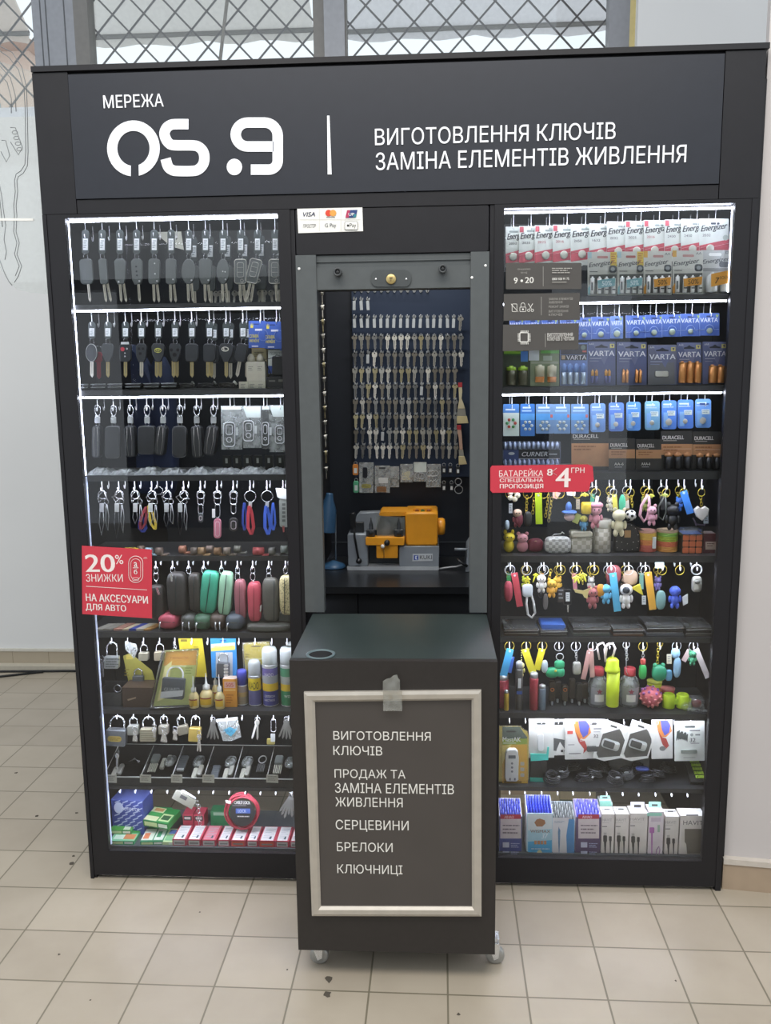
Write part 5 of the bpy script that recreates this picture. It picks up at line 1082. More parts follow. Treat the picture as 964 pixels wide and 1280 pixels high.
t = thing('key_tag', HL('chrome clip with white paper tag', 'L', 7, 10), 'key tag', hpos('L', 7, 10)); o = t.location.copy(); b = B(o); b.wire(rr(339, 899, 345, 915, 2.8), 0.0012, 'chrome', True); part('snap_hook', b, t); b = B(o); b.prism(rr(338.5, 917, 344, 927, 0.8), W_, 0.002); part('paper_tag', b, t); b = B(o); b.prism(rr(333, 925, 343, 932, 1), '#c9bd6c', 0.004, 0.012); part('fob', b, t)
# tray: seven cells, clear dividers, price tags on its front
t = thing('divided_tray', 'black tray divided into cells of key fobs, with price tags, on the seventh tier', 'tray', Vector((0.07, 0.034, LB[6]))); o = t.location.copy()
xa = at(128, 963, 0.036).x - o.x; xb = LX1 - 0.002 - o.x; hb = 0.052; zf = 0.004
b = B(o); b.box((xa, 0, 0), (xb, 0.003, 0.026), '#2a2b2c/0.4').box((xa, 0.003, 0), (xb, 0.14, 0.003), '#222324').box((xa, 0.14, 0), (xb, 0.143, hb + 0.02), '#242526'); part('tray_body', b, t)
xd = [128, 174, 213, 253, 291, 332, 369]
b = B(o); b.box((xa, -0.0005, 0.0262), (xb, 0.0035, 0.0285), '#c6c9c4/0.3')
part('front_rim', b, t, 'pale clear rim')
for x in xd[:-1]:
    q = at(x + 1, 962, 0.036).x - o.x; b = B(o); b.add([(q, 0.003, 0.004), (q, 0.138, 0.004), (q, 0.138, hb + 0.016), (q, 0.003, 0.0275)], [(0, 1, 2, 3)], 'film'); b.tube([(q, 0.003, 0.0282), (q, 0.138, hb + 0.0165)], 0.0014, '#d5d8d2/0.3', n=5); part('divider', b, t, 'clear divider with bright edge')
b = B(o); b.tube([(xa, 0.139, hb + 0.0215), (xb, 0.139, hb + 0.0215)], 0.0013, '#bfc3bd/0.3', n=5); part('back_rim', b, t)
for x0, x1 in ((132, 146), (175, 189), (214, 228), (253, 268), (333, 348)):
    b = B(o, o.y - 0.0004); b.card([(x0, 968), (x1, 968.5), (x1, 978.5), (x0, 978)], '#c4c3b4/0.5', 0.0008); b.lines(x0 + 2, 970, x1 - 2, 976, 3, '#8a897d'); part('price_tag', b, t, 'beige price tag')
def fob(x, y, kind, label):
    """a key fob lying on the sloping heap in the tray"""
    dv = 0.045 if y > 950 else 0.09; base = at(x, y, 0.034 + dv); o = Vector((base.x, 0.034 + dv, LB[6] + 0.012 + dv * 0.22)); tilt = 0.32
    R_ = Matrix.Rotation(tilt, 3, 'X'); b = B(o)
    def bx(x0, y0, z0, x1, y1, z1, m, bev=0.0):
        c = B(); c.box((x0, z0, y0), (x1, z1, y1), m, bev)
        b.add([R_ @ Vector((v[0], v[2], v[1])) for v in c.v], [f[::-1] for f in c.f], m)
    if kind == 'bars':
        bx(-0.013, -0.004, 0, 0.013, 0.032, 0.012, '#7f8682/0.4', 0.004)
        for i in range(5): bx(-0.0125 + i * 0.0055, -0.04, 0, -0.0095 + i * 0.0055, -0.004, 0.004, '#d4d3c2/0.35')
    elif kind == 'cyl':
        for dx, c in ((0, '#b9b9aa/0.4'), (0.014, '#a3a398/0.4')): bx(-0.012 + dx, -0.03 + dx, 0, 0.002 + dx, 0.014 + dx, 0.011, c, 0.003)
    elif kind == 'bag': b.ball((0, 0, 0.008), 0.016, 0.03, 0.01, 'jelly', 0.6); bx(-0.009, -0.02, 0.004, 0.009, 0.012, 0.012, '#9da097/0.4', 0.002)
    elif kind == 'flat': bx(-0.013, -0.034, 0, 0.012, 0.03, 0.007, '#5f6568/0.3', 0.003); bx(-0.011, -0.036, 0.001, 0.01, -0.028, 0.008, '#b9bcb9/0.3'); [bx(-0.009, -0.02 + i * 0.009, 0.0071, 0.009, -0.016 + i * 0.009, 0.0076, '#6a6f70/0.3') for i in range(5)]
    elif kind == 'ring':
        b.tube([R_ @ Vector((0.012 * math.cos(q), 0.016 + 0.016 * math.sin(q), 0.006)) for q in [2 * PI * i / 16 for i in range(16)]], 0.0018, 'silverp', True)
        for i in range(5): bx(-0.012 + i * 0.005, -0.034, 0, -0.0095 + i * 0.005, 0.0, 0.004, '#6d7070/0.3')
    elif kind == 'wire':
        for i in range(4): b.tube([(-0.018 + i * 0.003, -0.005 + i * 0.006, 0.006), (0, 0.004, 0.011 + 0.002 * i), (0.018, 0.001 - i * 0.004, 0.006)], 0.0011, 'chrome', n=5)
    solo('key_fob', b, label, 'key fob', 'key fobs in the divided tray')
for x, y, kd, d in ((146, 952, 'cyl', 'grey cylinder fobs in the first tray cell under the large padlock'), (168, 949, 'wire', 'chrome wire pieces in the first tray cell'), (193, 945, 'bars', 'grey fob with five pale bars in the second tray cell'), (207, 950, 'cyl', 'beige cylinder fobs in the second tray cell'), (212, 937, 'bag', 'small fob on the back edge of the second tray cell'),
                    (229, 950, 'flat', 'flat dark ribbed fob in the third tray cell'), (246, 952, 'cyl', 'pale cylinder fobs in the third tray cell'), (248, 941, 'bag', 'bagged fob at the back of the third tray cell'), (269, 952, 'flat', 'flat dark ribbed fob in the fourth tray cell'), (285, 958, 'cyl', 'pale cylinder fobs in the fourth tray cell'), (288, 944, 'bag', 'bagged fob at the back of the fourth tray cell'),
                    (309, 944, 'bag', 'bagged fob at the back of the fifth tray cell'), (306, 958, 'cyl', 'pale cylinder fobs at the front of the fifth tray cell'), (327, 945, 'ring', 'ring topped fob with bars in the fifth tray cell'), (348, 945, 'bars', 'clear topped fob with pale bars in the last tray cell'), (363, 948, 'bag', 'bagged fob beside the door frame in the last tray cell')): fob(x, y, kd, d)
# ---- tier 8: boxes
zb = LB[7] + 0.0003
def tilebox(b):
    for i in range(9):
        for j in range(4):
            x = 143 + j * 10 + (i % 2) * 4; y = 1003 + i * 4
            if x < 177: b.face([(x, y), (min(x + 7, 179), y - 2.8), (min(x + 7, 179), y - 1.2), (x, y + 1.6)], '#b9c4e2')
    b.e(149, 1009, 6, '#cdd6ec', 7); b.t(153, 1008, 177, 1012, 'MOTOR OIL', '#dfe5f2', 0, 0.02)
pxbox('blue_box', 140, 1001, 179, 1033, 0.10, 0.075, '#45549f/0.35', 'blue and white patterned cube shaped box in the outer corner of the bottom tier', 'box', tilebox, zb=zb, topm='#5f6db0', rz=-0.10)
def flatbox(x, y, w, d, h, Y, z, m, label, top, rz=0.0, grp='green boxes on the bottom tier', rx=0.0):
    o = Vector((at(x, y, Y).x, Y, z)); b = B(o); b.box((-w / 2, 0, 0), (w / 2, d, h), m); e = h + 0.0003
    def q(x0, y0, x1, y1, c): b.add([(w * (x0 - .5), d * y0, e), (w * (x1 - .5), d * y0, e), (w * (x1 - .5), d * y1, e), (w * (x0 - .5), d * y1, e)], [(0, 1, 2, 3)], c)
    for i, a in enumerate(top): e += 0.0001; q(*a)
    def fq(x0, z0, x1, z1, c): b.add([(w * (x0 - .5), -0.0003, h * z0), (w * (x1 - .5), -0.0003, h * z0), (w * (x1 - .5), -0.0003, h * z1), (w * (x0 - .5), -0.0003, h * z1)], [(0, 1, 2, 3)], c)
    fq(0.05, 0.15, 0.55, 0.85, '#d3e3a8'); fq(0.6, 0.2, 0.95, 0.8, '#e8efe0')
    return solo('flat_box', b, label, 'box', grp, rz=rz, rx=rx)
gA, gB, gC = '#3f9a57/0.4', '#cfe6b0/0.4', '#e8eddd/0.4'
flatbox(153, 1062, 0.078, 0.10, 0.012, 0.036, zb, '#49b074/0.4', 'pale green flat box at the front outer corner of the bottom tier', ((0, 0, 1, .45, '#8fd8a8'), (0.1, .1, .5, .35, '#dff2e0'), (.3, .5, 1, .8, '#3f9a3e'), (.5, .1, .95, .4, '#d98b57')))
flatbox(152, 1058, 0.07, 0.075, 0.012, 0.075, zb + 0.0135, gA, 'green flat box lying on the pale green one', ((0, 0, 1, .3, '#4ca43c'), (.1, .4, .8, .95, '#e3e9b8'), (.35, .5, .7, .9, '#e0894e'), (.6, .05, .9, .3, '#dceacb')))
flatbox(190, 1062, 0.072, 0.085, 0.011, 0.037, zb, '#3c9360/0.4', 'green flat box with an orange corner beside the pale green one', ((0, .1, .5, .9, gC), (.05, .2, .3, .6, '#e08457'), (.55, .1, .95, .9, '#e9efe4'), (.62, .3, .8, .7, '#3c9360')), rz=0.06)
flatbox(210, 1062, 0.034, 0.08, 0.010, 0.038, zb, gB, 'narrow pale green box beside the first red and white box', ((0.1, .1, .9, .5, '#86c48e'), (.2, .6, .8, .9, '#5a7fc0')))
flatbox(195, 1040, 0.085, 0.05, 0.05, 0.13, zb, '#2f8a4c/0.4', 'tall green box standing behind the tilted green boxes', ((0, 0, 1, 1, '#46a065'),))
flatbox(196, 1047, 0.092, 0.075, 0.022, 0.082, zb + 0.032, '#2f8a45/0.4', 'large green and cream box lying tilted on top of the green boxes', ((0, .05, .5, .95, '#d9deaf'), (0, .35, .5, .62, '#3f9a4e'), (.55, .1, .95, .6, '#c9dca0'), (.6, .2, .9, .5, '#2c5f36'), (.1, .7, .45, .9, '#c8965f')), rz=-0.25, rx=0.12)
rd = '#c8475a/0.4'; gk = 'red and white boxes along the bottom tier'
rx_ = [(216, 234), (235, 252), (253, 271), (273, 288), (289, 308), (309, 323), (324, 345), (345, 362), (363, 377)]
for i, (x0, x1) in enumerate(rx_):
    a = at(x0, 1063, 0.036).x; c = at(x1, 1063, 0.036).x; o = Vector(((a + c) / 2, 0.036, zb)); b = B(o); w = c - a - 0.001; h = 0.021; d = 0.085
    b.box((-w / 2, 0, 0), (w / 2, d, h), rd); e = h + 0.0002; f = i in (2,)
    b.add([(-w * .42, .002, e), (w * .36, .002, e), (w * .36, d * .98, e), (-w * .42, d * .98, e)], [(0, 1, 2, 3)], '#d98a94' if f else '#ecebe8'); e += .0001
    for j in range(6): b.add([(-w * .3, d * (.2 + .12 * j), e), (w * (.1 + .1 * (j % 3)), d * (.2 + .12 * j), e), (w * (.1 + .1 * (j % 3)), d * (.23 + .12 * j), e), (-w * .3, d * (.23 + .12 * j), e)], [(0, 1, 2, 3)], '#b9bcc0')
    b.add([(w * .05, d * .12, e), (w * .2, d * .12, e), (w * .2, d * .3, e), (w * .08, d * .3, e)], [(0, 1, 2, 3)], '#3c5a63')
    fr_ = '#c7c3be' if i not in (4, 6) else '#d4604a'
    b.add([(-w * .44, -.0003, h * .1), (w * .38, -.0003, h * .1), (w * .38, -.0003, h * .85), (-w * .44, -.0003, h * .85)], [(0, 1, 2, 3)], fr_); b.add([(-w * .35, -.0005, h * .3), (w * .3, -.0005, h * .3), (w * .3, -.0005, h * .55), (-w * .35, -.0005, h * .55)], [(0, 1, 2, 3)], '#8d8a88')
    solo('cylinder_box', b, f"white topped red box, {ORD[i]} of nine from the green boxes, bottom tier", 'box', gk)
for i, x in enumerate((236, 250)):
    o = Vector((at(x, 1033, 0.14).x, 0.135, zb)); b = B(o); b.box((-0.017, 0, 0), (0.016, 0.05, 0.05), rd); b.add([(-.014, -.0003, .03), (.013, -.0003, .03), (.013, -.0003, .046), (-.014, -.0003, .046)], [(0, 1, 2, 3)], '#3a2b2d'); b.add([(-.011, -.0006, .034), (.009, -.0006, .034), (.009, -.0006, .042), (-.011, -.0006, .042)], [(0, 1, 2, 3)], '#c9bdb9')
    solo('cylinder_box', b, f"upright red box behind the red and white boxes, {'nearer the green boxes' if i == 0 else 'nearer the chain'}", 'box', gk)
b = B(Vector((at(275, 1032, 0.16).x, 0.16, zb))); b.box((-0.03, 0, 0), (0.035, 0.04, 0.05), '#3f8a5c/0.4'); b.add([(-.02, -.0003, .035), (.025, -.0003, .035), (.025, -.0003, .046), (-.02, -.0003, .046)], [(0, 1, 2, 3)], '#a9c7ad'); solo('flat_box', b, 'dark green box behind the third red and white box, bottom tier', 'box')
# hanging lock plate with chain
p = hpos('L', 8, 4); t = thing('lock_plate', HL('grey plate lock on a chain', 'L', 8, 4), 'lock', p); b = B(p)
b.prism([(221, 986), (246, 1000), (240, 1011), (215, 997)], '#9d9c90/0.4/0.3', 0.008, 0.004, 0.001); b.z = -0.0045; b.face([(227, 992), (235, 996), (233, 1000), (225, 996)], '#4b4b4d').face([(228, 985), (246, 996), (245, 998), (227, 988)], '#cfd2dd'); part('plate', b, t)
b = B(p)
for i in range(6): b.ring(246 + (i % 2) * 2 + min(i, 2), 1003 + i * 5.2, 1.8, 0.0010, 'chrome', ry=3.2, tilt=0.9 * (i % 2))
part('chain', b, t)
# coiled red cable lock
p = hpos('L', 8, 8) + Vector((0, 0.012, 0)); t = thing('cable_lock', HL('coiled red cable lock, black card', 'L', 8, 8), 'cable lock', p); b = B(p)
for i in range(4): b.wire(circ(303 + (i % 2) * 2 - 1, 1013 + i * 0.7, 19 + (i % 3) * 0.9, 21 - (i % 2) * 1.2, 26), 0.0032, '#b3404f/0.35', True, d=-0.004 * (i - 1.5))
part('red_cable', b, t, 'red rubber cable'); b = B(p); b.wire([(308, 993), (310, 986), (311, 981)], 0.002, 'rub'); b.card(circ(304, 1014, 15.5, 16.5, 24), '#3a3a3c/0.4', 0.001, d=-0.012)
b.t(294, 998.5, 314, 1002.5, 'CABLE LOCK', 'white', 0, 0.02).r(292, 1004, 309, 1004.7, '#999').r(296, 1008, 314, 1014, '#5a78c8').t(299, 1009, 309, 1013, 'LOCK', '#c6d3f0', 0, 0.03).lines(298, 1017, 313, 1020, 1, 'white').face([(283, 997), (290, 998), (290, 1002), (284, 1001)], 'white'); part('card', b, t, 'black printed card')
t = thing('key_bunch', HL('fan of long steel keys', 'L', 8, 11), 'keys', hpos('L', 8, 11)); o = t.location.copy(); b = B(o); b.ring(364, 993, 2.6, 0.0008, 'chrome'); part('split_ring', b, t)
for i in range(7):
    b = B(o); a = 34 - i * 9; R_ = lambda p: rot(p, 364, 993, a); L_ = 26 + (i % 3) * 3; b.prism(R_([(362.9, 995), (365.1, 995), (365.4, 993 + L_ - 3), (364, 993 + L_), (362.6, 993 + L_ - 3)]), '#a9acb0/0.3/0.7', 0.0016, 0.002 * (i % 3)); part('key', b, t)
# ================================================================ BATTERY CASE, tiers from the top
RB = [z + 0.0005 for z in RB]
def hcard(row, k, x0, y0, x1, y1, base, label, draw, cat='battery card', grp=None, rz=0.10, dy=0.0, name='battery_card', t=0.0012, cells=None, corner=0.8):
    """card hanging from a hook, turned a little so that neighbours overlap"""
    p = hpos('R', row, k) + Vector((0, dy, 0)); th = thing(name, label, cat, p, grp, rz=rz); b = B(p); b.card(rr(x0, y0, x1, y1, corner, 2), base, t); draw(b); part('card', b, th)
    if cells: b = B(p); b.z = -t; cells(b); part('cell', b, th)
    return th
def scard(name, x0, y0, x1, y1, Y, base, label, draw, cells=None, bub=None, row=1, cat='battery pack', grp=None, rz=0.0, t=0.0015, cellname='cell', side='R', rx=0.0, pts=None):
    """blister card standing on a shelf"""
    o = at((x0 + x1) / 2, y1, Y); th = thing(name, label, cat, o, grp, rz=rz, rx=rx); b = B(o); b.card(pts or rr(x0, y0, x1, y1, 0.8, 2), base, t); draw(b); part('backing_card', b, th)
    if cells:
        for f in (cells if isinstance(cells, list) else [cells]): b = B(o); b.z = -t; f(b); part(cellname, b, th)
    if bub: b = B(o); b.prism(bub, 'film', 0.012, -t, 0.003); part('clear_bubble', b, th)
    th.location.z = (RB if side == 'R' else LB)[row - 1] + (0.0018 if side == 'R' else 0.0005) + (0.002 if rx else 0)
    return th
inkd = '#2c2f33'; ink = '#55595c'
# ---- tier 1
x_l = [(632, 661), (648.5, 683), (668, 706), (690.5, 729), (713, 752), (736, 775), (758, 797), (781, 820), (804, 842), (830, 866), (850.5, 890), (874, 911)]
code = ['2032', '2025', '2025', '2016', '2450', '1632', '2032', '2025', '2016', '2430', '2450', '2032']
for k, (x0, x1) in enumerate(x_l):
    y0 = HKY['R'][0] - (2 if k > 5 else 0) - k * 0.75 - 2 + 1.5; y1 = y0 + 51
    def dr(b, x0=x0, x1=x1, y0=y0, y1=y1, k=k):
        w = x1 - x0; cx = HKX['R'][0][k]
        b.face(rr(cx - 5.5, y0 + 5, cx + 5.5, y0 + 7.5, 1), '#9aa59f' if k < 11 else '#39424f')
        if k in (1, 2, 3, 7, 8, 9): b.face([(x0 + 1, y0 + 1), (x0 + 6, y0 + 1), (x0 + 6, y0 + 8), (x0 + 1, y0 + 8)], '#c65a66')
        b.t(x0 + 2, y0 + 9, x0 + 2 + w * 0.88, y0 + 19, 'Energizer', inkd, 0.11, 0.03, 0.25); b.t(x0 + 4, y0 + 19.5, x0 + 14, y0 + 22.5, code[k], '#b8565c' if k in (2, 3, 8) else ink)
        b.face([(x0, y0 + 34), (x0 + w * 0.6, y0 + 29), (x1, y0 + 26), (x1, y0 + 42), (x0 + w * .4, y0 + 44.5), (x0, y0 + 47)], '#c44d5a' if k != 11 else '#c8505e'); b.wire([(x0 + 1, y0 + 37), (x0 + w * .4, y0 + 33.5), (x0 + w * .45, y0 + 35.5), (x1, y0 + 31)], 0.0005, '#e6b0b4', d=b.z, n=4)
        b.e(x1 - 4, y0 + 24, 3.5, '#b6c2b8', 3.5)
    def ce(b, x0=x0, x1=x1, y0=y0, k=k): b.stud((x0 + x1) / 2 - 5, y0 + 37.5, 5, 0.003, '#c9c9bd/0.3/0.6', n=18)
    hcard(1, k, x0, y0, x1, y1, '#dfe5de/0.4', HL('white and red button cell card', 'R', 1, k), dr, grp='button cell cards on the top tier', rz=0.10 if k < 11 else 0.02, cells=ce)
def aapack(x0, y0, x1, y1, tl, band, btxt, n, hang):
    w = x1 - x0
    def dr(b):
        b.face([(x0, y0), (x0 + 5, y0), (x0 + 5, y0 + 8), (x0, y0 + 8)], tl); b.face(rr(x0 + w * .33, y0 + 5, x0 + w * .7, y0 + 8, 1.2), hang)
        if tl.startswith('#9'): b.face([(x1 - 8, y0), (x1, y0), (x1, y0 + 18), (x1 - 8, y0 + 18)], '#dcc23f'); b.lines(x1 - 7, y0 + 2, x1 - 1, y0 + 16, 5, '#b5652f')
        else: b.t(x1 - 9, y0 + 2, x1 - 2, y0 + 5, 'AA', ink)
        b.t(x0 + 1, y0 + 14, x0 + w * .86, y0 + 21.5, 'Energizer', inkd, 0.12, 0.02, 0.25); b.face(rr(x0 + w * .72, y0 + 17, x0 + w * .98, y0 + 26, 3), '#43484a'); b.e(x0 + w * .85, y0 + 21.5, 2.6, '#8f9696'); b.r(x0 + 2, y0 + 24.5, x0 + 12, y0 + 25.3, ink)
        b.face([(x0 + 2, y0 + 29), (x1 - 1, y0 + 28), (x1 - 1, y1 - 2), (x0 + 2, y1 - 2)], '#5a5c58'); b.face([(x0, y1 - 9), (x0 + 3, y1 - 14), (x0 + 3, y1 - 1), (x0, y1 - 1)], band)
    def mk(i):
        def ce(b):
            q = x0 + 5 + i * (w - 10) / (n - 1); b.can(q, [(2.6, y1 - 2), (2.8, y1 - 3), (2.8, y0 + 33), (1.2, y0 + 32.5), (1.1, y0 + 31)], '#d6d8d2/0.3/0.2', 12, d=-0.007); b.z = -0.0142
            b.r(q - 1.6, y1 - 16, q + 0.2, y1 - 6, '#4f5a58') if i == 0 else b.r(q - 2, y1 - 8, q + 2, y1 - 6.5, '#4a4d4c')
        return ce
    def bd(b):
        b.z = -0.0158; b.face([(x0 + w * .3, y0 + 36), (x1 - 3, y0 + 33), (x1 - 4, y0 + 43), (x0 + w * .32, y0 + 46)], band); b.t(x0 + w * .45, y0 + 37, x1 - 8, y0 + 43, btxt, '#5e4a1f' if band.startswith('#d') else '#dfeeee', 0.05, 0.02)
    return dr, [mk(i) for i in range(n)], bd
for i, (x0, y0, x1, y1, tl, band, tx, hg) in enumerate(((734.5, 314.5, 771, 369, '#9fc0c6', '#7fb0b4', '50%', '#b77d77'), (771.5, 313.5, 804.5, 368, '#9fc0c6', '#7fb0b4', '50%', '#a9574f'), (804.5, 313, 840, 367.5, '#d6a63f', '#d99a3a', '50%', '#b98781'), (840.5, 312.5, 879, 367, '#d6a63f', '#d99a3a', '50%', '#b98781'))):
    dr, cs, bd = aapack(x0, y0, x1, y1, tl, band, tx, 4, hg)
    th = scard('battery_pack', x0, y0, x1, y1, 0.046, '#c9cbc2/0.4', f"grey card of four batteries with {'teal' if i < 2 else 'orange'} flash, {['inner','outer','inner','outer'][i]} one, top tier of battery case", dr, cs, None, 1, grp='battery packs on the top tier', rz=0.03); o = th.location.copy(); o.z = at((x0 + x1) / 2, y1, 0.046).z
    b = B(Vector((at((x0 + x1) / 2, y1, 0.046).x, 0.046, o.z))); bd(b); part('flash_band', b, th)
def dp(b): b.face(rr(886, 315, 902, 319, 2), '#eef0ea'); b.t(877.5, 324, 912, 331, 'Energizer', '#2f3235', 0.12, 0.02, 0.25); b.face(rr(899, 326, 911, 333, 2.5), '#4c4f52'); b.r(877, 334, 914, 338, '#8f9290').t(907, 313, 911, 316, 'D', ink)
def dcell(q): return lambda b: b.can(q, [(7, 365), (7.2, 363), (7.2, 346), (4, 343), (2.4, 342), (2.2, 340)], '#cfd2ca/0.3/0.2', 16, d=-0.016)
th = scard('battery_pack', 876, 311.5, 914.5, 366.5, 0.058, '#b3b6b2/0.4', 'grey card of two large batteries beside the door frame, top tier of battery case', dp, [dcell(887), dcell(905)], None, 1, grp='battery packs on the top tier')
b = B(Vector((at(895.25, 366.5, 0.058).x, 0.058, at(895, 366.5, 0.058).z))); b.z = -0.0345; b.face([(884, 343), (909, 338), (911, 341), (911, 353), (884, 359)], '#e0a03c').t(889, 347.5, 894, 355, '7', '#4e3b18', 0, 0.03, 0.2).t(895, 346, 905, 350, 'ROKIV', '#6b5220', 0.1); part('flash_band', b, th)
# ---- tier 2
vb = '#5673bd/0.35'
for k, (x0, x1) in enumerate(((709 - 72, 656), (656, 676), (677, 698), (700, 722), (721, 740), (739, 763), (763, 779), (782, 808), (806, 829), (827, 853), (850, 876), (874, 899.5))):
    y0 = 397.5 - max(0, k - 3) * 0.75; y1 = y0 + 28; grn = k == 6
    def dr(b, x0=x0, x1=x1, y0=y0, y1=y1, k=k):
        w = x1 - x0; b.r(x0, y0, x0 + .7, y1, '#93abe0'); b.face(rr(x0 + w * .35, y0 + 3, x0 + w * .65, y0 + 5, .8), '#30426e'); b.t(x0 + 1, y0 + 6, x0 + w * .92, y0 + 11.5, 'VARTA', '#e3ecf8', 0, 0.03); b.face([(x1 - 5, y0 + 2), (x1 - 1, y0 + 2), (x1 - 3, y0 + 6)], '#a9c06a')
        b.wire(circ(x0 + w * .5, y0 + 20, 5.5, 5.5, 12, 180, 360), 0.0006, '#a9c0ea', d=b.z, n=4); b.wire([(x0 + 1, y0 + 21), (x0 + w * .5 - 5.5, y0 + 20.5)], 0.0005, '#a9c0ea', d=b.z, n=4); b.wire([(x0 + w * .5 + 5.5, y0 + 20.5), (x1 - 1, y0 + 20)], 0.0005, '#a9c0ea', d=b.z, n=4)
    def ce(b, x0=x0, x1=x1, y0=y0, k=k): b.stud((x0 + x1) / 2, y0 + 22, (4, 3.2, 3.6)[k % 3], 0.003, '#bccbb9/0.3/0.5', n=18)
    hcard(2, k, x0, y0, x1, y1, vb if not grn else '#6f8fd0/0.3', HL('small blue button cell card', 'R', 2, k), dr, grp='blue button cell cards on the second tier', rz=0.05, cells=ce)
def vpack(x0, y0, x1, y1, label, cells, base='#626a8e/0.4', Y=0.06, txt=True, rz=0.02, hole=True, nm='battery_pack', sub=None):
    w = x1 - x0
    def dr(b):
        b.face([(x0 + w * .15, y0 + 1), (x1 - 2, y0 + 1), (x0 + w * .6, y0 + 29)], '#767d9c'); b.face([(x1 - 7, y0 + 3), (x1 - 1.5, y0 + 3), (x1 - 1.5, y0 + 8), (x1 - 7, y0 + 8)], '#d9cf7a').face([(x1 - 5.5, y0 + 4), (x1 - 2.5, y0 + 4), (x1 - 4, y0 + 7.5)], '#5a5f6e')
        if hole: b.face([(x0 + w * .28, y0 + 6.5), (x0 + w * .4, y0 + 5.5), (x0 + w * .5, y0 + 3.5), (x0 + w * .6, y0 + 5.5), (x0 + w * .72, y0 + 6.5), (x0 + w * .72, y0 + 8), (x0 + w * .28, y0 + 8)], '#33363f')
        b.t(x0 + 1.5, y0 + 12, x1 - 1.5, y0 + 18.5, 'VARTA', '#eef0f2', 0, 0.03); b.r(x0 + 3, y0 + 20.5, x0 + w * .5, y0 + 21.7, '#a9aec2').r(x0 + 3, y0 + 24, x0 + w * .4, y0 + 25, '#8d93ad'); b.t(x0 + 2, y0 + 2, x0 + 8, y0 + 4.5, 'AAA', '#d4d6dd')
        if sub: sub(b)
    return scard(nm, x0, y0, x1, y1, Y, base, label, dr, cells, None, 2, grp='battery packs on the second tier', rz=rz)
def cyl(q, y0, y1, r_, m, d=-0.007, capm=None, m2=None, ym=None):
    def f(b):
        b.can(q, [(r_ * .92, y1), (r_, y1 - .8), (r_, ym or y0)], m, 12, d=d)
        b.can(q, [(r_, ym or y0), (r_, y0), (r_ * .45, y0 - .6), (r_ * .42, y0 - 2)], m2 or m, 12, d=d)
    return f
og = '#cf8d4c/0.3/0.4'
vpack(734, 427, 769.5, 482, 'blue grey card of four slim batteries with orange tips, second tier', [cyl(q, 464, 479, 1.8, '#5a5f8c', m2='#d9a04a', ym=470) for q in (740, 745, 757, 761)], rz=0.03)
vpack(771, 427, 808.5, 481, 'blue grey card of four orange slim batteries, second tier', [cyl(q, 463, 478, 2.0, og) for q in (778.5, 783, 795, 799.5)], rz=0.03)
vpack(810, 427, 846, 477, 'grey card with one small silver battery in a window, second tier', [lambda b: (b.face([(811, 451), (843, 449), (844, 476), (810, 477)], '#77797c'), b.prism(rr(818.5, 460, 835, 467, 1.6), '#d2d2c6/0.3/0.4', 0.008, -0.0015, 0.002))], base='#74778a/0.4', rz=0.03)
vpack(846, 428.5, 877, 481, 'blue card of three large orange batteries, second tier', [cyl(q, 454, 479, 4.6, og, d=-0.012) for q in (851, 860.5, 870)], rz=0.03)
vpack(878, 427.5, 909, 480.5, 'blue card of two orange batteries beside the door frame, second tier', [cyl(q, 458, 479, 5, og, d=-0.013) for q in (888.5, 898.5)], rz=0.03)
def vz(b): b.r(701, 430, 734, 443, '#4c4b52').r(701, 443.5, 733.5, 450, '#46474d').face([(702, 444), (706.5, 444), (706.5, 449), (702, 449)], '#c9b38f').t(708, 444, 733, 449.5, 'VARTA', '#eceef2', 0, 0.03); b.e(729, 434, 3, '#7f8f84').r(728, 438, 733, 440, '#c46a63')
scard('battery_pack', 700, 428, 734.5, 482, 0.05, '#7f95c9/0.35', 'pack of four slim blue and silver batteries under the microchip sticker', vz, [cyl(q, 456, 480, 3.3, '#9fb0bd/0.3/0.5', m2='#6d92cf', ym=465) for q in (704.5, 712, 720, 728.5)], None, 2, grp='battery packs on the second tier')
def g1(b): b.r(630, 436, 654, 442, '#8fc23a').r(630, 442, 652, 444, '#3b6a2a').r(651, 439, 660, 452, '#4a7fc4')
scard('battery_pack', 628, 435, 663, 483, 0.05, '#39452f/0.4', 'dark green pack of two lime and black large batteries under the stickers', g1, [cyl(q, 459, 481, 6.2, '#56553f/0.35/0.3', d=-0.016, m2='#a6cf3f', ym=463) for q in (638.5, 653)], None, 2, grp='battery packs on the second tier')
def g2(b): b.r(661, 438, 674, 452, '#d8dedf').r(676, 439, 699, 443, '#7fc46a').r(679, 446, 690, 452, '#b9c4b2').r(664, 453, 698, 456, '#a9ae98')
scard('battery_pack', 663, 436, 699, 484, 0.046, '#8d9a7a/0.4', 'pale green pack of two cream and orange large batteries under the stickers', g2, [cyl(q, 459, 479, 5.6, '#d98f4f/0.35', d=-0.014, m2='#d9d2b4', ym=472) for q in (674, 689)], None, 2, grp='battery packs on the second tier')
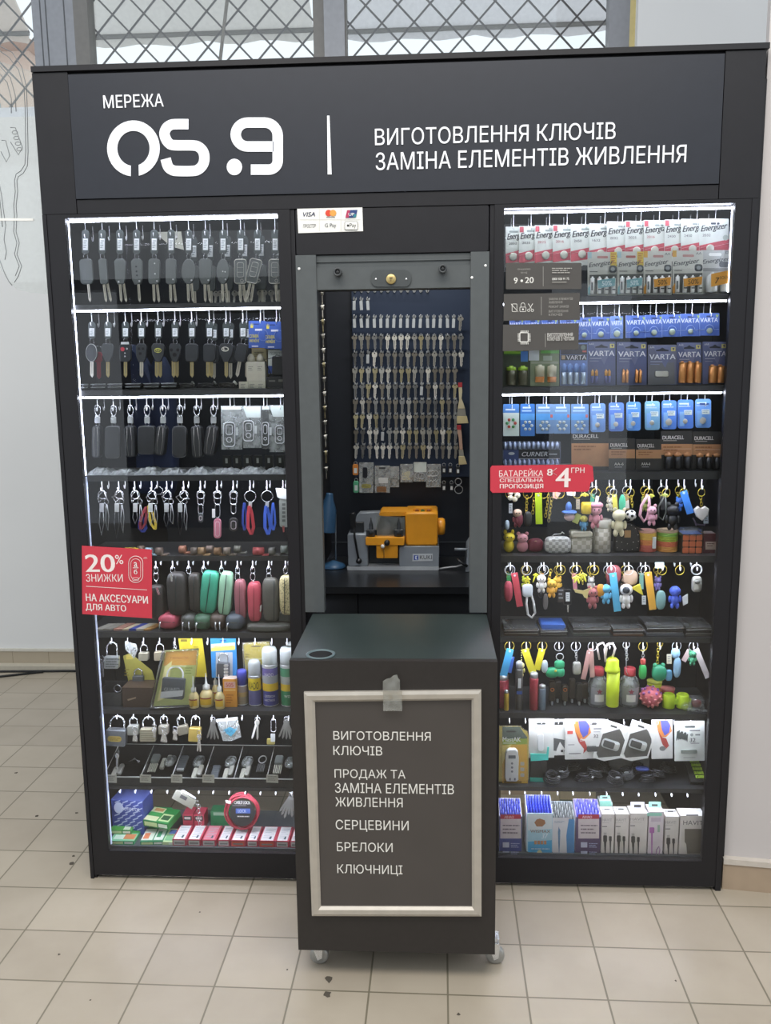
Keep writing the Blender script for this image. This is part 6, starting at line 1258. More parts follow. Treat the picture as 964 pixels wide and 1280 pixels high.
# ---- tier 3: blue blister cards
for k in range(12):
    x0 = (629, 650.5, 670, 692, 714, 738, 761, 783, 806, 827, 847, 869)[k]; x1 = (649, 668.5, 692, 713, 736, 757, 780, 801, 825, 846, 867, 889)[k]
    y0 = 505 - max(0, k - 4) * 0.9; y1 = y0 + (40 if k < 2 else 37 if k < 5 else 36); base = ('#4f83c4', '#3f78bf', '#6f93bd', '#6d93bd', '#6a92c2', '#6f97d0', '#5c86d8', '#5d95dc', '#7fb2d2', '#5d8fe0', '#5b8be0', '#6d9fe0')[k] + '/0.3'
    def dr(b, x0=x0, x1=x1, y0=y0, y1=y1, k=k):
        w = x1 - x0
        if k == 0: b.r(x0, y0 + 11, x1, y1, '#d5e2d8'); b.r(x0 + 3, y0 + 6, x1 - 5, y0 + 8, '#cfe0ee')
        elif k < 5: b.r(x0 + 3, y0 + 3.5, x1 - 5, y0 + 5.5, '#d5e4f2').r(x0 + 2, y0 + 7.5, x1 - 4, y0 + 9.5, '#a9c6e4'); b.r(x0, y0 + 12, x1, y0 + 20, '#5aa0dc'); (b.r(x1 - 4, y0 + 13, x1 - 1, y0 + 17, '#cf6a64') if k > 1 else None)
        else: b.r(x0 + 2, y0 + 4, x1 - 6, y0 + 6, '#c9dbf2').r(x0 + 1.5, y0 + 7.5, x1 - 4, y0 + 9, '#a9c4ea').r(x1 - 12, y0 + 13, x1 - 2, y0 + 19, '#e2eae2').lines(x1 - 11, y0 + 14, x1 - 3, y0 + 18, 2, '#7a97a9'); b.r(x0 + 2, y0 + 15, x0 + w * .4, y1 - 3, '#86b6e8')
        if k == 11: b.face(rr(x0 + 5, y0 + 5, x1 - 3, y0 + 7, .9), '#2e4b86')
    def ce(b, x0=x0, x1=x1, y0=y0, y1=y1, k=k):
        cx = (x0 + x1) / 2
        if k < 5:
            for i in range(6): q = i * PI / 3; b.stud(cx + 5.2 * math.cos(q), y0 + (24 if k == 0 else 27) + 5 * math.sin(q), 1.9, 0.0025, ('#c9533f', '#3f8a4f')[i % 2] + '/0.4' if k == 0 else '#c3cdc8/0.3/0.6', n=10)
        else: b.stud(cx - 1, y1 - 9, 4.4 if k in (9, 11) else 3.2, 0.003, '#c9c6b9/0.3/0.5', n=16)
    hcard(3, k, x0, y0, x1, y1, base, HL('rounded sky blue battery card' if k > 4 else 'blue card with six small cells', 'R', 3, k), dr, grp='blue cards on the third tier', rz=0.03, cells=ce, corner=3 if k > 4 else 1)
def dura(x0, y0, x1, y1, label, typ, Y=0.055, tag_=None):
    w = x1 - x0; tw = x0 + 1.5
    def dr(b):
        b.r(x0, y0 + (y1 - y0) * .34, x1, y0 + (y1 - y0) * (.62 if typ != 'flat' else .92), '#c79468'); b.t(x0 + 2, y0 + 6, x0 + w * .72, y0 + 10.5, 'DURACELL', '#e8e4de', 0, 0.03); b.r(x0 + 3, y0 + 11.5, x0 + w * .5, y0 + 12.5, '#a8a29a'); b.lines(x0 + 3, y0 + (y1 - y0) * .4, x0 + w * .65, y0 + (y1 - y0) * .55, 2, '#9a6a42')
        b.r(x0 + 2, y0 + 22, x1 - 2, y0 + 22.6, '#e8c9ac') if typ == 'big' else None
        if tag_: b.t(x0 + w * .2, y1 - 10, x0 + w * .55, y1 - 6.5, tag_, '#e6e2da', 0, 0.02); b.r(x0 + w * .22, y1 - 5, x0 + w * .5, y1 - 4, '#aaa')
    cells = None
    if typ == 'big': cells = [cyl(x0 + w * q, y0 + 28, y1 - 1, w * .12, '#2a2a2c/0.3/0.3', d=-0.012, m2='#c98f5c', ym=y0 + 31) for q in (.2, .5, .8)]
    return scard('battery_pack', x0, y0, x1, y1, Y, '#3b3937/0.4', label, dr, cells, None, 3, grp='black and copper battery packs on the third tier', rz=0.03)
dura(714, 542, 761, 592, 'wide black and copper pack standing half behind the smaller packs, third tier', 'flat', 0.075)
dura(761, 545, 794, 585, 'smaller black and copper pack of six nearest the wide one, third tier', 'small', 0.05, 'AA-6')
dura(795, 545, 827, 584, 'smaller black and copper pack of six beside the large copper cells, third tier', 'small', 0.05, 'AAA-6')
dura(826, 537, 866, 585, 'black pack with three big copper topped cells, third tier', 'big', 0.07)
dura(866, 537, 902, 584, 'black pack with copper topped cells beside the door frame, third tier', 'big', 0.07)
def cur(x0, y0, x1, y1, Y, row_, lab):
    def dr(b): b.r(x0 + 1, y0 + 1, x0 + 21, y1 - 1, '#4b5c8e').r(x0 + 20, y0 + 10, x1 - 1, y0 + 21, '#3c3d42').t(x0 + 24, y0 + 13, x0 + 56, y0 + 18.5, 'CURNER', '#e6e8ea', 0, 0.02, 0.2).r(x0 + 58, y0 + 15, x0 + 68, y0 + 16.5, '#b9bdc4').e(x0 + 11, y0 + 15, 4, '#dfe4ea', 1.8); b.r(x0 + 20, y0 + 9, x1 - 1, y0 + 9.8, '#c9ccd2').r(x0 + 20, y0 + 21, x1 - 1, y0 + 21.8, '#c9ccd2')
    cs = [cyl(x0 + 3 + i * 5.9, y0 + 2, y0 + 9.5, 2.6, '#8d98ad/0.3/0.5', d=-0.004) for i in range(12)] + [cyl(x0 + 3 + i * 5.9, y0 + 24, y1 - 1, 2.6, '#7f8aa2/0.3/0.5', d=-0.004) for i in range(12)]
    return scard('battery_tray', x0, y0, x1, y1, Y, '#6a7286/0.35', lab, dr, cs, None, 3, rz=0.0)
cur(628.5, 546, 701, 582, 0.07, 3, 'silver and blue bulk pack of batteries above the red price sticker')
o = at(690, 583, 0.05); o.z = RB[2]; b = B(o); b.box((-0.06, 0, 0), (0.058, 0.02, 0.02), '#8f9597/0.3/0.4'); [b.lathe((-0.055 + i * 0.0095, -0.0005, 0.01), [(0.004, 0), (0.004, -0.002)], '#b3b9ba/0.3/0.5', 10, 'y') for i in range(12)]
solo('battery_tray', b, 'low silver battery tray lying in front of the bulk pack, just above the price sticker', 'battery pack')
# ---- tier 4: key charms
cg = 'key charms on the fourth tier of the battery case'
def fig(b, x, y, s, body, head, ears=None, d=0.0, face=True):
    """small toy figure hanging at x, y (top); s = half width in photo points"""
    c = b.L(x, y + s * .9, d); e = (b.L(x + 1, y) - b.L(x, y)).x * s
    b.ball(c, e * .95, e * .85, e * .85, head); b.ball(c + Vector((0, 0, -e * 1.55)), e * .75, e * .65, e * .95, body)
    for q in (-1, 1):
        b.ball(c + Vector((q * e * .85, -e * .1, -e * 1.35)), e * .27, e * .3, e * .6, body); b.ball(c + Vector((q * e * .42, -e * .1, -e * 2.5)), e * .34, e * .4, e * .55, body)
        if ears: b.ball(c + Vector((q * e * .6, 0, e * .85)), e * .33, e * .25, e * .4, ears)
        if face: b.ball(c + Vector((q * e * .33, -e * .78, e * .1)), e * .11, e * .09, e * .13, '#222')
def charm(row, k, label, draw, ringm='silverp', r_=6.2, dy=0.0, name='key_charm', cat='key charm', grp=cg): return ring_charm('R', row, k, label if ',' in label else HL(label, 'R', row, k), name, cat, draw, grp, ringm, r_, None, 0.0009, dy)
def P1(nm, f):
    def g(t, o, x, y): b = B(o); f(b, x, y); part(nm, b, t)
    return g
def multi(*fs):
    def g(t, o, x, y):
        for nm, f in fs: b = B(o); f(b, x, y); part(nm, b, t)
    return g
def band_(x0, y0, x1, y1, w, m, th=0.003, d=0.0):
    def f(b, x, y):
        dx, dy = x1 - x0, y1 - y0; l = math.hypot(dx, dy); nx, ny = -dy / l * w / 2, dx / l * w / 2
        b.prism([(x + x0 + nx, y + y0 + ny), (x + x1 + nx, y + y1 + ny), (x + x1 - nx, y + y1 - ny), (x + x0 - nx, y + y0 - ny)], m, th, d, 0.0006)
        b.z = d - th - 0.0002; b.e(x + x0 + dx * .07, y + y0 + dy * .07, w * .18, 'silverp')
    return f
def chain_(x0, y0, x1, y1, m='gold', n=5):
    def f(b, x, y):
        for i in range(n): q = (i + .5) / n; b.ring(x + x0 + (x1 - x0) * q, y + y0 + (y1 - y0) * q, 1.5, 0.0007, m, ry=abs(y1 - y0) / n * .62 + .4, tilt=0.9 * (i % 2))
    return f
def tagp(x0, y0, m=W_, w=4.5, h=12): return lambda b, x, y: (b.prism([(x + x0, y + y0), (x + x0 + w, y + y0), (x + x0 + w, y + y0 + h), (x + x0, y + y0 + h)], m, 0.001, -0.005), setattr(b, 'z', -0.0062), b.lines(x + x0 + 1, y + y0 + 2, x + x0 + w - 1, y + y0 + h - 2, 3, '#8a8d8e'))
def bl(x0, y0, x1, y1, m, dep=0.018, p=0.8, d=0.0): return lambda b, x, y: b.blob(x + x0, y + y0, x + x1, y + y1, dep, m, p, d)
def bow(x0, y0, x1, y1, m, *_):
    def f(b, x, y):
        cx, cy = x + (x0 + x1) / 2, y + y0 + (y1 - y0) * .3; w, h = (x1 - x0) / 2, (y1 - y0); e = (b.L(x + 1, y) - b.L(x, y)).x; c = b.L(cx, cy)
        for q, a, l in ((-1, .5, 1), (1, .45, .95), (-1, 1.25, h / w * .55), (1, 1.2, h / w * .6)):
            R_ = Matrix.Rotation(q * -a if q > 0 else a, 3, 'Y') if a < 1 else Matrix.Rotation(q * (a - .1) * -1 + (PI if q < 0 else 0), 3, 'Y')
            R_ = Matrix.Rotation(a if q > 0 else PI - a, 3, 'Y'); b.ball(c + R_ @ Vector((w * e * l * .5, 0, 0)), w * e * l * .55, w * e * .2, w * e * .26, m, 1, 10, 6, R_)
        b.ball(c, w * e * .28, w * e * .28, w * e * .28, m, 1, 8, 6)
    return f
charm(4, 0, 'cream flower and pale tag charm', multi(('flower', lambda b, x, y: [b.ball(b.L(x + 4 + 5 * math.cos(q), y + 7 + 5 * math.sin(q), -0.003), 0.008, 0.004, 0.008, '#d8d2b8/0.4') for q in [i * 1.256 for i in range(5)]]), ('tag', tagp(-2, 17)), ('toy', lambda b, x, y: fig(b, x + 9, y + 24, 6, '#8a4a50/0.4', '#d8b9a0/0.4')), ('drop', bl(-7, 38, -1, 50, '#bcd0dc/0.25'))), 'gold')
charm(4, 1, 'dark charm on a gold chain', multi(('chain', chain_(-1, 8, -2, 30, n=6)), ('toy', bl(-5, 27, 5, 46, '#3a3a38/0.4')), ('toy', bl(-16, 30, -6, 45, '#7c3f48/0.4'))), 'gold')
charm(4, 2, 'flat lime yellow strap charm', multi(('strap', band_(-7, 4, -6, 43, 8.5, '#b5d02c/0.4')), ('chain', chain_(-12, 10, -14, 30, n=5))), 'gold')
charm(4, 3, 'gold chain charm with pink tag', multi(('chain', chain_(-14, 6, -18, 34, n=7)), ('chain', chain_(-10, 10, -14, 40, n=7)), ('tag', lambda b, x, y: b.prism([(x - 9, y + 2), (x + 1, y + 4), (x - 4, y + 12), (x - 9, y + 10)], '#d8b3a2/0.4', 0.002))), 'gold')
charm(4, 4, 'blue brimmed hat figure charm', multi(('tag', lambda b, x, y: b.prism([(x - 14, y - 2), (x - 2, y + 0), (x - 3, y + 8), (x - 13, y + 7)], W_, 0.001)), ('toy', lambda b, x, y: (b.ball(b.L(x - 10, y + 28), 0.022, 0.02, 0.006, '#4f7ac4/0.4'), b.ball(b.L(x - 11, y + 22), 0.009, 0.009, 0.016, '#4f7ac4/0.4'), b.ball(b.L(x - 10, y + 34), 0.016, 0.014, 0.012, '#c9a9a8/0.4')))), 'gold')
charm(4, 5, 'yellow bucket charm with green tag', multi(('bow', bow(-20, 3, -8, 10, '#c9c43e/0.4')), ('bucket', lambda b, x, y: b.can(x - 12, [(5.5, y + 30), (6.6, y + 28), (7, y + 18), (6.2, y + 16)], '#e0c22e/0.35')), ('tag', tagp(-25, 12, '#c7b8a0')), ('tag', lambda b, x, y: b.prism([(x - 30, y + 40), (x - 24, y + 29), (x - 18, y + 32), (x - 23, y + 43)], '#a9b05a', 0.002)), ('toy', lambda b, x, y: fig(b, x - 15, y + 32, 5, '#5f9ac0/0.4', '#d8cf5a/0.4'))), 'gold')
charm(4, 6, 'pink capped bear charm', multi(('strap', band_(-20, 8, -22, 20, 4, '#dfe3e4')), ('toy', lambda b, x, y: fig(b, x - 22, y + 18, 8, '#c9838f/0.45', '#d899a4/0.45', '#d899a4/0.45')), ('cap', bl(-31, 16, -13, 23, '#e29cae/0.4', 0.03, 0.7)), ('chain', chain_(-6, 8, -3, 24, 'silverp', 5))), 'silverp', 4.5)
charm(4, 7, 'yellow strap charm with pale figure', multi(('strap', band_(-20, 6, -18, 32, 6, '#d9cf57/0.4')), ('toy', lambda b, x, y: fig(b, x - 14, y + 24, 9, '#d9d2ae/0.5', '#d9d2ae/0.5', '#d9d2ae/0.5', face=False)), ('star', bl(-14, 6, -6, 30, '#48b48a/0.4', 0.01, 1))), 'gold', 5.5)
def soccer(b, x, y):
    c = b.L(x - 22 + 0, y + 32); b.ball(c, 0.0155, 0.0155, 0.0155, '#e9e9e6/0.4', 1, 16, 12)
    for q in [(0, -1, 0)] + [(math.cos(a) * .75, -.55, math.sin(a) * .75) for a in (.3, 1.55, 2.8, 4.1, 5.3)]:
        n = Vector(q).normalized(); u = n.orthogonal().normalized(); w = n.cross(u); b.add([c + n * 0.0152 + (u * math.cos(a) + w * math.sin(a)) * 0.0046 + n * 0.0006 for a in [i * 1.2566 for i in range(5)]], [(0, 1, 2, 3, 4)], '#1c1c1e')
charm(4, 8, 'football charm with gold ring', multi(('tag', lambda b, x, y: b.prism([(x - 30, y + 15), (x - 25, y + 13), (x - 24, y + 23), (x - 31, y + 24)], '#cfc8bb', 0.001)), ('chain', chain_(-22, 8, -20, 22, 'gold', 4)), ('ball', soccer)), 'gold')
charm(4, 9, 'pink strap and pink bear charm', multi(('strap', lambda b, x, y: b.wire([(x - 23, y + 6), (x - 31, y + 20), (x - 33, y + 32), (x - 28, y + 40), (x - 23, y + 34), (x - 21, y + 18), (x - 22, y + 8)], 0.0042, '#cfa0ae/0.5', n=8)), ('bow', bow(-24, 4, -14, 12, '#b5b845/0.4')), ('toy', lambda b, x, y: fig(b, x - 18, y + 20, 6.5, '#c994a2/0.5', '#d3a3b0/0.5', '#d3a3b0/0.5'))), 'gold', 5.5)
charm(4, 10, 'black loop strap charm, bow on top', multi(('strap', lambda b, x, y: b.wire([(x - 24, y + 8), (x - 32, y + 22), (x - 32, y + 34), (x - 26, y + 38), (x - 22, y + 28), (x - 23, y + 10)], 0.0026, '#4a4d46/0.4', n=8)), ('bow', bow(-29, 3, -19, 11, '#b9c46a/0.4', 0.012)), ('toy', lambda b, x, y: fig(b, x - 14, y + 18, 8.5, '#222324/0.4', '#262728/0.4', '#262728/0.4', face=False))), 'gold', 6)
charm(4, 11, 'white heart and blue strap charm', multi(('strap', band_(-23, 2, -14, 30, 9, '#3f7fd0/0.35')), ('heart', lambda b, x, y: b.prism([(x - 11, y + 24), (x - 6, y + 20), (x - 2, y + 22.5), (x + 3, y + 20), (x + 7.5, y + 23), (x + 6.5, y + 30), (x - 1, y + 38), (x - 8, y + 33)], '#e0dcd6/0.4', 0.014, -0.004, 0.004)), ('chain', chain_(-1, 8, 0, 20, 'gold', 3)), ('tag', tagp(2, 30, '#c9d6e0', 6, 12)), ('strap', lambda b, x, y: b.wire([(x + 2, y + 24), (x + 8, y + 38), (x + 4, y + 45), (x - 6, y + 44), (x - 10, y + 36)], 0.003, '#54485a/0.4', d=0.004, n=8))), 'gold', 5)
def shelfthing(name, cx, yb, Y, label, cat, row=4, grp=None, side='R'):
    o = at(cx, yb, Y); o.z = (RB if side == 'R' else LB)[row - 1]; return thing(name, label, cat, o, grp), o
t, o = shelfthing('plush_toy', 636, 692, 0.08, 'small yellow plush toy standing below the red price sticker', 'plush toy'); b = B(o)
b.ball((0, 0, 0.02), 0.016, 0.015, 0.02, '#d9c22e/0.7'); b.ball((0.001, -0.002, 0.046), 0.017, 0.015, 0.014, '#dcc632/0.7'); [b.ball((q * .011, 0, 0.061), 0.005, 0.004, 0.008, '#d9c22e/0.7') for q in (-1, 1)]; [b.ball((q * .006, -.016, .048), .002, .0015, .002, '#222') for q in (-1, 1)]; part('body', b, t)
t, o = shelfthing('plush_toy', 653, 692, 0.08, 'small pink plush toy between the yellow plush and the burgundy pouch', 'plush toy'); b = B(o)
b.ball((0, 0, 0.018), 0.017, 0.015, 0.018, '#c98a90/0.7'); b.ball((0, -0.002, 0.043), 0.016, 0.014, 0.014, '#cf969c/0.7'); [b.ball((q * .012, 0, 0.056), 0.006, 0.004, 0.006, '#c98a90/0.7') for q in (-1, 1)]; [b.ball((q * .006, -.015, .045), .002, .0015, .002, '#222') for q in (-1, 1)]; part('body', b, t)
t, o = shelfthing('coin_pouch', 669, 691, 0.09, 'burgundy round pouch behind the pink plush toy', 'pouch'); b = B(o); b.ball((0, 0, 0.02), 0.024, 0.014, 0.02, '#7d3a45/0.5', .7); b.tube([(-.02, -.006, .03), (0, -.012, .034), (.02, -.006, .03)], .0012, '#c9b080/0.3', n=5); part('body', b, t)
def checks(b, x0, y0, x1, y1, n, m, m2, d):
    for i in range(n):
        for j in range(n): (b.face([(x0 + (x1 - x0) * i / n, y0 + (y1 - y0) * j / n), (x0 + (x1 - x0) * (i + 1) / n, y0 + (y1 - y0) * j / n), (x0 + (x1 - x0) * (i + 1) / n, y0 + (y1 - y0) * (j + 1) / n), (x0 + (x1 - x0) * i / n, y0 + (y1 - y0) * (j + 1) / n)], m, d) if (i + j) % 2 else None)
def surf_checks(t, rx, rz, dep, cz, m, p=.7): pass
mat('check', '#c9c8c0', 0.5); nt = MC['check'].node_tree; ck = nt.nodes.new('ShaderNodeTexChecker'); ck.inputs['Scale'].default_value = 110; ck.inputs['Color1'].default_value = hexc('#d8d8d2'); ck.inputs['Color2'].default_value = hexc('#a9a9a2'); tc = nt.nodes.new('ShaderNodeTexCoord'); nt.links.new(tc.outputs['Object'], ck.inputs[0]); nt.links.new(ck.outputs[0], nt.nodes['Principled BSDF'].inputs['Base Color'])
mat('check2', '#b5b0a0', 0.5); nt = MC['check2'].node_tree; ck = nt.nodes.new('ShaderNodeTexChecker'); ck.inputs['Scale'].default_value = 80; ck.inputs['Color1'].default_value = hexc('#c4c0b2'); ck.inputs['Color2'].default_value = hexc('#a8a392'); tc = nt.nodes.new('ShaderNodeTexCoord'); nt.links.new(tc.outputs['Object'], ck.inputs[0]); nt.links.new(ck.outputs[0], nt.nodes['Principled BSDF'].inputs['Base Color'])
t, o = shelfthing('coin_purse', 697, 692, 0.07, 'white and grey checked coin purse with a thin handle loop', 'purse'); b = B(o); b.ball((0, 0, 0.025), 0.039, 0.018, 0.025, 'check', .55); bd = part('purse_body', b, t); b = B(o); b.tube([(-.035, -.006, .035), (-.018, -.016, .042), (.018, -.016, .042), (.035, -.006, .035)], .001, '#8d8a80/0.3/0.5', n=5); part('zipper', b, bd); b = B(o); b.tube([(-.02, 0, .048), (-.01, 0, .056), (.008, 0, .057), (.012, -.003, .063), (.018, 0, .058)], .0014, 'silverp', n=6); part('wrist_loop', b, t)
t, o = shelfthing('round_case', 727, 692, 0.065, 'low beige zip case with patterned sides beside the checked purse', 'case'); b = B(o); b.box((-.031, 0, 0), (.031, .04, .045), 'check2', .004); part('case_body', b, t); b = B(o); b.box((-.0315, -.001, .0475), (.0315, .041, .064), '#bcb8a6/0.5', .004); part('lid', b, t); b = B(o); b.box((-.0318, -.0012, .0452), (.0318, .0405, .0474), '#8b8772/0.4'); part('zipper', b, t)
t, o = shelfthing('round_case', 754, 692, 0.06, 'tall beige round case with a checked body beside the black backpack', 'case'); b = B(o); b.lathe((0, .027, 0), [(.025, 0), (.027, .002), (.027, .072), (.026, .073)], 'check2', 20); part('case_body', b, t); b = B(o); b.lathe((0, .027, .0735), [(.027, 0), (.0275, .001), (.0275, .021), (.025, .024), (.001, .024)], '#c4c1b3/0.5', 20); part('lid', b, t)
t, o = shelfthing('mini_backpack', 784, 693, 0.075, 'tiny black studded backpack with a tan leather patch', 'backpack'); b = B(o); b.slab([(x * .0024, z * .0024) for x, z in ((-15, 0), (15, 0), (16, 8), (15, 22), (11, 32), (5, 37), (-5, 37), (-11, 32), (-15, 22), (-16, 8))], 0, .03, '#2b2a29/0.45', .007); bd = part('body', b, t)
b = B(o); b.box((-.0095, -.002, .045), (.0085, 0, .066), '#b08a5c/0.5'); part('leather_patch', b, bd, 'tan leather patch'); b = B(o)
for x, z in ((-12, 6), (-6, 4), (0, 3), (6, 4), (12, 6), (-13, 14), (13, 14), (-12.5, 22), (12.5, 22), (-9, 30), (9, 30), (-4, 34), (4, 34), (-7, 13), (0, 11), (7, 13)): b.ball((x * .0024, -.0008, z * .0024), .0013, .0013, .0013, '#e8e4da/0.3/0.4', 1, 8, 6)
part('stud', b, bd, 'small pale studs', 'stuff'); b = B(o); b.tube([(.03, .02, .07), (.045, .015, .062), (.055, .012, .055), (.06, .01, .045)], .0035, '#3a3632/0.5'); part('strap', b, t)
def jar(cx, w, h, cols, lid, label, mm='jar'):
    t, o = shelfthing('spring_toy', cx, 693, 0.075, label, 'toy'); b = B(o); z = 0; W = w * .0024; n = sum(c[1] for c in cols)
    for c, k in cols:
        for i in range(k): b.lathe((0, W, z), [(W * .96, 0), (W, .001), (W, h / n - .001), (W * .96, h / n)], c, 22); z += h / n
    part('coil_body', b, t); b = B(o); b.lathe((0, W, z + .0004), [(W * .99, 0), (W, .002), (W, .006), (W * .85, .007), (W * .83, .003), (.001, .003)], lid, 22); part('rim', b, t); return t, o
t, o = jar(811, 11.5, .056, (('#cf6a5a/0.4', 4), ('#d98a4a/0.4', 3), ('#d9b04a/0.4', 4)), '#d8a396/0.4', 'orange and red ringed spring toy beside the tiny backpack'); b = B(o); b.box((.010, -.001, .012), (.020, .004, .046), W_); part('price_label', b, t)
jar(837, 13, .056, (('#d99a4a/0.4', 3), ('#d9714f/0.4', 3), ('#a9c43f/0.4', 3), ('#8fc25a/0.4', 2)), '#dcc0a0/0.4', 'green and orange ringed spring toy beside the puzzle cube')
t, o = shelfthing('puzzle_cube', 866, 695, 0.06, 'orange faced puzzle cube in clear wrap beside the spring toys', 'puzzle cube'); b = B(o); b.box((-.031, 0, 0), (.026, .055, .057), '#26221f/0.4'); part('body', b, t); b = B(o)
for i in range(3):
    for j in range(3): b.box((-.030 + i * .0188, -.0012, .001 + j * .0188), (-.0125 + i * .0188, 0, .0178 + j * .0188), '#cf6f45/0.35', .002); b.box((-.030 + i * .0188, .001 + j * .018, .0571), (-.0125 + i * .0188, .0175 + j * .018, .058), '#4f78c4/0.35')
part('tile', b, t, 'coloured square faces', 'stuff'); b = B(o); b.ball((-.002, .026, .06), .034, .03, .012, 'film', .5); part('wrapping', b, t)
pxbox('small_box', 879, 667, 895, 692, 0.065, 0.04, '#5c2f35/0.4', 'burgundy box with a beige label beside the puzzle cube', 'box', lambda b: b.r(882, 677, 895, 687, '#c9b3a4').lines(884, 679, 893, 684, 2, '#6a4a44'), zb=RB[3], topm='#c9b9b4')
# ---- tier 5
cg = 'key charms on the fifth tier of the battery case'
charm(5, 0, 'flat red strap charm', multi(('strap', band_(5, 8, 12, 50, 8, '#c04a54/0.4')), ('toy', bl(-8, 18, 3, 44, '#a8414f/0.5', .02))), grp=cg)
charm(5, 1, 'white loop strap charm, yellow bow', multi(('bow', bow(-4, 10, 5, 26, '#cfc23a/0.4', .01)), ('strap', lambda b, x, y: b.wire([(x + 1, y + 28), (x - 1, y + 46), (x + 1, y + 60), (x + 6, y + 64), (x + 10, y + 58), (x + 8, y + 44), (x + 3, y + 28)], 0.0036, '#dfe0dc/0.5', n=8)), ('clasp', bl(-6, 22, 7, 38, '#dde3e6/0.4', .012, .5))), grp=cg)
charm(5, 2, 'black and white figure charm', multi(('toy', lambda b, x, y: (fig(b, x - 3, y + 10, 6, '#e4e2dc/0.4', '#e8e6e0/0.4', face=True), b.ball(b.L(x - 4, y + 34), .008, .008, .013, '#2a2a2c/0.4'))), ('tassel', bl(-1, 34, 5, 54, '#6f6a66/0.5', .008)), ('bow', bow(-14, 3, -6, 24, '#cfd03a/0.4', .01))), grp=cg)
charm(5, 3, 'orange yellow figure charm, gold chain', multi(('chain', chain_(-12, 4, -16, 26, 'gold', 6)), ('toy', lambda b, x, y: fig(b, x - 11, y + 16, 6, '#d9a23f/0.4', '#e0b03f/0.4', '#e0b03f/0.4')), ('tag', tagp(-4, 26, '#3a3534', 8, 18))), 'gold', grp=cg)
charm(5, 4, 'yellow strap charm with framed tag', multi(('bow', bow(-6, 8, 6, 24, '#d0cc4a/0.4', .01)), ('frame', lambda b, x, y: b.wire(rr(x - 16, y + 29, x - 7, y + 48, 1.5), .001, '#3a3a3a/0.4', True)), ('tag', tagp(-14, 32, W_, 5, 11)), ('key', lambda b, x, y: b.prism([(x - 12, y + 48), (x - 10, y + 48), (x - 10.5, y + 57), (x - 11.5, y + 57)], 'chrome', .002))), 'gold', grp=cg)
charm(5, 5, 'gold airplane shaped charm', multi(('chain', chain_(-16, 6, -14, 22, 'gold', 4)), ('toy', lambda b, x, y: b.prism([(x - 26, y + 28), (x - 14, y + 30), (x - 4, y + 26), (x - 2, y + 30), (x - 8, y + 33), (x - 9, y + 40), (x - 13, y + 38), (x - 15, y + 34), (x - 24, y + 32)], '#d9c98a/0.35/0.4', .006, 0, .001)), ('bow', bow(-20, 4, -8, 22, '#c9c43e/0.4', .008))), 'gold', grp=cg)
charm(5, 6, 'pink toy bear charm', multi(('toy', lambda b, x, y: fig(b, x - 23, y + 26, 7, '#a05a5c/0.5', '#aa6464/0.5', '#aa6464/0.5')), ('toy', bl(-18, 22, -8, 38, '#d0912f/0.4', .016))), grp=cg)
charm(5, 7, 'sky blue strap charm, blue toy', multi(('strap', band_(-20, 8, -14, 56, 9, '#59b4da/0.4')), ('toy', lambda b, x, y: fig(b, x - 28, y + 22, 6.5, '#5fb0d6/0.4', '#62b4d8/0.4', face=False)), ('toy', bl(-26, 0, -8, 24, '#8d4448/0.5', .02, .8, .02))), grp=cg)
def astro(b, x, y):
    c = b.L(x - 24, y + 29); b.ball(c, .019, .017, .017, '#e6e4de/0.35'); b.ball(c + Vector((-.002, -.010, .001)), .012, .009, .011, '#30353c/0.15'); b.ball(c + Vector((0, 0, -.030)), .014, .012, .018, '#e2e0d9/0.35')
    for q in (-1, 1): b.ball(c + Vector((q * .015, -.002, -.027)), .005, .006, .012, '#e2e0d9/0.35'); b.ball(c + Vector((q * .007, -.002, -.048)), .006, .007, .009, '#e2e0d9/0.35')
charm(5, 8, 'white astronaut charm', multi(('toy', astro), ('toy', bl(-26, 6, -8, 26, '#b59a82/0.6', .02, .8, .018))), grp=cg)
charm(5, 9, 'orange strap charm with cheese wedge', multi(('strap', band_(-18, 7, -12, 54, 9, '#dca63f/0.4')), ('toy', lambda b, x, y: b.prism([(x - 39, y + 27), (x - 28, y + 22), (x - 24, y + 36)], '#d9c83f/0.4', .012, .006, .001)), ('tag', tagp(-26, 36, W_, 5, 11))), 'gold', grp=cg)
charm(5, 10, 'blue pompom charm with mint card', multi(('card', lambda b, x, y: b.prism([(x - 31, y - 14), (x - 20, y - 14), (x - 20, y + 2), (x - 31, y + 2)], '#bfe3df/0.4', .001)), ('toy', lambda b, x, y: fig(b, x - 6, y + 24, 7.5, '#4660c8/0.6', '#4a66d0/0.6', face=False)), ('toy', bl(-30, 30, -18, 54, '#7fa8a4/0.4', .012)), ('tag', lambda b, x, y: b.prism([(x + 3, y + 38), (x + 10, y + 34), (x + 10, y + 46), (x + 4, y + 49)], W_, .001))), 'gold', grp=cg)
charm(5, 11, 'silver robot charm on thick ring', multi(('ring', lambda b, x, y: b.ring(x, y + 4, 6.5, .0022, 'silverp')), ('toy', lambda b, x, y: (b.blob(x - 6, y + 12, x + 6, y + 32, .018, '#bdbdb4/0.3/0.4', .6), b.ball(b.L(x, y + 19, -.008), .008, .004, .006, '#8a8a84/0.3/0.4')))), grp=cg)
random.seed(21)
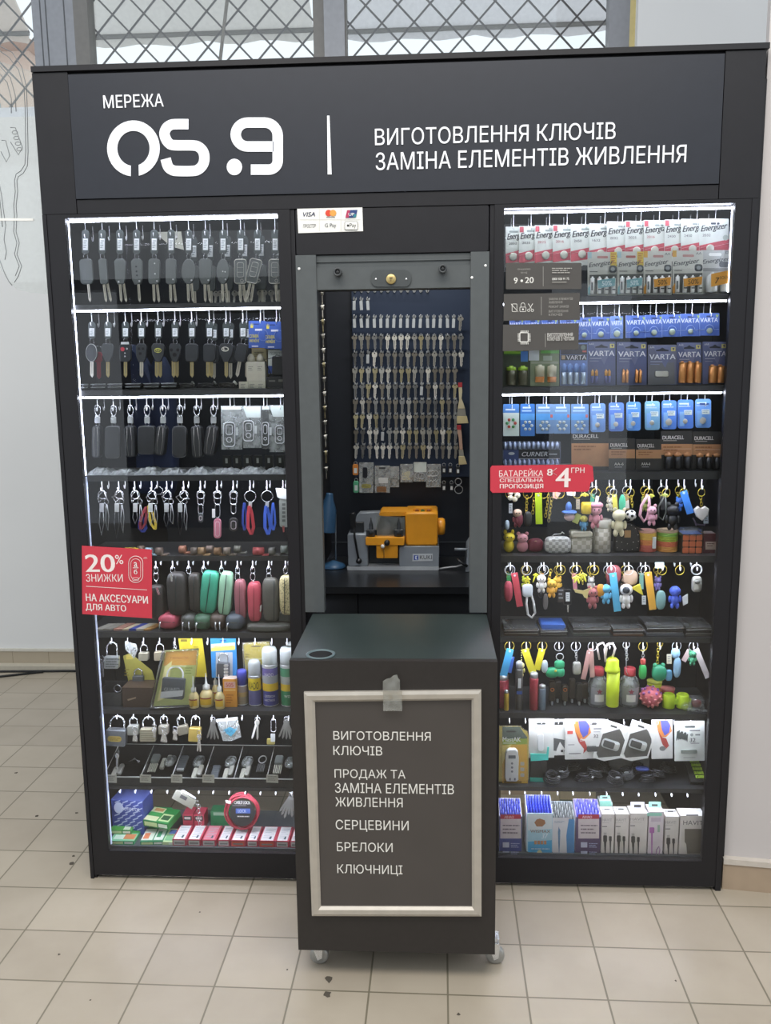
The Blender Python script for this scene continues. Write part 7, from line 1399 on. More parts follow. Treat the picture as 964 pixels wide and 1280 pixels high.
for row, ks, pal in ((4, (5, 6, 7, 8, 9, 10), (('green', '#48a884'), ('cream', '#cfc4a4'), ('tan', '#b59a6a'), ('olive', '#8a8f4a'), ('charcoal', '#3a3a3a'), ('blue', '#3f6fc0'))), (5, (0, 1, 2, 3, 4, 5, 6, 7, 8, 9), (('green', '#4a9a5a'), ('lime', '#c9d23a'), ('orange', '#d9922f'), ('amber', '#e0b03f'), ('pink', '#c9848c'), ('pale', '#cfcac0'), ('maroon', '#7d3a40'), ('beige', '#b59a82'), ('mint', '#8fc4b4'), ('violet', '#7a70a8')))):
    for j, k in enumerate(ks):
        nm, c = pal[j]; c += '/0.4'
        charm(row, k, f"{nm} charm hanging behind the {ORD[k]} hook, {TIER[row - 1]} tier of battery case", multi(('toy', lambda b, x, y: fig(b, x, y + 13, 4.5, c, c, c, face=False)) if j % 2 else ('strap', band_(0, 8, random.uniform(-3, 3), 28, 5, c)), ('chain', chain_(-2, 7, -1, 14, 'gold', 3))), ('silverp', 'gold')[j % 2], 5.5, .055, grp='second line of key charms, ' + TIER[row - 1] + ' tier')
def wallet(x0, x1, y, m, label, i, h=.022):
    a = at(x0, y, 0.04).x; c = at(x1, y, 0.04).x; o = Vector(((a + c) / 2, 0.04, RB[4])); t = thing('wallet', label, 'wallet', o, 'bagged wallets on the fifth tier'); w = (c - a) / 2 - .001; b = B(o)
    for j in range(3): b.box((-w * (1 - .03 * j), .004 * j, .0005 + j * h / 3), (w * (1 - .02 * j), .10, (j + 1) * h / 3 - .0008), m if j != 1 else '#3b3836/0.5', .002)
    part('leather', b, t); b = B(o); b.box((-w, -.002, h), (w, .10, h + .003), 'film', .001); b.tube([(-w, -.003, h * .8), (w, -.003, h * .9)], .0009, '#c9c9c2/0.3', n=5); b.tube([(-w, -.003, h * .4), (w * .9, -.003, h * .45)], .0007, '#9c9c95/0.3', n=5); part('bag', b, t)
for i, (x0, x1, c, n, h) in enumerate(((630, 674, '#5a4c41', 'dark brown', .02), (675, 710, '#45413d', 'black', .016), (716, 764, '#5a605a', 'grey green', .026), (766, 806, '#6e5242', 'chestnut brown', .022), (808, 856, '#5e6268', 'slate grey', .03), (857, 892, '#55514d', 'charcoal', .026))): wallet(x0, x1, 790, c + '/0.5', f"{n} wallet in clear bag, {ORD[i]} from service window, fifth tier of battery case", i, h)
a = at(675, 783, .05); b = B(Vector((at(692, 784, .05).x, .05, RB[4] + .0195))); b.box((-.036, 0, 0), (.036, .075, .012), '#4a78cf/0.4', .003); solo('wallet', b, 'bright blue wallet lying on the black bagged wallet', 'wallet', 'bagged wallets on the fifth tier')
# ---- tier 6
cg = 'key charms on the sixth tier of the battery case'
charm(6, 0, 'bright blue slanted strap charm', multi(('strap', band_(1, 8, -8, 42, 9, '#4fb2e6/0.4')), ('strap', band_(3, 18, -1, 38, 7, '#4a76cf/0.4', .003, .005))), 'gold', grp=cg)
charm(6, 1, 'yellow slanted strap charm', multi(('strap', band_(-2, 8, 9, 40, 9, '#dcd03a/0.4')), ('toy', lambda b, x, y: fig(b, x - 7, y + 24, 5, '#d9cf7a/0.4', '#e2da9a/0.4')), ('bead', lambda b, x, y: [b.ball(b.L(x - 6, y + 10 + i * 3), .002, .002, .002, '#cfcf8a') for i in range(5)])), 'gold', grp=cg)
charm(6, 2, 'yellow strap charm leaning oppositely', multi(('strap', band_(0, 8, -7, 34, 8, '#d9cb32/0.4')), ('bell', bl(-1, 22, 7, 38, '#b3c2c6/0.35', .018))), 'gold', grp=cg)
charm(6, 3, 'green jointed turtle charm', multi(('ring', lambda b, x, y: b.ring(x + 1, y + 18, 4.5, .0012, 'silverp')), ('toy', lambda b, x, y: (b.blob(x - 6, y + 22, x + 7, y + 33, .02, '#2f9a6a/0.35', .8), b.blob(x - 17, y + 31, x - 1, y + 44, .022, '#2a9464/0.35', .8), b.blob(x - 5, y + 31, x + 7, y + 43, .02, '#35a374/0.35', .8), b.ball(b.L(x - 5, y + 34, -.011), .004, .002, .004, '#d9c95a')))), grp=cg)
charm(6, 4, 'grey metal figure charm', multi(('chain', chain_(0, 10, 1, 22, 'silverp', 4)), ('toy', bl(-4, 24, 6, 40, '#a9a9a2/0.35/0.3', .016, .5))), grp=cg)
charm(6, 5, 'dusty pink twin strap charm', multi(('strap', band_(-4, 10, -12, 46, 6, '#b98e88/0.5')), ('strap', band_(-2, 8, 0, 44, 6, '#c39a93/0.5', .003, .005))), grp=cg)
cylm = '#c9de2a/0.35'
def bigcyl(t, o, x, y):
    b = B(o); c = b.L(x + 4, y + 32, .002)
    b.can(x + 3.5, [(7.2, y + 79), (8, y + 78), (8, y + 36)], cylm, 20); part('tube_body', b, t); b = B(o); b.can(x + 3.5, [(9, y + 36), (9.6, y + 34.5), (9.4, y + 32), (8.4, y + 31), (7.8, y + 22), (5, y + 19.5), (0.1, y + 19)], cylm, 20); part('cap', b, t)
    b = B(o); b.wire([(x - 12, y + 22), (x - 15, y + 6), (x - 13, y + 3), (x - 8, y + 1), (x - 3, y + 8), (x - 5, y + 20)], .003, '#d9cdc8/0.5', d=.004, n=8); b.wire([(x - 5, y + 24), (x - 6, y + 8), (x - 2, y + 2), (x + 4, y + 1), (x + 7, y + 7), (x + 4, y + 18)], .0034, '#e3d6d2/0.5', d=-.002, n=8); part('rope_handle', b, t, 'pink and white braided rope')
p = hpos('R', 6, 6); p.y = .052; t = thing('bottle_charm', 'tall lime yellow tube with rope loop hanging between the two red capped jars', 'key charm', p, cg); bigcyl(t, p, 762, 803)
charm(6, 7, 'thin silver hook charm', multi(('chain', chain_(0, 8, 1, 22, 'silverp', 5)), ('cord', lambda b, x, y: b.wire([(x, y + 20), (x, y + 36), (x + 2, y + 40)], .0009, 'silverp'))), r_=4.5, grp=cg)
charm(6, 8, 'green capsule charm with red top', multi(('chain', chain_(0, 8, 0, 22, 'silverp', 4)), ('cap', bl(-3, 20, 3, 28, '#c4564e/0.4', .012, .6)), ('toy', bl(-5, 27, 4, 46, '#3fae5c/0.35', .018, .7))), 'gold', grp=cg)
charm(6, 9, 'green frog face charm', multi(('chain', chain_(-2, 8, -3, 26, 'gold', 5)), ('toy', lambda b, x, y: (b.blob(x - 10, y + 28, x + 8, y + 48, .03, '#2f8f6a/0.35', .8), b.ball(b.L(x - 6, y + 29), .007, .007, .008, '#2f8f6a/0.35'), b.ball(b.L(x + 4, y + 29), .007, .007, .008, '#2f8f6a/0.35')))), 'gold', 3.6, grp=cg)
charm(6, 10, 'pale blue sea horse charm', multi(('toy', lambda b, x, y: (b.blob(x - 7, y + 7, x + 4, y + 20, .014, '#8fb8cf/0.4', .9), b.blob(x - 4, y + 18, x + 5, y + 44, .014, '#8db4cc/0.4', .9))), ('tag', tagp(-13, 14, '#cdc9b0', 6, 12)), ('toy', bl(-14, 34, -6, 48, '#5f96b5/0.4', .01, .6))), grp=cg)
charm(6, 11, 'long white strap charm, green frog', multi(('strap', band_(3, 8, 18, 44, 7, '#dfd6d3/0.45')), ('strap', band_(-4, 10, -12, 24, 6, '#c9b2ae/0.45', .003, .006)), ('toy', lambda b, x, y: fig(b, x - 1, y + 10, 5, '#43936d/0.4', '#43936d/0.4', '#43936d/0.4'))), grp=cg)
for i, (cx, d) in enumerate(((748.5, 'red capped clear jar of grey slime nearer the service window'), (788, 'red capped clear jar of grey slime nearer the pink ball'))):
    t, o = shelfthing('slime_jar', cx, 893, 0.076, d, 'jar', 6, 'red capped jars'); b = B(o); s = .00245; b.lathe((0, .024, 0), [(11 * s, 0), (12 * s, .003), (12 * s, 28 * s), (10.5 * s, 34 * s), (7 * s, 38 * s), (6 * s, 39 * s)], 'jelly', 22); part('jar_body', b, t, 'clear ribbed jar')
    b = B(o); b.lathe((0, .024, .002), [(9 * s, 0), (10.4 * s, .003), (10.4 * s, 26 * s), (5 * s, 33 * s)], '#77777a/0.4', 18); part('slime', b, t); b = B(o); b.lathe((0, .024, 39 * s), [(6.8 * s, 0), (7 * s, .001), (7 * s, 8.5 * s), (6 * s, 9.5 * s), (.001, 9.6 * s)], '#c24a52/0.4', 20); part('screw_cap', b, t, 'red cap')
    b = B(o); W = 12.1 * s; g_ = [(-.95 + 1.9 * j / 8) for j in range(9)]; b.add([(W * math.sin(q), .024 - W * math.cos(q), z) for z in (4 * s, 26 * s) for q in g_], [(j, j + 1, 10 + j, 9 + j) for j in range(8)], '#8f8f90/0.4', True); b.add([(W * 1.006 * math.sin(q), .024 - W * 1.006 * math.cos(q), z) for z in (8 * s, 17 * s) for q in g_[2:7]], [(j, j + 1, 6 + j, 5 + j) for j in range(4)], '#dcd9d4', True)
    st = []
    for j in range(10): q = PI / 2 + j * PI / 5; r_ = (4 if j % 2 == 0 else 1.7) * s; st.append((r_ * math.cos(q), .024 - W * 1.01, 21 * s + r_ * math.sin(q)))
    b.add(st, [tuple(range(10))], '#8c3b48'); part('label', b, t)
t, o = shelfthing('spiky_ball', 815, 889, 0.06, 'pink bumpy ball standing beside the second red capped jar', 'ball', 6); b = B(o); R_ = .031; t.location.z += .004; b.ball((0, .02, R_), R_, R_, R_, '#d9707a/0.35', 1, 18, 12)
for i in range(46):
    z = 1 - 2 * (i + .5) / 46; a = i * 2.39996; r_ = math.sqrt(1 - z * z); n = Vector((r_ * math.cos(a), r_ * math.sin(a), z)); b.ball(Vector((0, .02, R_)) + n * R_, .0045, .0045, .0045, '#e48a8a/0.35' if z < .4 else '#b06fb8/0.35', 1, 8, 5)
part('body', b, t)
t, o = shelfthing('toy_binoculars', 847, 888, 0.05, 'lime green toy binoculars beside the pink ball', 'toy', 6); s = .0024
for q in (-1, 1): b = B(o); b.lathe((q * .0205 + .002, .03, .002), [(.018, 0), (.0185, .002), (.0185, .038), (.015, .042), (.0145, .036), (.001, .036)], '#b8d42f/0.35', 20); part('barrel', b, t)
b = B(o); b.box((-.008, .02, .012), (.012, .04, .03), '#a9c62a/0.4', .003); part('bridge', b, t); b = B(o); b.ball((.03, .01, .012), .016, .014, .012, 'film', .7); part('wrapping', b, t)
t, o = shelfthing('slime_cup', 834, 878, 0.13, 'small red tub behind the lime green binoculars', 'tub', 6); b = B(o); b.lathe((0, 0, 0), [(.018, 0), (.021, .04)], '#cf5650/0.35', 18); part('body', b, t); b = B(o); b.lathe((0, 0, .0404), [(.022, 0), (.022, .004), (.001, .005)], '#d9857e/0.35', 18); part('lid', b, t)
t, o = shelfthing('slime_cup', 814, 860, 0.15, 'yellow green tub behind the pink ball', 'tub', 6); b = B(o); b.lathe((0.01, 0, 0), [(.020, 0), (.022, .055)], '#c2ca35/0.35', 18); part('body', b, t); b = B(o); b.lathe((0.01, 0, .0554), [(.023, 0), (.023, .004), (.001, .005)], '#c9cf5a/0.35', 18); part('lid', b, t)
t, o = shelfthing('clear_case', 874, 890, 0.05, 'clear box with a dark red lump beside the binoculars', 'box', 6); b = B(o); b.box((-.03, 0, 0), (.027, .05, .004), 'film2', .001); b.box((-.024, .004, .004), (.021, .046, .036), 'film', .006); part('clear_lid', b, t); b = B(o); b.ball((0, .025, .016), .014, .014, .011, '#6b2c30/0.4', .7); part('content', b, t)
for i, (cx, w, h, c, d, Y) in enumerate(((628, 8, 42, '#a8414f', 'dark red cylinder tub at the service window end of the sixth tier', .08), (633, 3, 26, '#c9a63a', 'slim yellow banded lighter beside the dark red tub', .05), (648.5, 4.6, 62, '#5a5a58', 'tall dark glass tube with a paper label', .06), (667, 5.4, 48, '#a23c46', 'red tube standing behind the yellow straps', .06), (677.5, 4.4, 32, '#6f7f8c', 'grey blue lighter beside the red tube', .06))):
    t, o = shelfthing('lighter', cx, 892, Y, d, 'lighter', 6); s = .00245; b = B(o); b.lathe((0, 0, 0), [(w * s * .95, 0), (w * s, .002), (w * s, h * s * .8), (w * s * .9, h * s * .84)], c + '/0.3', 18); part('body', b, t); b = B(o); b.lathe((0, 0, h * s * .84 + .0003), [(w * s * .85, 0), (w * s * .9, h * s * .12), (w * s * .5, h * s * .15), (.001, h * s * .155)], 'silverp', 18); part('cap', b, t)
    if i in (2,): b = B(o); b.box((-.004, -w * s - .0006, .07), (.005, -w * s + .002, .10), W_); b.box((-.008, -w * s - .0004, .05), (.008, -w * s + .004, .06), '#3a5aa0'); part('paper_label', b, t)
for i, x in enumerate((690, 697, 706, 715, 724, 731)):
    t, o = shelfthing('lighter', x, 892, 0.09 + .02 * (i % 2), f"dark brown lighter with chrome foot, {ORD[i]} of six before the first red capped jar", 'lighter', 6, 'dark lighters on the sixth tier'); b = B(o); b.box((-.009, 0, .012), (.009, .018, .075 - .006 * (i % 3)), ('#3a332b', '#2f2c29', '#423a2f')[i % 3] + '/0.4', .003); part('body', b, t); b = B(o); b.box((-.003, -.001, 0), (.003, .012, .012), 'silverp', .001); part('foot', b, t)
    if i in (0, 2): b = B(o); b.tube([(.005 * math.cos(q), -.001, .05 + .005 * math.sin(q)) for q in [2 * PI * j / 12 for j in range(12)]], .0011, '#c8743a', True); part('emblem', b, t)
# ---- tier 7
def mast(b):
    b.face([(628, 908), (650, 908), (655, 916), (659, 921), (659, 924), (628, 924)], '#55635a').face([(628, 923), (659, 923), (659, 930), (628, 931)], '#9ab048').face([(628, 931), (659, 930), (660, 979), (628, 979)], '#d9a93f').face([(628, 932), (640, 930), (632, 945), (628, 955)], '#e6d37a'); b.face(rr(633, 913, 645, 915, .9), '#2c332f'); b.t(628.5, 921, 651, 926.5, 'MastAK', '#eef0e8', 0, .03); b.r(629, 928, 645, 929, '#dfe4c8'); [b.face(rr(650.5, 952 + i * 7, 655.5, 956.5 + i * 7, 1), '#b9b4a2') for i in range(3)]; b.r(630, 976, 652, 978, '#8a6a24')
def chg(b): b.prism([(631.5, 941), (633, 936), (637, 934), (644, 934), (647, 937), (648, 945), (647.5, 972), (645, 974), (633, 974), (631, 970)], '#e3e3df/0.35', .016, -.001, .003); b.z = -.0175; b.r(635, 941, 644, 945, '#6f7375'); [b.e(639.5, 951 + i * 5, 1.4, '#8a8d8e') for i in range(3)]; b.r(636, 969, 638, 972, '#77797a').r(642, 969, 644, 972, '#77797a')
p = hpos('R', 7, 0); p.y = .054; yb_ = px_of((p.x, .054, RB[6] + .0012))[1] - .5; t = thing('charger_pack', 'large yellow blister pack with a white battery charger beside the counter', 'blister pack', p); b = B(p); pts = [(623, 907.5), (650, 907.5), (653, 911), (659, 914), (661, 920), (660.5, yb_ - 3), (658, yb_), (623, yb_)]; b.card(pts, '#c9b24a/0.4', .001); mast(b); part('backing_card', b, t); b = B(p); chg(b); part('charger', b, t); b = B(p); b.prism([(x + (1 if x > 640 else -1), y - 1) for x, y in [(x, min(y, yb_ - .2)) for x, y in pts]], 'clearp', .003, -.0012, .001); part('clear_bubble', b, t)
ws = '#d9dad3/0.4'
def havit(b): b.face(rr(671, 903, 682, 905.5, 1), '#3b403e'); b.t(669, 907, 684, 912, 'HAVIT', '#a8b4ae', .12); b.prism(rr(672, 915, 679, 938, 3), '#e6e9e4/0.4', .008, -.001, .002)
th = hcard(7, 2, 661, 898, 693, 947, ws, HL('white card with white adapter', 'R', 7, 2), havit, 'accessory card', 'accessory cards on the seventh tier', .03, 0, 'accessory_card')
b = B(hpos('R', 7, 2)); b.prism([(663, 941), (683, 942), (684, 933), (686, 933), (685, 949), (663, 950)], '#4fc4b4/0.4', .004, -.003); b.prism([(663, 950), (683, 950), (683, 975), (663, 975)], '#2b2c2c/0.4', .008, 0); b.prism([(662, 970), (683, 971), (683, 976), (662, 975)], '#3fa898/0.4', .003, -.006); part('turquoise_pouch', b, th, 'turquoise edged dark packet')
def w1(b): b.face(rr(693, 902, 704, 906, 1), '#30322f'); b.face([(692, 922), (712, 926), (712, 940), (692, 938)], '#5a5c5a'); b.face([(696, 936), (700, 927), (706, 936), (704, 944), (695, 941)], '#e2e2dc'); b.r(701, 937, 704, 940, '#444')
hcard(7, 3, 687, 899, 713, 944, ws, HL('white and grey card, key motif', 'R', 7, 3), w1, 'accessory card', 'accessory cards on the seventh tier', .06, .002, 'accessory_card')
def fan(b, x, y, sc=1.0):
    for pts, c in (([(0, 0), (14, -2), (20, 4), (22, 14), (14, 22), (6, 22), (2, 12)], '#d98a4a'), ([(6, -1), (16, -1), (20, 6), (18, 16), (12, 20), (8, 12)], '#5a5fae'), ([(2, 12), (8, 22), (14, 24), (18, 34), (12, 40), (8, 30)], '#a84a44')): b.face([(x + q * sc, y + w * sc) for q, w in pts], c)
def usb1(b): fan(b, 717, 902); b.t(725, 923, 738, 928, 'Gaming', '#e6e2dc', .15, 0, .2); b.face([(707, 919), (720, 923), (730, 936), (728, 949), (709, 943)], '#dedfd9'); b.r(710, 930, 718, 931, '#999').r(711, 941, 726, 942, '#777'); b.r(709, 913, 716, 917, '#c8564e')
def usb2(b): b.face(rr(738, 903, 746, 906, 1), '#444'); b.t(742, 918, 748, 922, '32', '#4a4d4b', 0, .02).r(742, 910, 752, 911.5, '#888').r(742, 914, 750, 915, '#aaa'); b.prism(rr(733, 932, 750, 938.5, 1.5), '#4b4d4c/0.3', .006, -.001, .001)
hcard(7, 5, 727, 898, 756, 948, ws, HL('white memory stick card', 'R', 7, 5), usb2, 'accessory card', 'accessory cards on the seventh tier', .04, .004, 'accessory_card')
hcard(7, 4, 706, 898, 734, 949, ws, HL('card with orange and violet emblem', 'R', 7, 4), usb1, 'accessory card', 'accessory cards on the seventh tier', .04, -.002, 'accessory_card')
def diag(x, y, s=1.0, k=0.0):
    R_ = lambda p: rot([(x + a, y + b_) for a, b_ in p], x, y, 18)
    def f(b):
        b.face(R_([(2, 14), (20, 2), (31, 10), (31, 34), (6, 44), (2, 40)]), '#55544f'); b.face(R_([(17, -3), (33, -3), (33, 16)]), '#dcdcd5'); b.face(rot(rr(x + 4, y + 18, x + 27, y + 30, 4), x, y, 18), '#b9beb9'); b.prism(rot(rr(x + 6, y + 20, x + 20, y + 28, 1.5), x, y, 18), '#4c4d4a/0.3', .005, -.0012, .001); b.prism(rot(rr(x + 20, y + 21, x + 25, y + 27, .6), x, y, 18), '#c9ccc8/0.3/0.6', .004, -.0012); b.face(R_([(8, 0), (16, 0), (17, 2.4), (8, 2.4)]), '#3a3b38')
    return R_, f
def tilted(k, x, y, label):
    R_, f = diag(x, y); p = hpos('R', 7, k); th = thing('accessory_card', label, 'accessory card', p, 'accessory cards on the seventh tier', rz=.03); b = B(p); b.card(R_([(-1, -4), (33, -4), (33, 36), (14, 46), (-1, 46)]), ws, .0012); f(b); part('card', b, th)
tilted(6, 756, 903, HL('smaller tilted grey memory card', 'R', 7, 6)); tilted(8, 790, 903, HL('larger tilted grey memory card', 'R', 7, 8))
def usb3(b): fan(b, 820, 901, .9); b.face([(800 + 22, 925), (832, 934), (833, 947), (820, 947)], '#dcdcd6'); b.e(828, 935, 4, '#777975', 3)
hcard(7, 10, 814, 899, 841, 948, ws, HL('white card with violet emblem', 'R', 7, 10), usb3, 'accessory card', 'accessory cards on the seventh tier', .05, .004, 'accessory_card')
def usb4(b):
    b.face(rr(856, 907, 869, 909.5, 1), '#4a524e'); [b.face([(846 + i * 2.5, 914 + (i % 2) * 3), (850 + i * 2, 912 + i), (849 + i * 2, 920 + i * 1.5), (845 + i * 2.2, 926 - i)], '#4c524e') for i in range(6)]
    b.r(862, 912, 875, 913.5, '#777').e(864.5, 918, 2, '#9aa09a').r(869, 917, 875, 919, '#8b908b').t(862, 922, 869, 927, '32', '#555a56', 0, .02).r(863, 928, 874, 929, '#999'); b.prism(rr(851, 936.5, 871, 941, 1.2), '#9aa39c/0.3/0.3', .005, -.001, .001); b.r(854, 946, 869, 946.8, '#a9aea9')
hcard(7, 11, 843, 901, 881, 951, '#dde2da/0.4', HL('white card with dark crest', 'R', 7, 11), usb4, 'accessory card', 'accessory cards on the seventh tier', .02, 0, 'accessory_card')
# cables and clips heaped along the shelf
random.seed(11)
for i in range(12):
    x = 690 + i * 13.2; Y = .05 + .035 * (i % 3); o = at(x, 978, Y); o.z = RB[6] + .0005; t = thing('cable', f"coiled black bagged cable, {ORD[i]} from the turquoise packet along the seventh tier", 'cable', o, 'bagged cables on the seventh tier'); b = B(o); P = []
    Rx, Ry = random.uniform(.018, .03), random.uniform(.02, .035)
    for j in range(72): q = j / 72 * 2 * PI * 4; P.append((Rx * (1 - .1 * (j // 18)) * math.cos(q) + random.uniform(-.002, .002), Ry * math.sin(q) * .7, 0.005 + .022 * j / 72 + .006 * math.sin(q + i) + .006))
    b.tube(P, .0029, ('#26272a/0.3', '#3b3d3f/0.3', '#1e1f20/0.3')[i % 3], n=6); part('lead', b, t); b = B(o)
    for j in range(2): q = random.uniform(0, 6); c = Vector((Rx * .8 * math.cos(q), -.01 + .004 * j, .027)); b.box(c - Vector((.004, .003, .002)), c + Vector((.009, .003, .003)), '#2a2b2d/0.3' if j else '#a9abac/0.3/0.4', .001)  # pale plug added to give the dark heap a white highlight
    part('plug', b, t, 'small plug')
pxbox('grey_box', 762, 948, 812, 968, .15, .03, '#8f8f8a/0.4', 'low grey box behind the tilted memory cards on the seventh tier', 'box', zb=RB[6], topm='#a9a9a4')
o = at(803, 966, .09); o.z = RB[6] + .034; b = B(o); b.ball((0, 0, 0), .02, .012, .006, '#4a5fae/0.4', .6); b.tube([(.01, 0, 0), (.035, -.01, -.006), (.05, -.014, -.016)], .0025, '#44464a/0.3'); solo('cable', b, 'blue cable head lying on top of the heaped black cables', 'cable')
t, o = shelfthing('keypad', 874, 976, .06, 'dark keypad with lime green keys lying at the door frame, seventh tier', 'keypad', 7); Rm = Matrix.Rotation(.5, 3, 'X'); b = B(o)
def bxr(b, a, c, m):
    k = B(); k.box(a, c, m); b.add([Rm @ Vector(v) for v in k.v], k.f, m)
bxr(b, (-.026, 0, 0), (.022, .09, .012), '#252624/0.4'); part('body', b, t); b = B(o)
for i in range(5):
    for j in range(4): bxr(b, (-.008 + j * .0072 - i * .001, .012 + i * .014, .0122), (-.002 + j * .0072 - i * .001, .022 + i * .014, .0155), '#a3c63a/0.4')
part('key_grid', b, t, 'lime green keys')
# ---- tier 8: pens and boxed cables
def penbox(x0, x1, y0, yb, label, face, sidec, pens, seed, draw):
    a = at(x0, yb, .035).x; c = at(x1, yb, .035).x; h = at(x0, y0 + 14, .035).z - RB[7]; o = Vector(((a + c) / 2, .035, RB[7] + .0015)); w = (c - a) / 2; t = thing('pen_box', label, 'pen box', o, 'pen boxes on the bottom tier'); b = B(o); d = .06
    b.box((-w, 0, 0), (w, .002, h), face).slab([(-w, 0), (w, 0), (w, h + .028), (-w, h + .028)], d, d + .002, sidec)
    for s_ in (-1, 1): q = s_ * w; b.add([(q, .002, 0), (q, d, 0), (q, d, h + .028), (q, .002, h), (q - s_ * .0015, .002, 0), (q - s_ * .0015, d, 0), (q - s_ * .0015, d, h + .028), (q - s_ * .0015, .002, h)], [(0, 1, 2, 3), (7, 6, 5, 4), (2, 6, 7, 3)], sidec)
    b.o = o; b.z = -.0002; s = b.Y; b.Y = .035; draw(b); part('open_carton', b, t); b = B(o); random.seed(seed)
    for i in range(9):
        for j in range(6): px, py = -w + .005 + (2 * w - .01) * i / 8, .006 + .0096 * j; b.lathe((px, py, h * .3), [(.0028, 0), (.0029, h * .72 + .024 * py / .06 - .004), (.0024, h * .75 + .024 * py / .06), (.0012, h * .76 + .024 * py / .06 + .003)], pens[(i + j) % len(pens)], 8)
    part('pen', b, t, 'tightly packed pens', 'stuff')
def px1(x0):
    def f(b): b.r(x0, 1018, x0 + 26, 1023.5, '#b9374a').t(x0 + 5, 1019.5, x0 + 17, 1022.5, 'AIHAO', '#f0d8da', 0, .03).r(x0, 1023.5, x0 + 26, 1048, '#d6c9c6').lines(x0 + 3, 1031, x0 + 24, 1044, 3, '#6f5f68', .0, .3).face([(x0 + 3, 1052), (x0 + 11, 1052), (x0 + 11, 1058.5), (x0 + 3, 1058.5)], '#c6c9da').face([(x0 + 3, 1063), (x0 + 11, 1063), (x0 + 11, 1068), (x0 + 3, 1068)], '#c6c9da').lines(x0 + 13, 1053, x0 + 24, 1059, 3, '#aab0d0').lines(x0 + 13, 1063, x0 + 23, 1067, 2, '#aab0d0')
    return f
penbox(624, 652, 1007, 1070, 'blue and red pen box nearest the service window on the bottom tier', '#4b5590/0.4', '#dcd9d6', ('#4a54c4/0.3', '#5b66d0/0.3', '#8f98da/0.3'), 1, px1(625.5))
def px2(b):
    b.face([(660, 1018), (690, 1018), (690, 1070), (660, 1070)], '#d5dcd8').face([(660, 1050), (690, 1048), (690, 1070), (660, 1070)], '#4aa6cf').face([(660, 1038), (690, 1036), (690, 1050), (660, 1052)], '#a9cfd8')
    b.face([(668, 1028), (671, 1024), (675, 1023), (681, 1025), (682, 1029), (678, 1033), (671, 1033)], '#9a6a44').t(663, 1037, 688, 1040.5, 'WISMAX', '#8a5f4a', 0, .02); b.t(677, 1041.5, 685, 1048, '37', '#e8eef0', 0, .02, .25); [b.r(668 + i * 4, 1050.5, 671 + i * 4, 1055, '#c98a5a') for i in range(4)]; b.e(674.5, 1065, 3, '#d9d9a0').lines(664, 1060, 687, 1062, 1, '#dcecf0')
penbox(658, 690, 1003, 1071, 'white and light blue pen box with a brown bird motif on the bottom tier', '#bfd6da/0.4', '#e2e2e0', ('#3f4fd0/0.3', '#4a5ada/0.3'), 2, px2)
def px3(b): b.face([(691, 1022), (712, 1022), (708, 1040), (709, 1070), (691, 1070)], '#dcd9d6').face([(711, 1024), (718, 1024), (718, 1071), (709, 1071), (708, 1045)], '#4a86b5').face([(698.5, 1033), (700.5, 1038), (700, 1055), (699, 1071), (698, 1055), (697.5, 1040)], '#5f7f9c').lines(693, 1026, 706, 1029, 2, '#9aa3ad')
penbox(690, 718, 1011, 1070, 'white and blue pen box of grey pens on the bottom tier', '#c9ccd0/0.4', '#a9b6c0', ('#8d928e/0.3', '#a9ada9/0.3', '#6d726f/0.3'), 3, px3)
penbox(719, 750, 1008, 1072, 'violet and red pen box beside the white cable boxes on the bottom tier', '#5b4a6a/0.4', '#c9b9c4', ('#5f5fd0/0.3', '#7f7fd8/0.3', '#a4a4e0/0.3'), 4, lambda b: px1(723)(b))
def cabbox(x0, y0, x1, yb, label, draw, tab=None, Y=.035, m='#ddd6cc/0.4', dep=.045):
    a = at(x0, yb, Y).x; c = at(x1, yb, Y).x; z1 = at(x0, y0, Y).z; o = Vector(((a + c) / 2, Y, RB[7] + .0015)); t = thing('cable_box', label, 'cable box', o, 'cable boxes on the bottom tier'); b = B(o); w = (c - a) / 2 - .0006; h = z1 - RB[7]
    b.box((-w, 0, 0), (w, dep, h), m); b.add([(-w, .0002, h + .0003), (w, .0002, h + .0003), (w, dep, h + .0003), (-w, dep, h + .0003)], [(0, 1, 2, 3)], '#e6e4de'); b.z = -.0003; draw(b); part('carton', b, t)
    if tab:
        ty, tm = tab; b = B(o); q = at(x0, ty, Y + dep * .5).z - RB[7]; b.box((-w * .8, dep * .5, h), (w * .8, dep * .5 + .0015, q), tm); b.box((-w * .4, dep * .5 - .0004, h + (q - h) * .3), (w * .4, dep * .5, h + (q - h) * .65), '#3a3c3e'); part('hang_tab', b, t)
    return t
def plugs(x, x2, y, m='#4a4744', both=True):
    def f(b):
        b.prism(rr(x - 2.4, y, x + 2.4, y + 8, 1), m, .0006, b.z); b.prism([(x - 1.6, y + 8), (x + 1.6, y + 8), (x + .6, 1068), (x - .4, 1068)], m, .0006, b.z); b.r(x - 1.8, y - 3.5, x + 1.8, y, '#b9b2a8')
        if both: b.prism(rr(x2 - 1.7, y + 1, x2 + 1.7, y + 7, .8), m, .0006, b.z); b.prism([(x2 - 1.1, y + 7), (x2 + 1.1, y + 7), (x2 + .4, 1068), (x2 - .4, 1068)], m, .0006, b.z)
    return f
def cb(x0, x1, y0, tx, py):
    def f(b): b.t(x0 + 2, y0 + 5, x1 - 2, y0 + 8.5, 'HAVIT', '#a9a29a').r(x0 + 2, y0 + 14.5, x0 + 8, y0 + 15.5, '#6a6460').r(x0 + 2, y0 + 10, x1 - 6, y0 + 10.6, '#c4bcb2'); plugs(x0 + 5.5, x0 + 12, py)(b); b.lines(x0 + 2, 1067, x1 - 3, 1069, 1, '#8d867e')
    return f
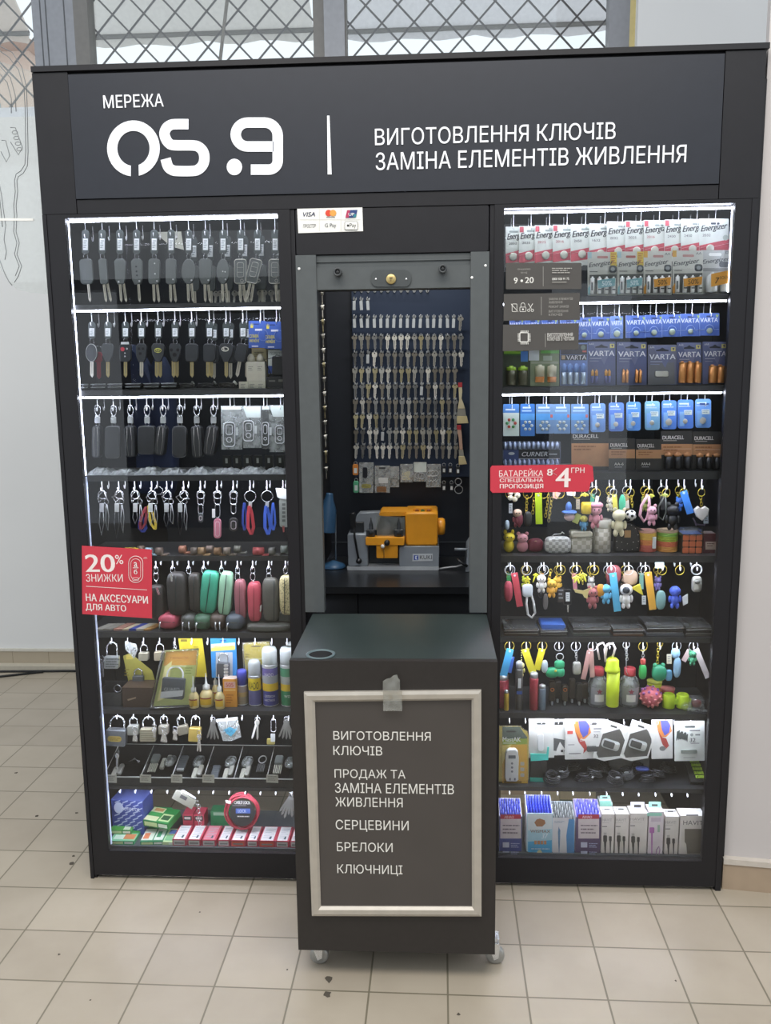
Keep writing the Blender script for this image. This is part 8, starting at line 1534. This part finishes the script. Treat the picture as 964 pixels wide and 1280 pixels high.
cabbox(751, 1018, 767, 1072, 'white cable box nearest the violet pen box, bottom tier', cb(751, 767, 1018, 0, 1044), (1011, '#d9d9d4'))
cabbox(768, 1018, 785, 1072, 'second white cable box from the violet pen box, bottom tier', cb(768, 785, 1018, 0, 1044), (1010, '#d9d9d4'))
cabbox(786, 1017, 808, 1072.5, 'wide white cable box with two black plugs beside the mint topped box', cb(786, 808, 1017, 0, 1045), (1003, '#d6d6da'))
def pinkb(b): b.r(809, 1016, 827.5, 1020, '#9fd8c0').r(814, 1022, 826, 1027, '#c9b8c0'); b.prism(rr(812, 1034, 818, 1041, 1), '#b56fae/0.4', .0006, b.z); b.prism([(814, 1041), (816, 1041), (815.2, 1072), (814.4, 1072)], '#b56fae/0.4', .0006, b.z); b.wire([(820, 1072), (821, 1062), (824, 1058), (825, 1062), (823, 1072)], .0013, '#b58ab0', d=b.z); b.r(822, 1031, 825, 1040, '#9fb8a0')
cabbox(809, 1015, 828, 1073, 'white cable box with mint top and violet plug, bottom tier', pinkb, (1003, '#9fdcc6'), m='#dcd2d2/0.4')
cabbox(830, 1021, 847, 1073, 'white cable box between the mint topped box and the charger box', cb(830, 847, 1021, 0, 1047), (1013, '#cfcfcc'))
def adp(b): b.t(854, 1025.5, 879, 1031, 'HAVIT', '#6f6a66'); b.prism([(856, 1036), (880, 1036), (880, 1052), (877, 1053), (875, 1067), (859, 1067), (858, 1055), (856, 1052)], '#6d675c/0.4', .0008, b.z); b.r(858, 1018, 873, 1019.5, '#77797a')
cabbox(848, 1020, 879, 1074.5, 'wide white charger box beside the door frame, bottom tier', adp)
cabbox(749, 1004, 765, 1040, 'mint topped box standing behind the first white cable boxes', lambda b: b.r(750, 1001, 764, 1012, '#9fdcc6'), (995, '#b5e3d4'), Y=.11, m='#bfe0d2/0.4')
# ================================================================ INSIDE THE SERVICE BAY
PY = 0.868
a = at(439, 361, PY); c = at(584, 590, PY)
t = thing('pegboard', 'dark blue perforated board carrying the hanging key blanks', 'pegboard', Vector(((a.x + c.x) / 2, PY, c.z)))
pm = mat('pegblue', '#1b2433', 0.5); nt = pm.node_tree; vo = nt.nodes.new('ShaderNodeTexVoronoi'); vo.inputs['Scale'].default_value = 210; vo.inputs['Randomness'].default_value = 0; rp = nt.nodes.new('ShaderNodeValToRGB'); rp.color_ramp.elements[0].color = hexc('#0c1018'); rp.color_ramp.elements[1].color = hexc('#27344a'); rp.color_ramp.elements[0].position = .3; rp.color_ramp.elements[1].position = .4
tc = nt.nodes.new('ShaderNodeTexCoord'); nt.links.new(tc.outputs['Object'], vo.inputs['Vector']); nt.links.new(vo.outputs['Distance'], rp.inputs[0]); nt.links.new(rp.outputs[0], nt.nodes['Principled BSDF'].inputs['Base Color'])
o = t.location.copy(); part('board', B(o).box((a.x - o.x, 0.012, -0.02), (c.x - o.x + .012, 0.022, a.z - o.z + .05), 'pegblue'), t)
def peg_mesh():
    b = B(); b.tube([(0, 0.012, 0), (0, -0.02, 0), (0, -0.026, 0.002), (0, -0.028, 0.008)], 0.0014, 'wire', n=6); b.slab([(-.007, .002), (-.006, .009), (-.002, .004), (.002, .004), (.006, .009), (.007, .002), (.002, -.006), (-.002, -.006)], 0.008, 0.0105, 'silverp'); return b.mesh('peg')
PEG = peg_mesh()
xs = [443.5 + 8.26 * i for i in range(17)]; rows = [396.5, 420, 441, 461, 480.5, 499.5, 518, 537, 556]
pegs = []
for r_, y in enumerate(rows):
    for i, x in enumerate(xs):
        xx = x + r_ * 0.35
        if r_ >= 3 and i == 16: continue
        pegs.append((r_, i, at(xx, y, PY)))
for i in range(3): pegs.append((-1, i, at(xs[i], 374.5, PY)))
for i in range(12): pegs.append((-2, i, at(xs[i], 363.5, PY)))
for n_, (r_, i, p) in enumerate(pegs):
    if n_ < 100: h = part('peg', PEG, t, 'bright peg hook'); h.location = p - o
bb = B(o)
for r_, i, p in pegs[100:]: bb.add([Vector(v.co) + p - o for v in PEG.vertices], [tuple(q.vertices) for q in PEG.polygons], 'silverp', True)
part('peg', bb, t, 'further bright peg hooks', 'stuff')
KM = {}
mat('kdull', '#8f8a7e', .4, .5); mat('kgold', '#bdb48f', .35, .5); mat('kbright', '#e6e4da', .3, .3)
def blank_mesh(style, m):
    if (style, m) in KM: return KM[(style, m)]
    b = B()
    if style == 'tag': b.box((-.0048, -.001, -.040), (.0048, .001, -.010), '#bcc1c4/0.4', .0008)
    else:
        hd = {'round': [(.0085 * math.cos(q), -.011 + .0085 * math.sin(q)) for q in [2 * PI * j / 14 for j in range(14)]], 'oval': [(.0095 * math.cos(q), -.010 + .0072 * math.sin(q)) for q in [2 * PI * j / 14 for j in range(14)]],
              'square': [(-.008, -.003), (.008, -.003), (.0085, -.010), (.007, -.018), (-.007, -.018), (-.0085, -.010)]}[style]
        b.slab(hd, -.0012, .0012, m); b.slab([(-.0042, -.017), (.0042, -.017), (.0042, -.034), (.0025, -.037), (.0036, -.041), (.002, -.047), (0, -.051), (-.0042, -.046)], -.001, .001, m); b.slab([(.0022 * math.cos(q), -.006 + .0022 * math.sin(q)) for q in [2 * PI * j / 8 for j in range(8)]], -.0014, -.0011, '#222'); b.slab([(-.0006, -.019), (.0008, -.019), (.0008, -.043), (-.0006, -.043)], -.0012, -.0009, '#77736a/0.4/0.4')
    b.v = [(x * 1.18, y, z * 1.12) for x, y, z in b.v]
    KM[(style, m)] = b.mesh('key_blank'); return KM[(style, m)]
random.seed(5)
BR = {(1, 6), (1, 7), (1, 8), (1, 13), (1, 5), (2, 3), (2, 16), (3, 11), (3, 5), (4, 3), (4, 12), (5, 1), (6, 2), (6, 8), (7, 2), (7, 3), (7, 13), (7, 7), (8, 3), (8, 4), (8, 5), (8, 11)}
for r_, i, p in pegs:
    if r_ in (-2,): continue
    st = 'tag' if r_ <= 0 and i < 16 else random.choice(('round', 'round', 'oval', 'square')); m_ = 'kbright' if (r_, i) in BR else random.choice(('kdull', 'kgold', 'nickel', 'steel', 'kdull'))
    if (r_, i) in ((2, 2), (4, 10), (7, 4)): st = 'tag'
    w = {'tag': 'white label tag'}.get(st, {'kbright': 'shiny white', 'kgold': 'brassy', 'nickel': 'nickel', 'steel': 'steel', 'kdull': 'dull'}[m_] + f' {st} head key')
    lab = f"{w}, {ORD[r_]} row below the label tags, {ORD[16 - i]} from brush side of the pegboard" if r_ > 0 else (f"{w} hanging above the key rows, {ORD[16 - i]} from brush side of pegboard" if r_ == 0 else f"{w} in the short upper line, {ORD[2 - i]} from its inner end, pegboard")
    if r_ > 0: lab = f"{w} in key row {('one two three four five six seven eight'.split())[r_ - 1]} from top, {ORD[16 - i]} from brush side, pegboard"
    ob = bpy.data.objects.new('label_tag' if st == 'tag' else 'key_blank', blank_mesh(st, m_)); COL.objects.link(ob); ob.location = p + Vector((0, -.0245, .004)); ob.rotation_euler = (0, random.uniform(-.06, .06), random.uniform(-.25, .25)); tag(ob, lab, 'tag' if st == 'tag' else 'key', 'blanks hanging on the pegboard')
# keys along the narrow side board, seen edgewise
for i, y in enumerate((366, 384, 402, 420, 438, 456, 474, 492, 510, 528, 546, 566, 586)):
    p = at(402 + .15 * i, y, .70); p.x = .6785 + .008; p.z = p.z; b = B(p); m_ = ('nickel', 'kbright', 'kgold')[i % 3]
    b.add([], [], m_); q = B(); q.slab([(.0085 * math.cos(a_), .0085 * math.sin(a_)) for a_ in [2 * PI * j / 12 for j in range(12)]], -.004, .004, m_); q.slab([(-.004, -.006), (.004, -.006), (.003, -.034), (0, -.038), (-.003, -.034)], -.0015, .0015, m_)
    b.add([(v[1], v[0], v[2]) for v in q.v], [f[::-1] for f in q.f], m_); b.tube([(-.009, 0, .004), (.004, 0, .004), (.006, 0, .008)], .0013, 'wire')
    solo('key_blank', b, f"key seen edgewise on the dark inner wall beside the lamp, {ORD[i]} from the top", 'key', 'keys on the narrow inner wall')
# bags and tags under the key rows
def ptag(x0, y0, x1, y1, m, lab, label=True, d=-.02):
    o = at((x0 + x1) / 2, y0, PY - .02); b = B(o); b.ring((x0 + x1) / 2, y0 - 1, 2, .0008, 'silverp'); b.prism(rr(x0, y0, x1, y1, min(3, (x1 - x0) * .3)), m, .005, 0, .0015); b.z = -.0053
    if label: b.r(x0 + (x1 - x0) * .25, y0 + (y1 - y0) * .35, x1 - (x1 - x0) * .2, y0 + (y1 - y0) * .8, W_)
    solo('key_tag', b, lab, 'key tag', 'plastic key tags under the key rows')
def pbag(x0, y0, x1, y1, lab, cont, head=None): bag('small_bag', at((x0 + x1) / 2, y0, PY - .012), [(x0, y0), (x1, y0), (x1 + .4, (y0 + y1) / 2), (x1, y1), (x0, y1)], lab, 'bag', cont, head, 'small bags under the key rows', 'film2')
ptag(441, 580, 448, 594, '#d98a3c/0.4', 'orange key tag hanging under the key rows'); ptag(442, 601, 448.5, 616, '#5fb58a/0.4', 'green key tag hanging below the orange one')
pbag(449, 578, 467, 616, 'clear bag with a black key tag inside beside the orange tag', lambda b: (b.prism(rr(453.5, 584, 459.5, 597, 2), '#23262c/0.4', .004), b.r(455, 588, 458, 594, W_, 0), b.prism(rr(452, 605, 464, 610, 2), '#c9c27a/0.4', .003)))
pbag(468.5, 582, 487.5, 616, 'clear bag with white label and brown tags under the key rows', lambda b: (b.face(rr(473.5, 597, 485, 604, .8), W_), b.prism(rr(471, 608, 483, 615, 1), '#b58a63/0.4', .003), b.r(474, 584, 482, 586, '#2c2f30')))
pbag(488, 583, 499, 609, 'narrow clear bag of dark rings under the key rows', lambda b: b.ring(493.5, 601, 4.5, .0012, '#8a8a86/0.3/0.5', d=-.004))
pbag(500.5, 580, 516, 603, 'clear bag with cream paper inside under the key rows', lambda b: (b.prism(rr(503, 589, 513, 600, 1), '#cfcba9/0.4', .002), b.r(504, 583, 512, 584, '#777')))
pbag(516.5, 578, 533.5, 602, 'clear bag with white header and steel rings under the key rows', lambda b: (b.ring(523, 594, 4, .001, 'silverp', d=-.004), b.ring(527, 595, 4, .001, 'silverp', d=-.004), b.r(520, 583, 530, 588, '#4b4d4f')), [(518, 577.5), (533, 577.5), (533, 590), (518, 590)])
pbag(532.5, 580, 551, 609, 'clear bag of several steel rings under the key rows', lambda b: [b.ring(537 + (i % 3) * 4, 592 + (i // 3) * 6, 3.4, .001, 'silverp', d=-.004) for i in range(6)])
for i, (x, y) in enumerate(((555, 582), (563, 582), (572.5, 583), (555, 604), (564.5, 604))): ptag(x - 2.6, y, x + 2.6, y + 10, '#2b2d30/0.4', f"black ringed key tag with white paper, {ORD[i]} of five beside the steel rings")
for i, (x, y, r_) in enumerate(((573, 602, 4), (573.5, 612, 5))): o = at(x, y, PY - .02); solo('split_ring', B(o).ring(x, y, r_, .0014, 'silverp'), ('small', 'large')[i] + ' steel split ring hanging below the black tags', 'ring')
# two paint brushes
def brush(pts_h, pts_f, br, label, hm):
    o = at(br[0][0], pts_h[0][1], PY - .03); t = thing('paint_brush', label, 'paint brush', o); b = B(o); b.prism(pts_h, hm, .008, 0, .002); b.prism([(pts_h[0][0] - .2, pts_h[0][1]), (pts_h[1][0] + .3, pts_h[1][1]), (pts_h[1][0] + .4, pts_h[1][1] + 6), (pts_h[0][0] - .1, pts_h[0][1] + 6)], '#b23a40/0.4', .0095, .0007); part('handle', b, t); b = B(o); b.prism(pts_f, '#b3b0a4/0.3/0.5', .007, 0, .0008); part('ferrule', b, t); b = B(o); b.prism(br, '#cfc193/0.8', .009, .001, .002); part('bristles', b, t)
brush([(573, 478), (577.5, 478), (578, 490), (577, 498), (580, 506), (581.5, 511), (572, 511), (574, 500), (573.5, 490)], [(572, 511), (581.5, 511), (583, 520), (571.5, 520)], [(571.5, 520), (583.5, 520), (586, 529), (571, 529.5)], 'wide paint brush with pale handle hanging beside the key rows', '#d3c9a6/0.5')
brush([(571.5, 531), (576, 531), (577.5, 545), (578.5, 562), (574.5, 562), (573.5, 548), (572, 540)], [(573.5, 562), (579, 562), (580, 570), (574, 570)], [(573.5, 570), (580.5, 570), (584, 580), (573.5, 581)], 'narrow paint brush with red tip hanging under the wide brush', '#c9a58f/0.5')
# key cutting machine
MY = .65; o = at(497, 713, MY); o.z = .8395; t = thing('key_cutting_machine', 'orange and grey key cutting machine on the black worktop', 'machine', o)
def mx(x, y): p = at(x, y, MY); return Vector((p.x - o.x, 0, p.z - .8395 - (at(497, 713, MY).z - .8395)))
def mbox(x0, y0, x1, y1, ya, yb, m, bev=.002): A = mx(x0, y1); C_ = mx(x1, y0); return B(o).box((A.x, ya, A.z), (C_.x, yb, C_.z), m, bev)
gm = mat('machgrey', '#8d949b', .38, .2, scale=25); om = mat('machorange', '#e39a26', .35, 0, scale=25)
part('base_plate', mbox(434, 708.5, 549, 713, -.003, .19, '#b9bec2/0.35/0.2'), t)
part('left_block', mbox(435, 668, 459.5, 708.4, 0.004, .15, gm, .004), t); part('motor_base', mbox(499, 683, 549, 708.4, 0, .18, gm, .003), t)
p = part('motor_housing', mbox(507, 641, 547.5, 682.6, .002, .17, om, .006), t)
b = B(o, MY); A = [(473.5, 643.5), (476, 641), (507, 641), (540, 641), (540, 644), (508, 646), (480, 646.5), (474, 645.5)]; b.prism(A, om, .12, .14, .002); part('top_guard', b, t, 'orange top guard')
b = mbox(516.5, 637, 540, 641, .03, .08, om, .002); part('switch_panel', b, p)
for x, c in ((521.5, '#8a4a1c'), (528.5, '#4a6a2a'), (536, '#8a4a1c')): b = B(o, MY + .03); b.z = 0; b.stud(x, 639, 2.6, .004, c + '/0.3', 0); part('switch_button', b, p)
A = mx(547.5, 662); r_ = mx(550, 640).z - mx(550, 662).z; b = B(o); b.lathe((A.x, .06, A.z), [(.030, 0), (.032, .002), (.032, .018), (.028, .026), (.012, .028)], om, 22, 'x'); part('hand_wheel', b, t, 'orange hand wheel')
b = B(o, MY); b.prism([(444, 648), (448, 644), (474, 643), (474, 648), (470, 666), (446, 668), (442, 660)], gm, .05, .10, .003); part('rear_cover', b, t, 'grey rear cover')
b = B(o, MY); b.prism([(470, 645), (506, 647), (506, 671), (471, 671)], glassy('shield', (.85, .87, .85, 1), 1.6, .05, white=.08), .002, .01); part('clear_shield', b, t)
part('inner_body', mbox(470, 647, 508, 706, .09, .14, '#3b3f42/0.4'), t); part('dark_recess', mbox(460, 678, 499, 708, .05, .12, '#2c2f31/0.4'), t)
b = mbox(457.5, 671, 506, 680.5, -.02, .03, om, .003); part('carriage', b, t, 'orange carriage'); b = mbox(471, 681, 497.5, 697, -.014, .02, om, .002); part('carriage_apron', b, t, 'orange apron')
for x in (464, 499): b = B(o, MY); b.can(x, [(4.5, 671), (4.5, 664), (2.6, 661), (2.4, 656), (1.2, 652), (.8, 647)], '#25282a/0.35', 14, d=.005); b.prism(rr(x - 6, 662, x + 5, 670.5, 1), '#2f3336/0.35', .02, .015, .002); part('clamp', b, t, 'black key clamp')
b = mbox(437, 655, 454, 668, .03, .08, '#2a2d30/0.4', .002); part('jaw_block', b, t)
b = B(o, MY - .02); b.z = 0; b.stud(484, 678, 3.6, .016, '#1d1e20/0.3', 0); part('clamp_knob', b, t); b = B(o, MY - .03); q = b.L(478.5, 683); b.ball(q, .0075, .0075, .0075, '#e3e0d6/0.3'); b.tube([q + Vector((.004, .004, 0)), q + Vector((.014, .02, .012))], .0018, 'steel'); b.tube([b.L(480, 686), b.L(480, 698)], .001, '#2a2a2a'); part('stop_knob', b, t, 'white ball knob')
b = B(o, MY - .02); b.tube([b.L(448.5, 702, .01), b.L(443.5, 672, 0), b.L(442, 655, 0)], .0042, '#17181a/0.35'); b.prism([(436.5, 642), (444, 640), (445, 658), (442, 662), (438.5, 659)], '#131416/0.35', .014, .007, .004); c = b.L(448.5, 702); b.ball(c + Vector((0, .01, 0)), .011, .011, .011, '#17181a/0.35'); part('lever', b, t, 'black lever')
b = B(o, MY - .0004); b.card([(516, 692.5), (541, 692), (541, 701), (515.5, 701.5)], '#c4c9cd/0.35', .0006); b.face([(517.5, 694), (523, 694), (523, 700), (517.5, 700)], '#2a4aa8').face([(519, 695), (522, 694.4), (520.6, 697), (522, 699.6), (519, 699)], '#dde4f2').t(525, 694, 540, 699, 'KUKI', '#23262c'); part('maker_plate', b, t, 'silver plate with blue mark')
# desk lamp
LY = .70; o = at(417, 706, LY); o.z = .8395; t = thing('desk_lamp', 'blue gooseneck desk lamp on the worktop beside the machine', 'lamp', o); lb = mat('lampblue', '#335778', .35)
def lx(x, y, d=0): p = at(x, y, LY); b0 = at(417, 706, LY); return Vector((p.x - b0.x, d, p.z - b0.z))
e = lx(418, 706).x; b = B(o); b.lathe((0, 0, 0), [(15 * e, 0), (15.5 * e, .004), (13 * e, .012), (5 * e, .022), (2 * e, .026)], lb, 24); part('lamp_base', b, t, 'round blue base')
b = B(o); b.tube([lx(420, 697), lx(419.5, 665), lx(419.5, 640), lx(418, 631), lx(414, 625, -.01), lx(411, 622, -.01)], .003, '#a9b2ba/0.3/0.6'); part('gooseneck', b, t, 'silver gooseneck')
b = B(o); ax = (lx(407.5, 660, -.01) - lx(412.5, 614, -.01)).normalized(); s0 = lx(412.5, 613, -.01); L_ = (lx(407.5, 660, -.01) - s0).length; u = ax.orthogonal().normalized(); w = ax.cross(u); prof = [(.012, 0), (.013, .004), (.016, .02), (.031, .06), (.038, L_)]; vs = []
for r_, h_ in prof: vs += [s0 + ax * h_ + (u * math.cos(2 * PI * j / 20) + w * math.sin(2 * PI * j / 20)) * r_ for j in range(20)]
b.add(vs, [(i * 20 + j, i * 20 + (j + 1) % 20, (i + 1) * 20 + (j + 1) % 20, (i + 1) * 20 + j) for i in range(4) for j in range(20)] + [tuple(range(19, -1, -1))], lb, True); part('lamp_shade', b, t, 'blue tapered shade')
b = B(o); b.ball(s0 + ax * (L_ - .012), .021, .021, .016, '#d9d2c2/0.4'); part('bulb', b, t, 'pale bulb')
# second machine, mostly hidden behind the frame
o = at(586, 706, .62); o.z = .8395; t = thing('small_machine', 'silver machine mostly hidden behind the grey frame at the brush side of the worktop', 'machine', o); b = B(o); b.slab([(-.012, .0), (.045, .0), (.045, .115), (.008, .11), (-.004, .09)], 0, .12, gm, .003); part('body', b, t); b = B(o); b.tube([(-.05, .03, .078), (.0, .03, .078)], .005, gm); b.tube([(-.042, -.004, .048), (-.03, -.012, .04), (-.005, -.01, .024)], .005, '#1c1d1f'); part('handle', b, t)
b = B(Vector((0, 0, .8395))); pts = [at(x, y, .66) for x, y in ((549, 700), (556, 699), (563, 698), (570, 697.5), (578, 695))]; z0 = min(p.z for p in pts); b.tube([p - Vector((0, 0, z0 - .003)) for p in pts], .0035, '#9a9da0/0.35'); solo('power_cord', b, 'grey power cord lying between the two machines', 'cord')
# what hangs and stands inside the kiosk behind the cases
o = at(128, 560, .5); t = thing('hanging_jacket', 'dark navy jacket hanging inside the kiosk behind the leather key cases', 'jacket', Vector((at(128, 545, .6).x + .06, .62, 1.15))); o = t.location.copy(); b = B(o)
b.slab([(-.16, 0), (.13, -.02), (.16, .35), (.09, .50), (.03, .54), (-.03, .54), (-.10, .49), (-.17, .33)], -.04, .05, mat('navy', '#222f4f', .8), .03); part('body', b, t); b = B(o); b.ball((-.17, 0, .22), .05, .05, .26, 'navy', .8); b.ball((.16, 0, .22), .05, .05, .26, 'navy', .8); part('sleeve', b, t)
solo('reflection_sheet', B(Vector((at(208, 295, .88).x, .895, at(208, 295, .88).z))).slab([(-.045, .04), (.05, .045), (.06, -.05), (.01, -.035), (-.03, .0)], 0, .001, W_), 'white paper sheet pinned to the partition behind the top tier car keys', 'paper')  # white shape added where the case glass shows a reflection
for i, (x0, x1, y0, y1, Y, m, nm) in enumerate(((626, 656, 990, 1000, .34, '#b59a78', 'beige carton on the floor behind the pen boxes, nearer the service window'), (657, 700, 985, 1000, .36, '#a98f72', 'brown carton on the floor behind the pen boxes'), (700, 745, 988, 1003, .38, '#6f7a66', 'grey green carton on the floor behind the violet pen box'))):
    a = at(x0, y1, Y); c = at(x1, y0, Y); solo('carton', B(Vector((a.x, Y, 0.001))).box((0, 0, 0), (c.x - a.x, .3, c.z + .05), m + '/0.8').box((.0, -.0005, (c.z + .05) * .5), (c.x - a.x, 0, (c.z + .05) * .5 + .03), '#c7b48f/0.5'), nm, 'carton', 'cartons inside the kiosk')
bpy.context.view_layer.update()
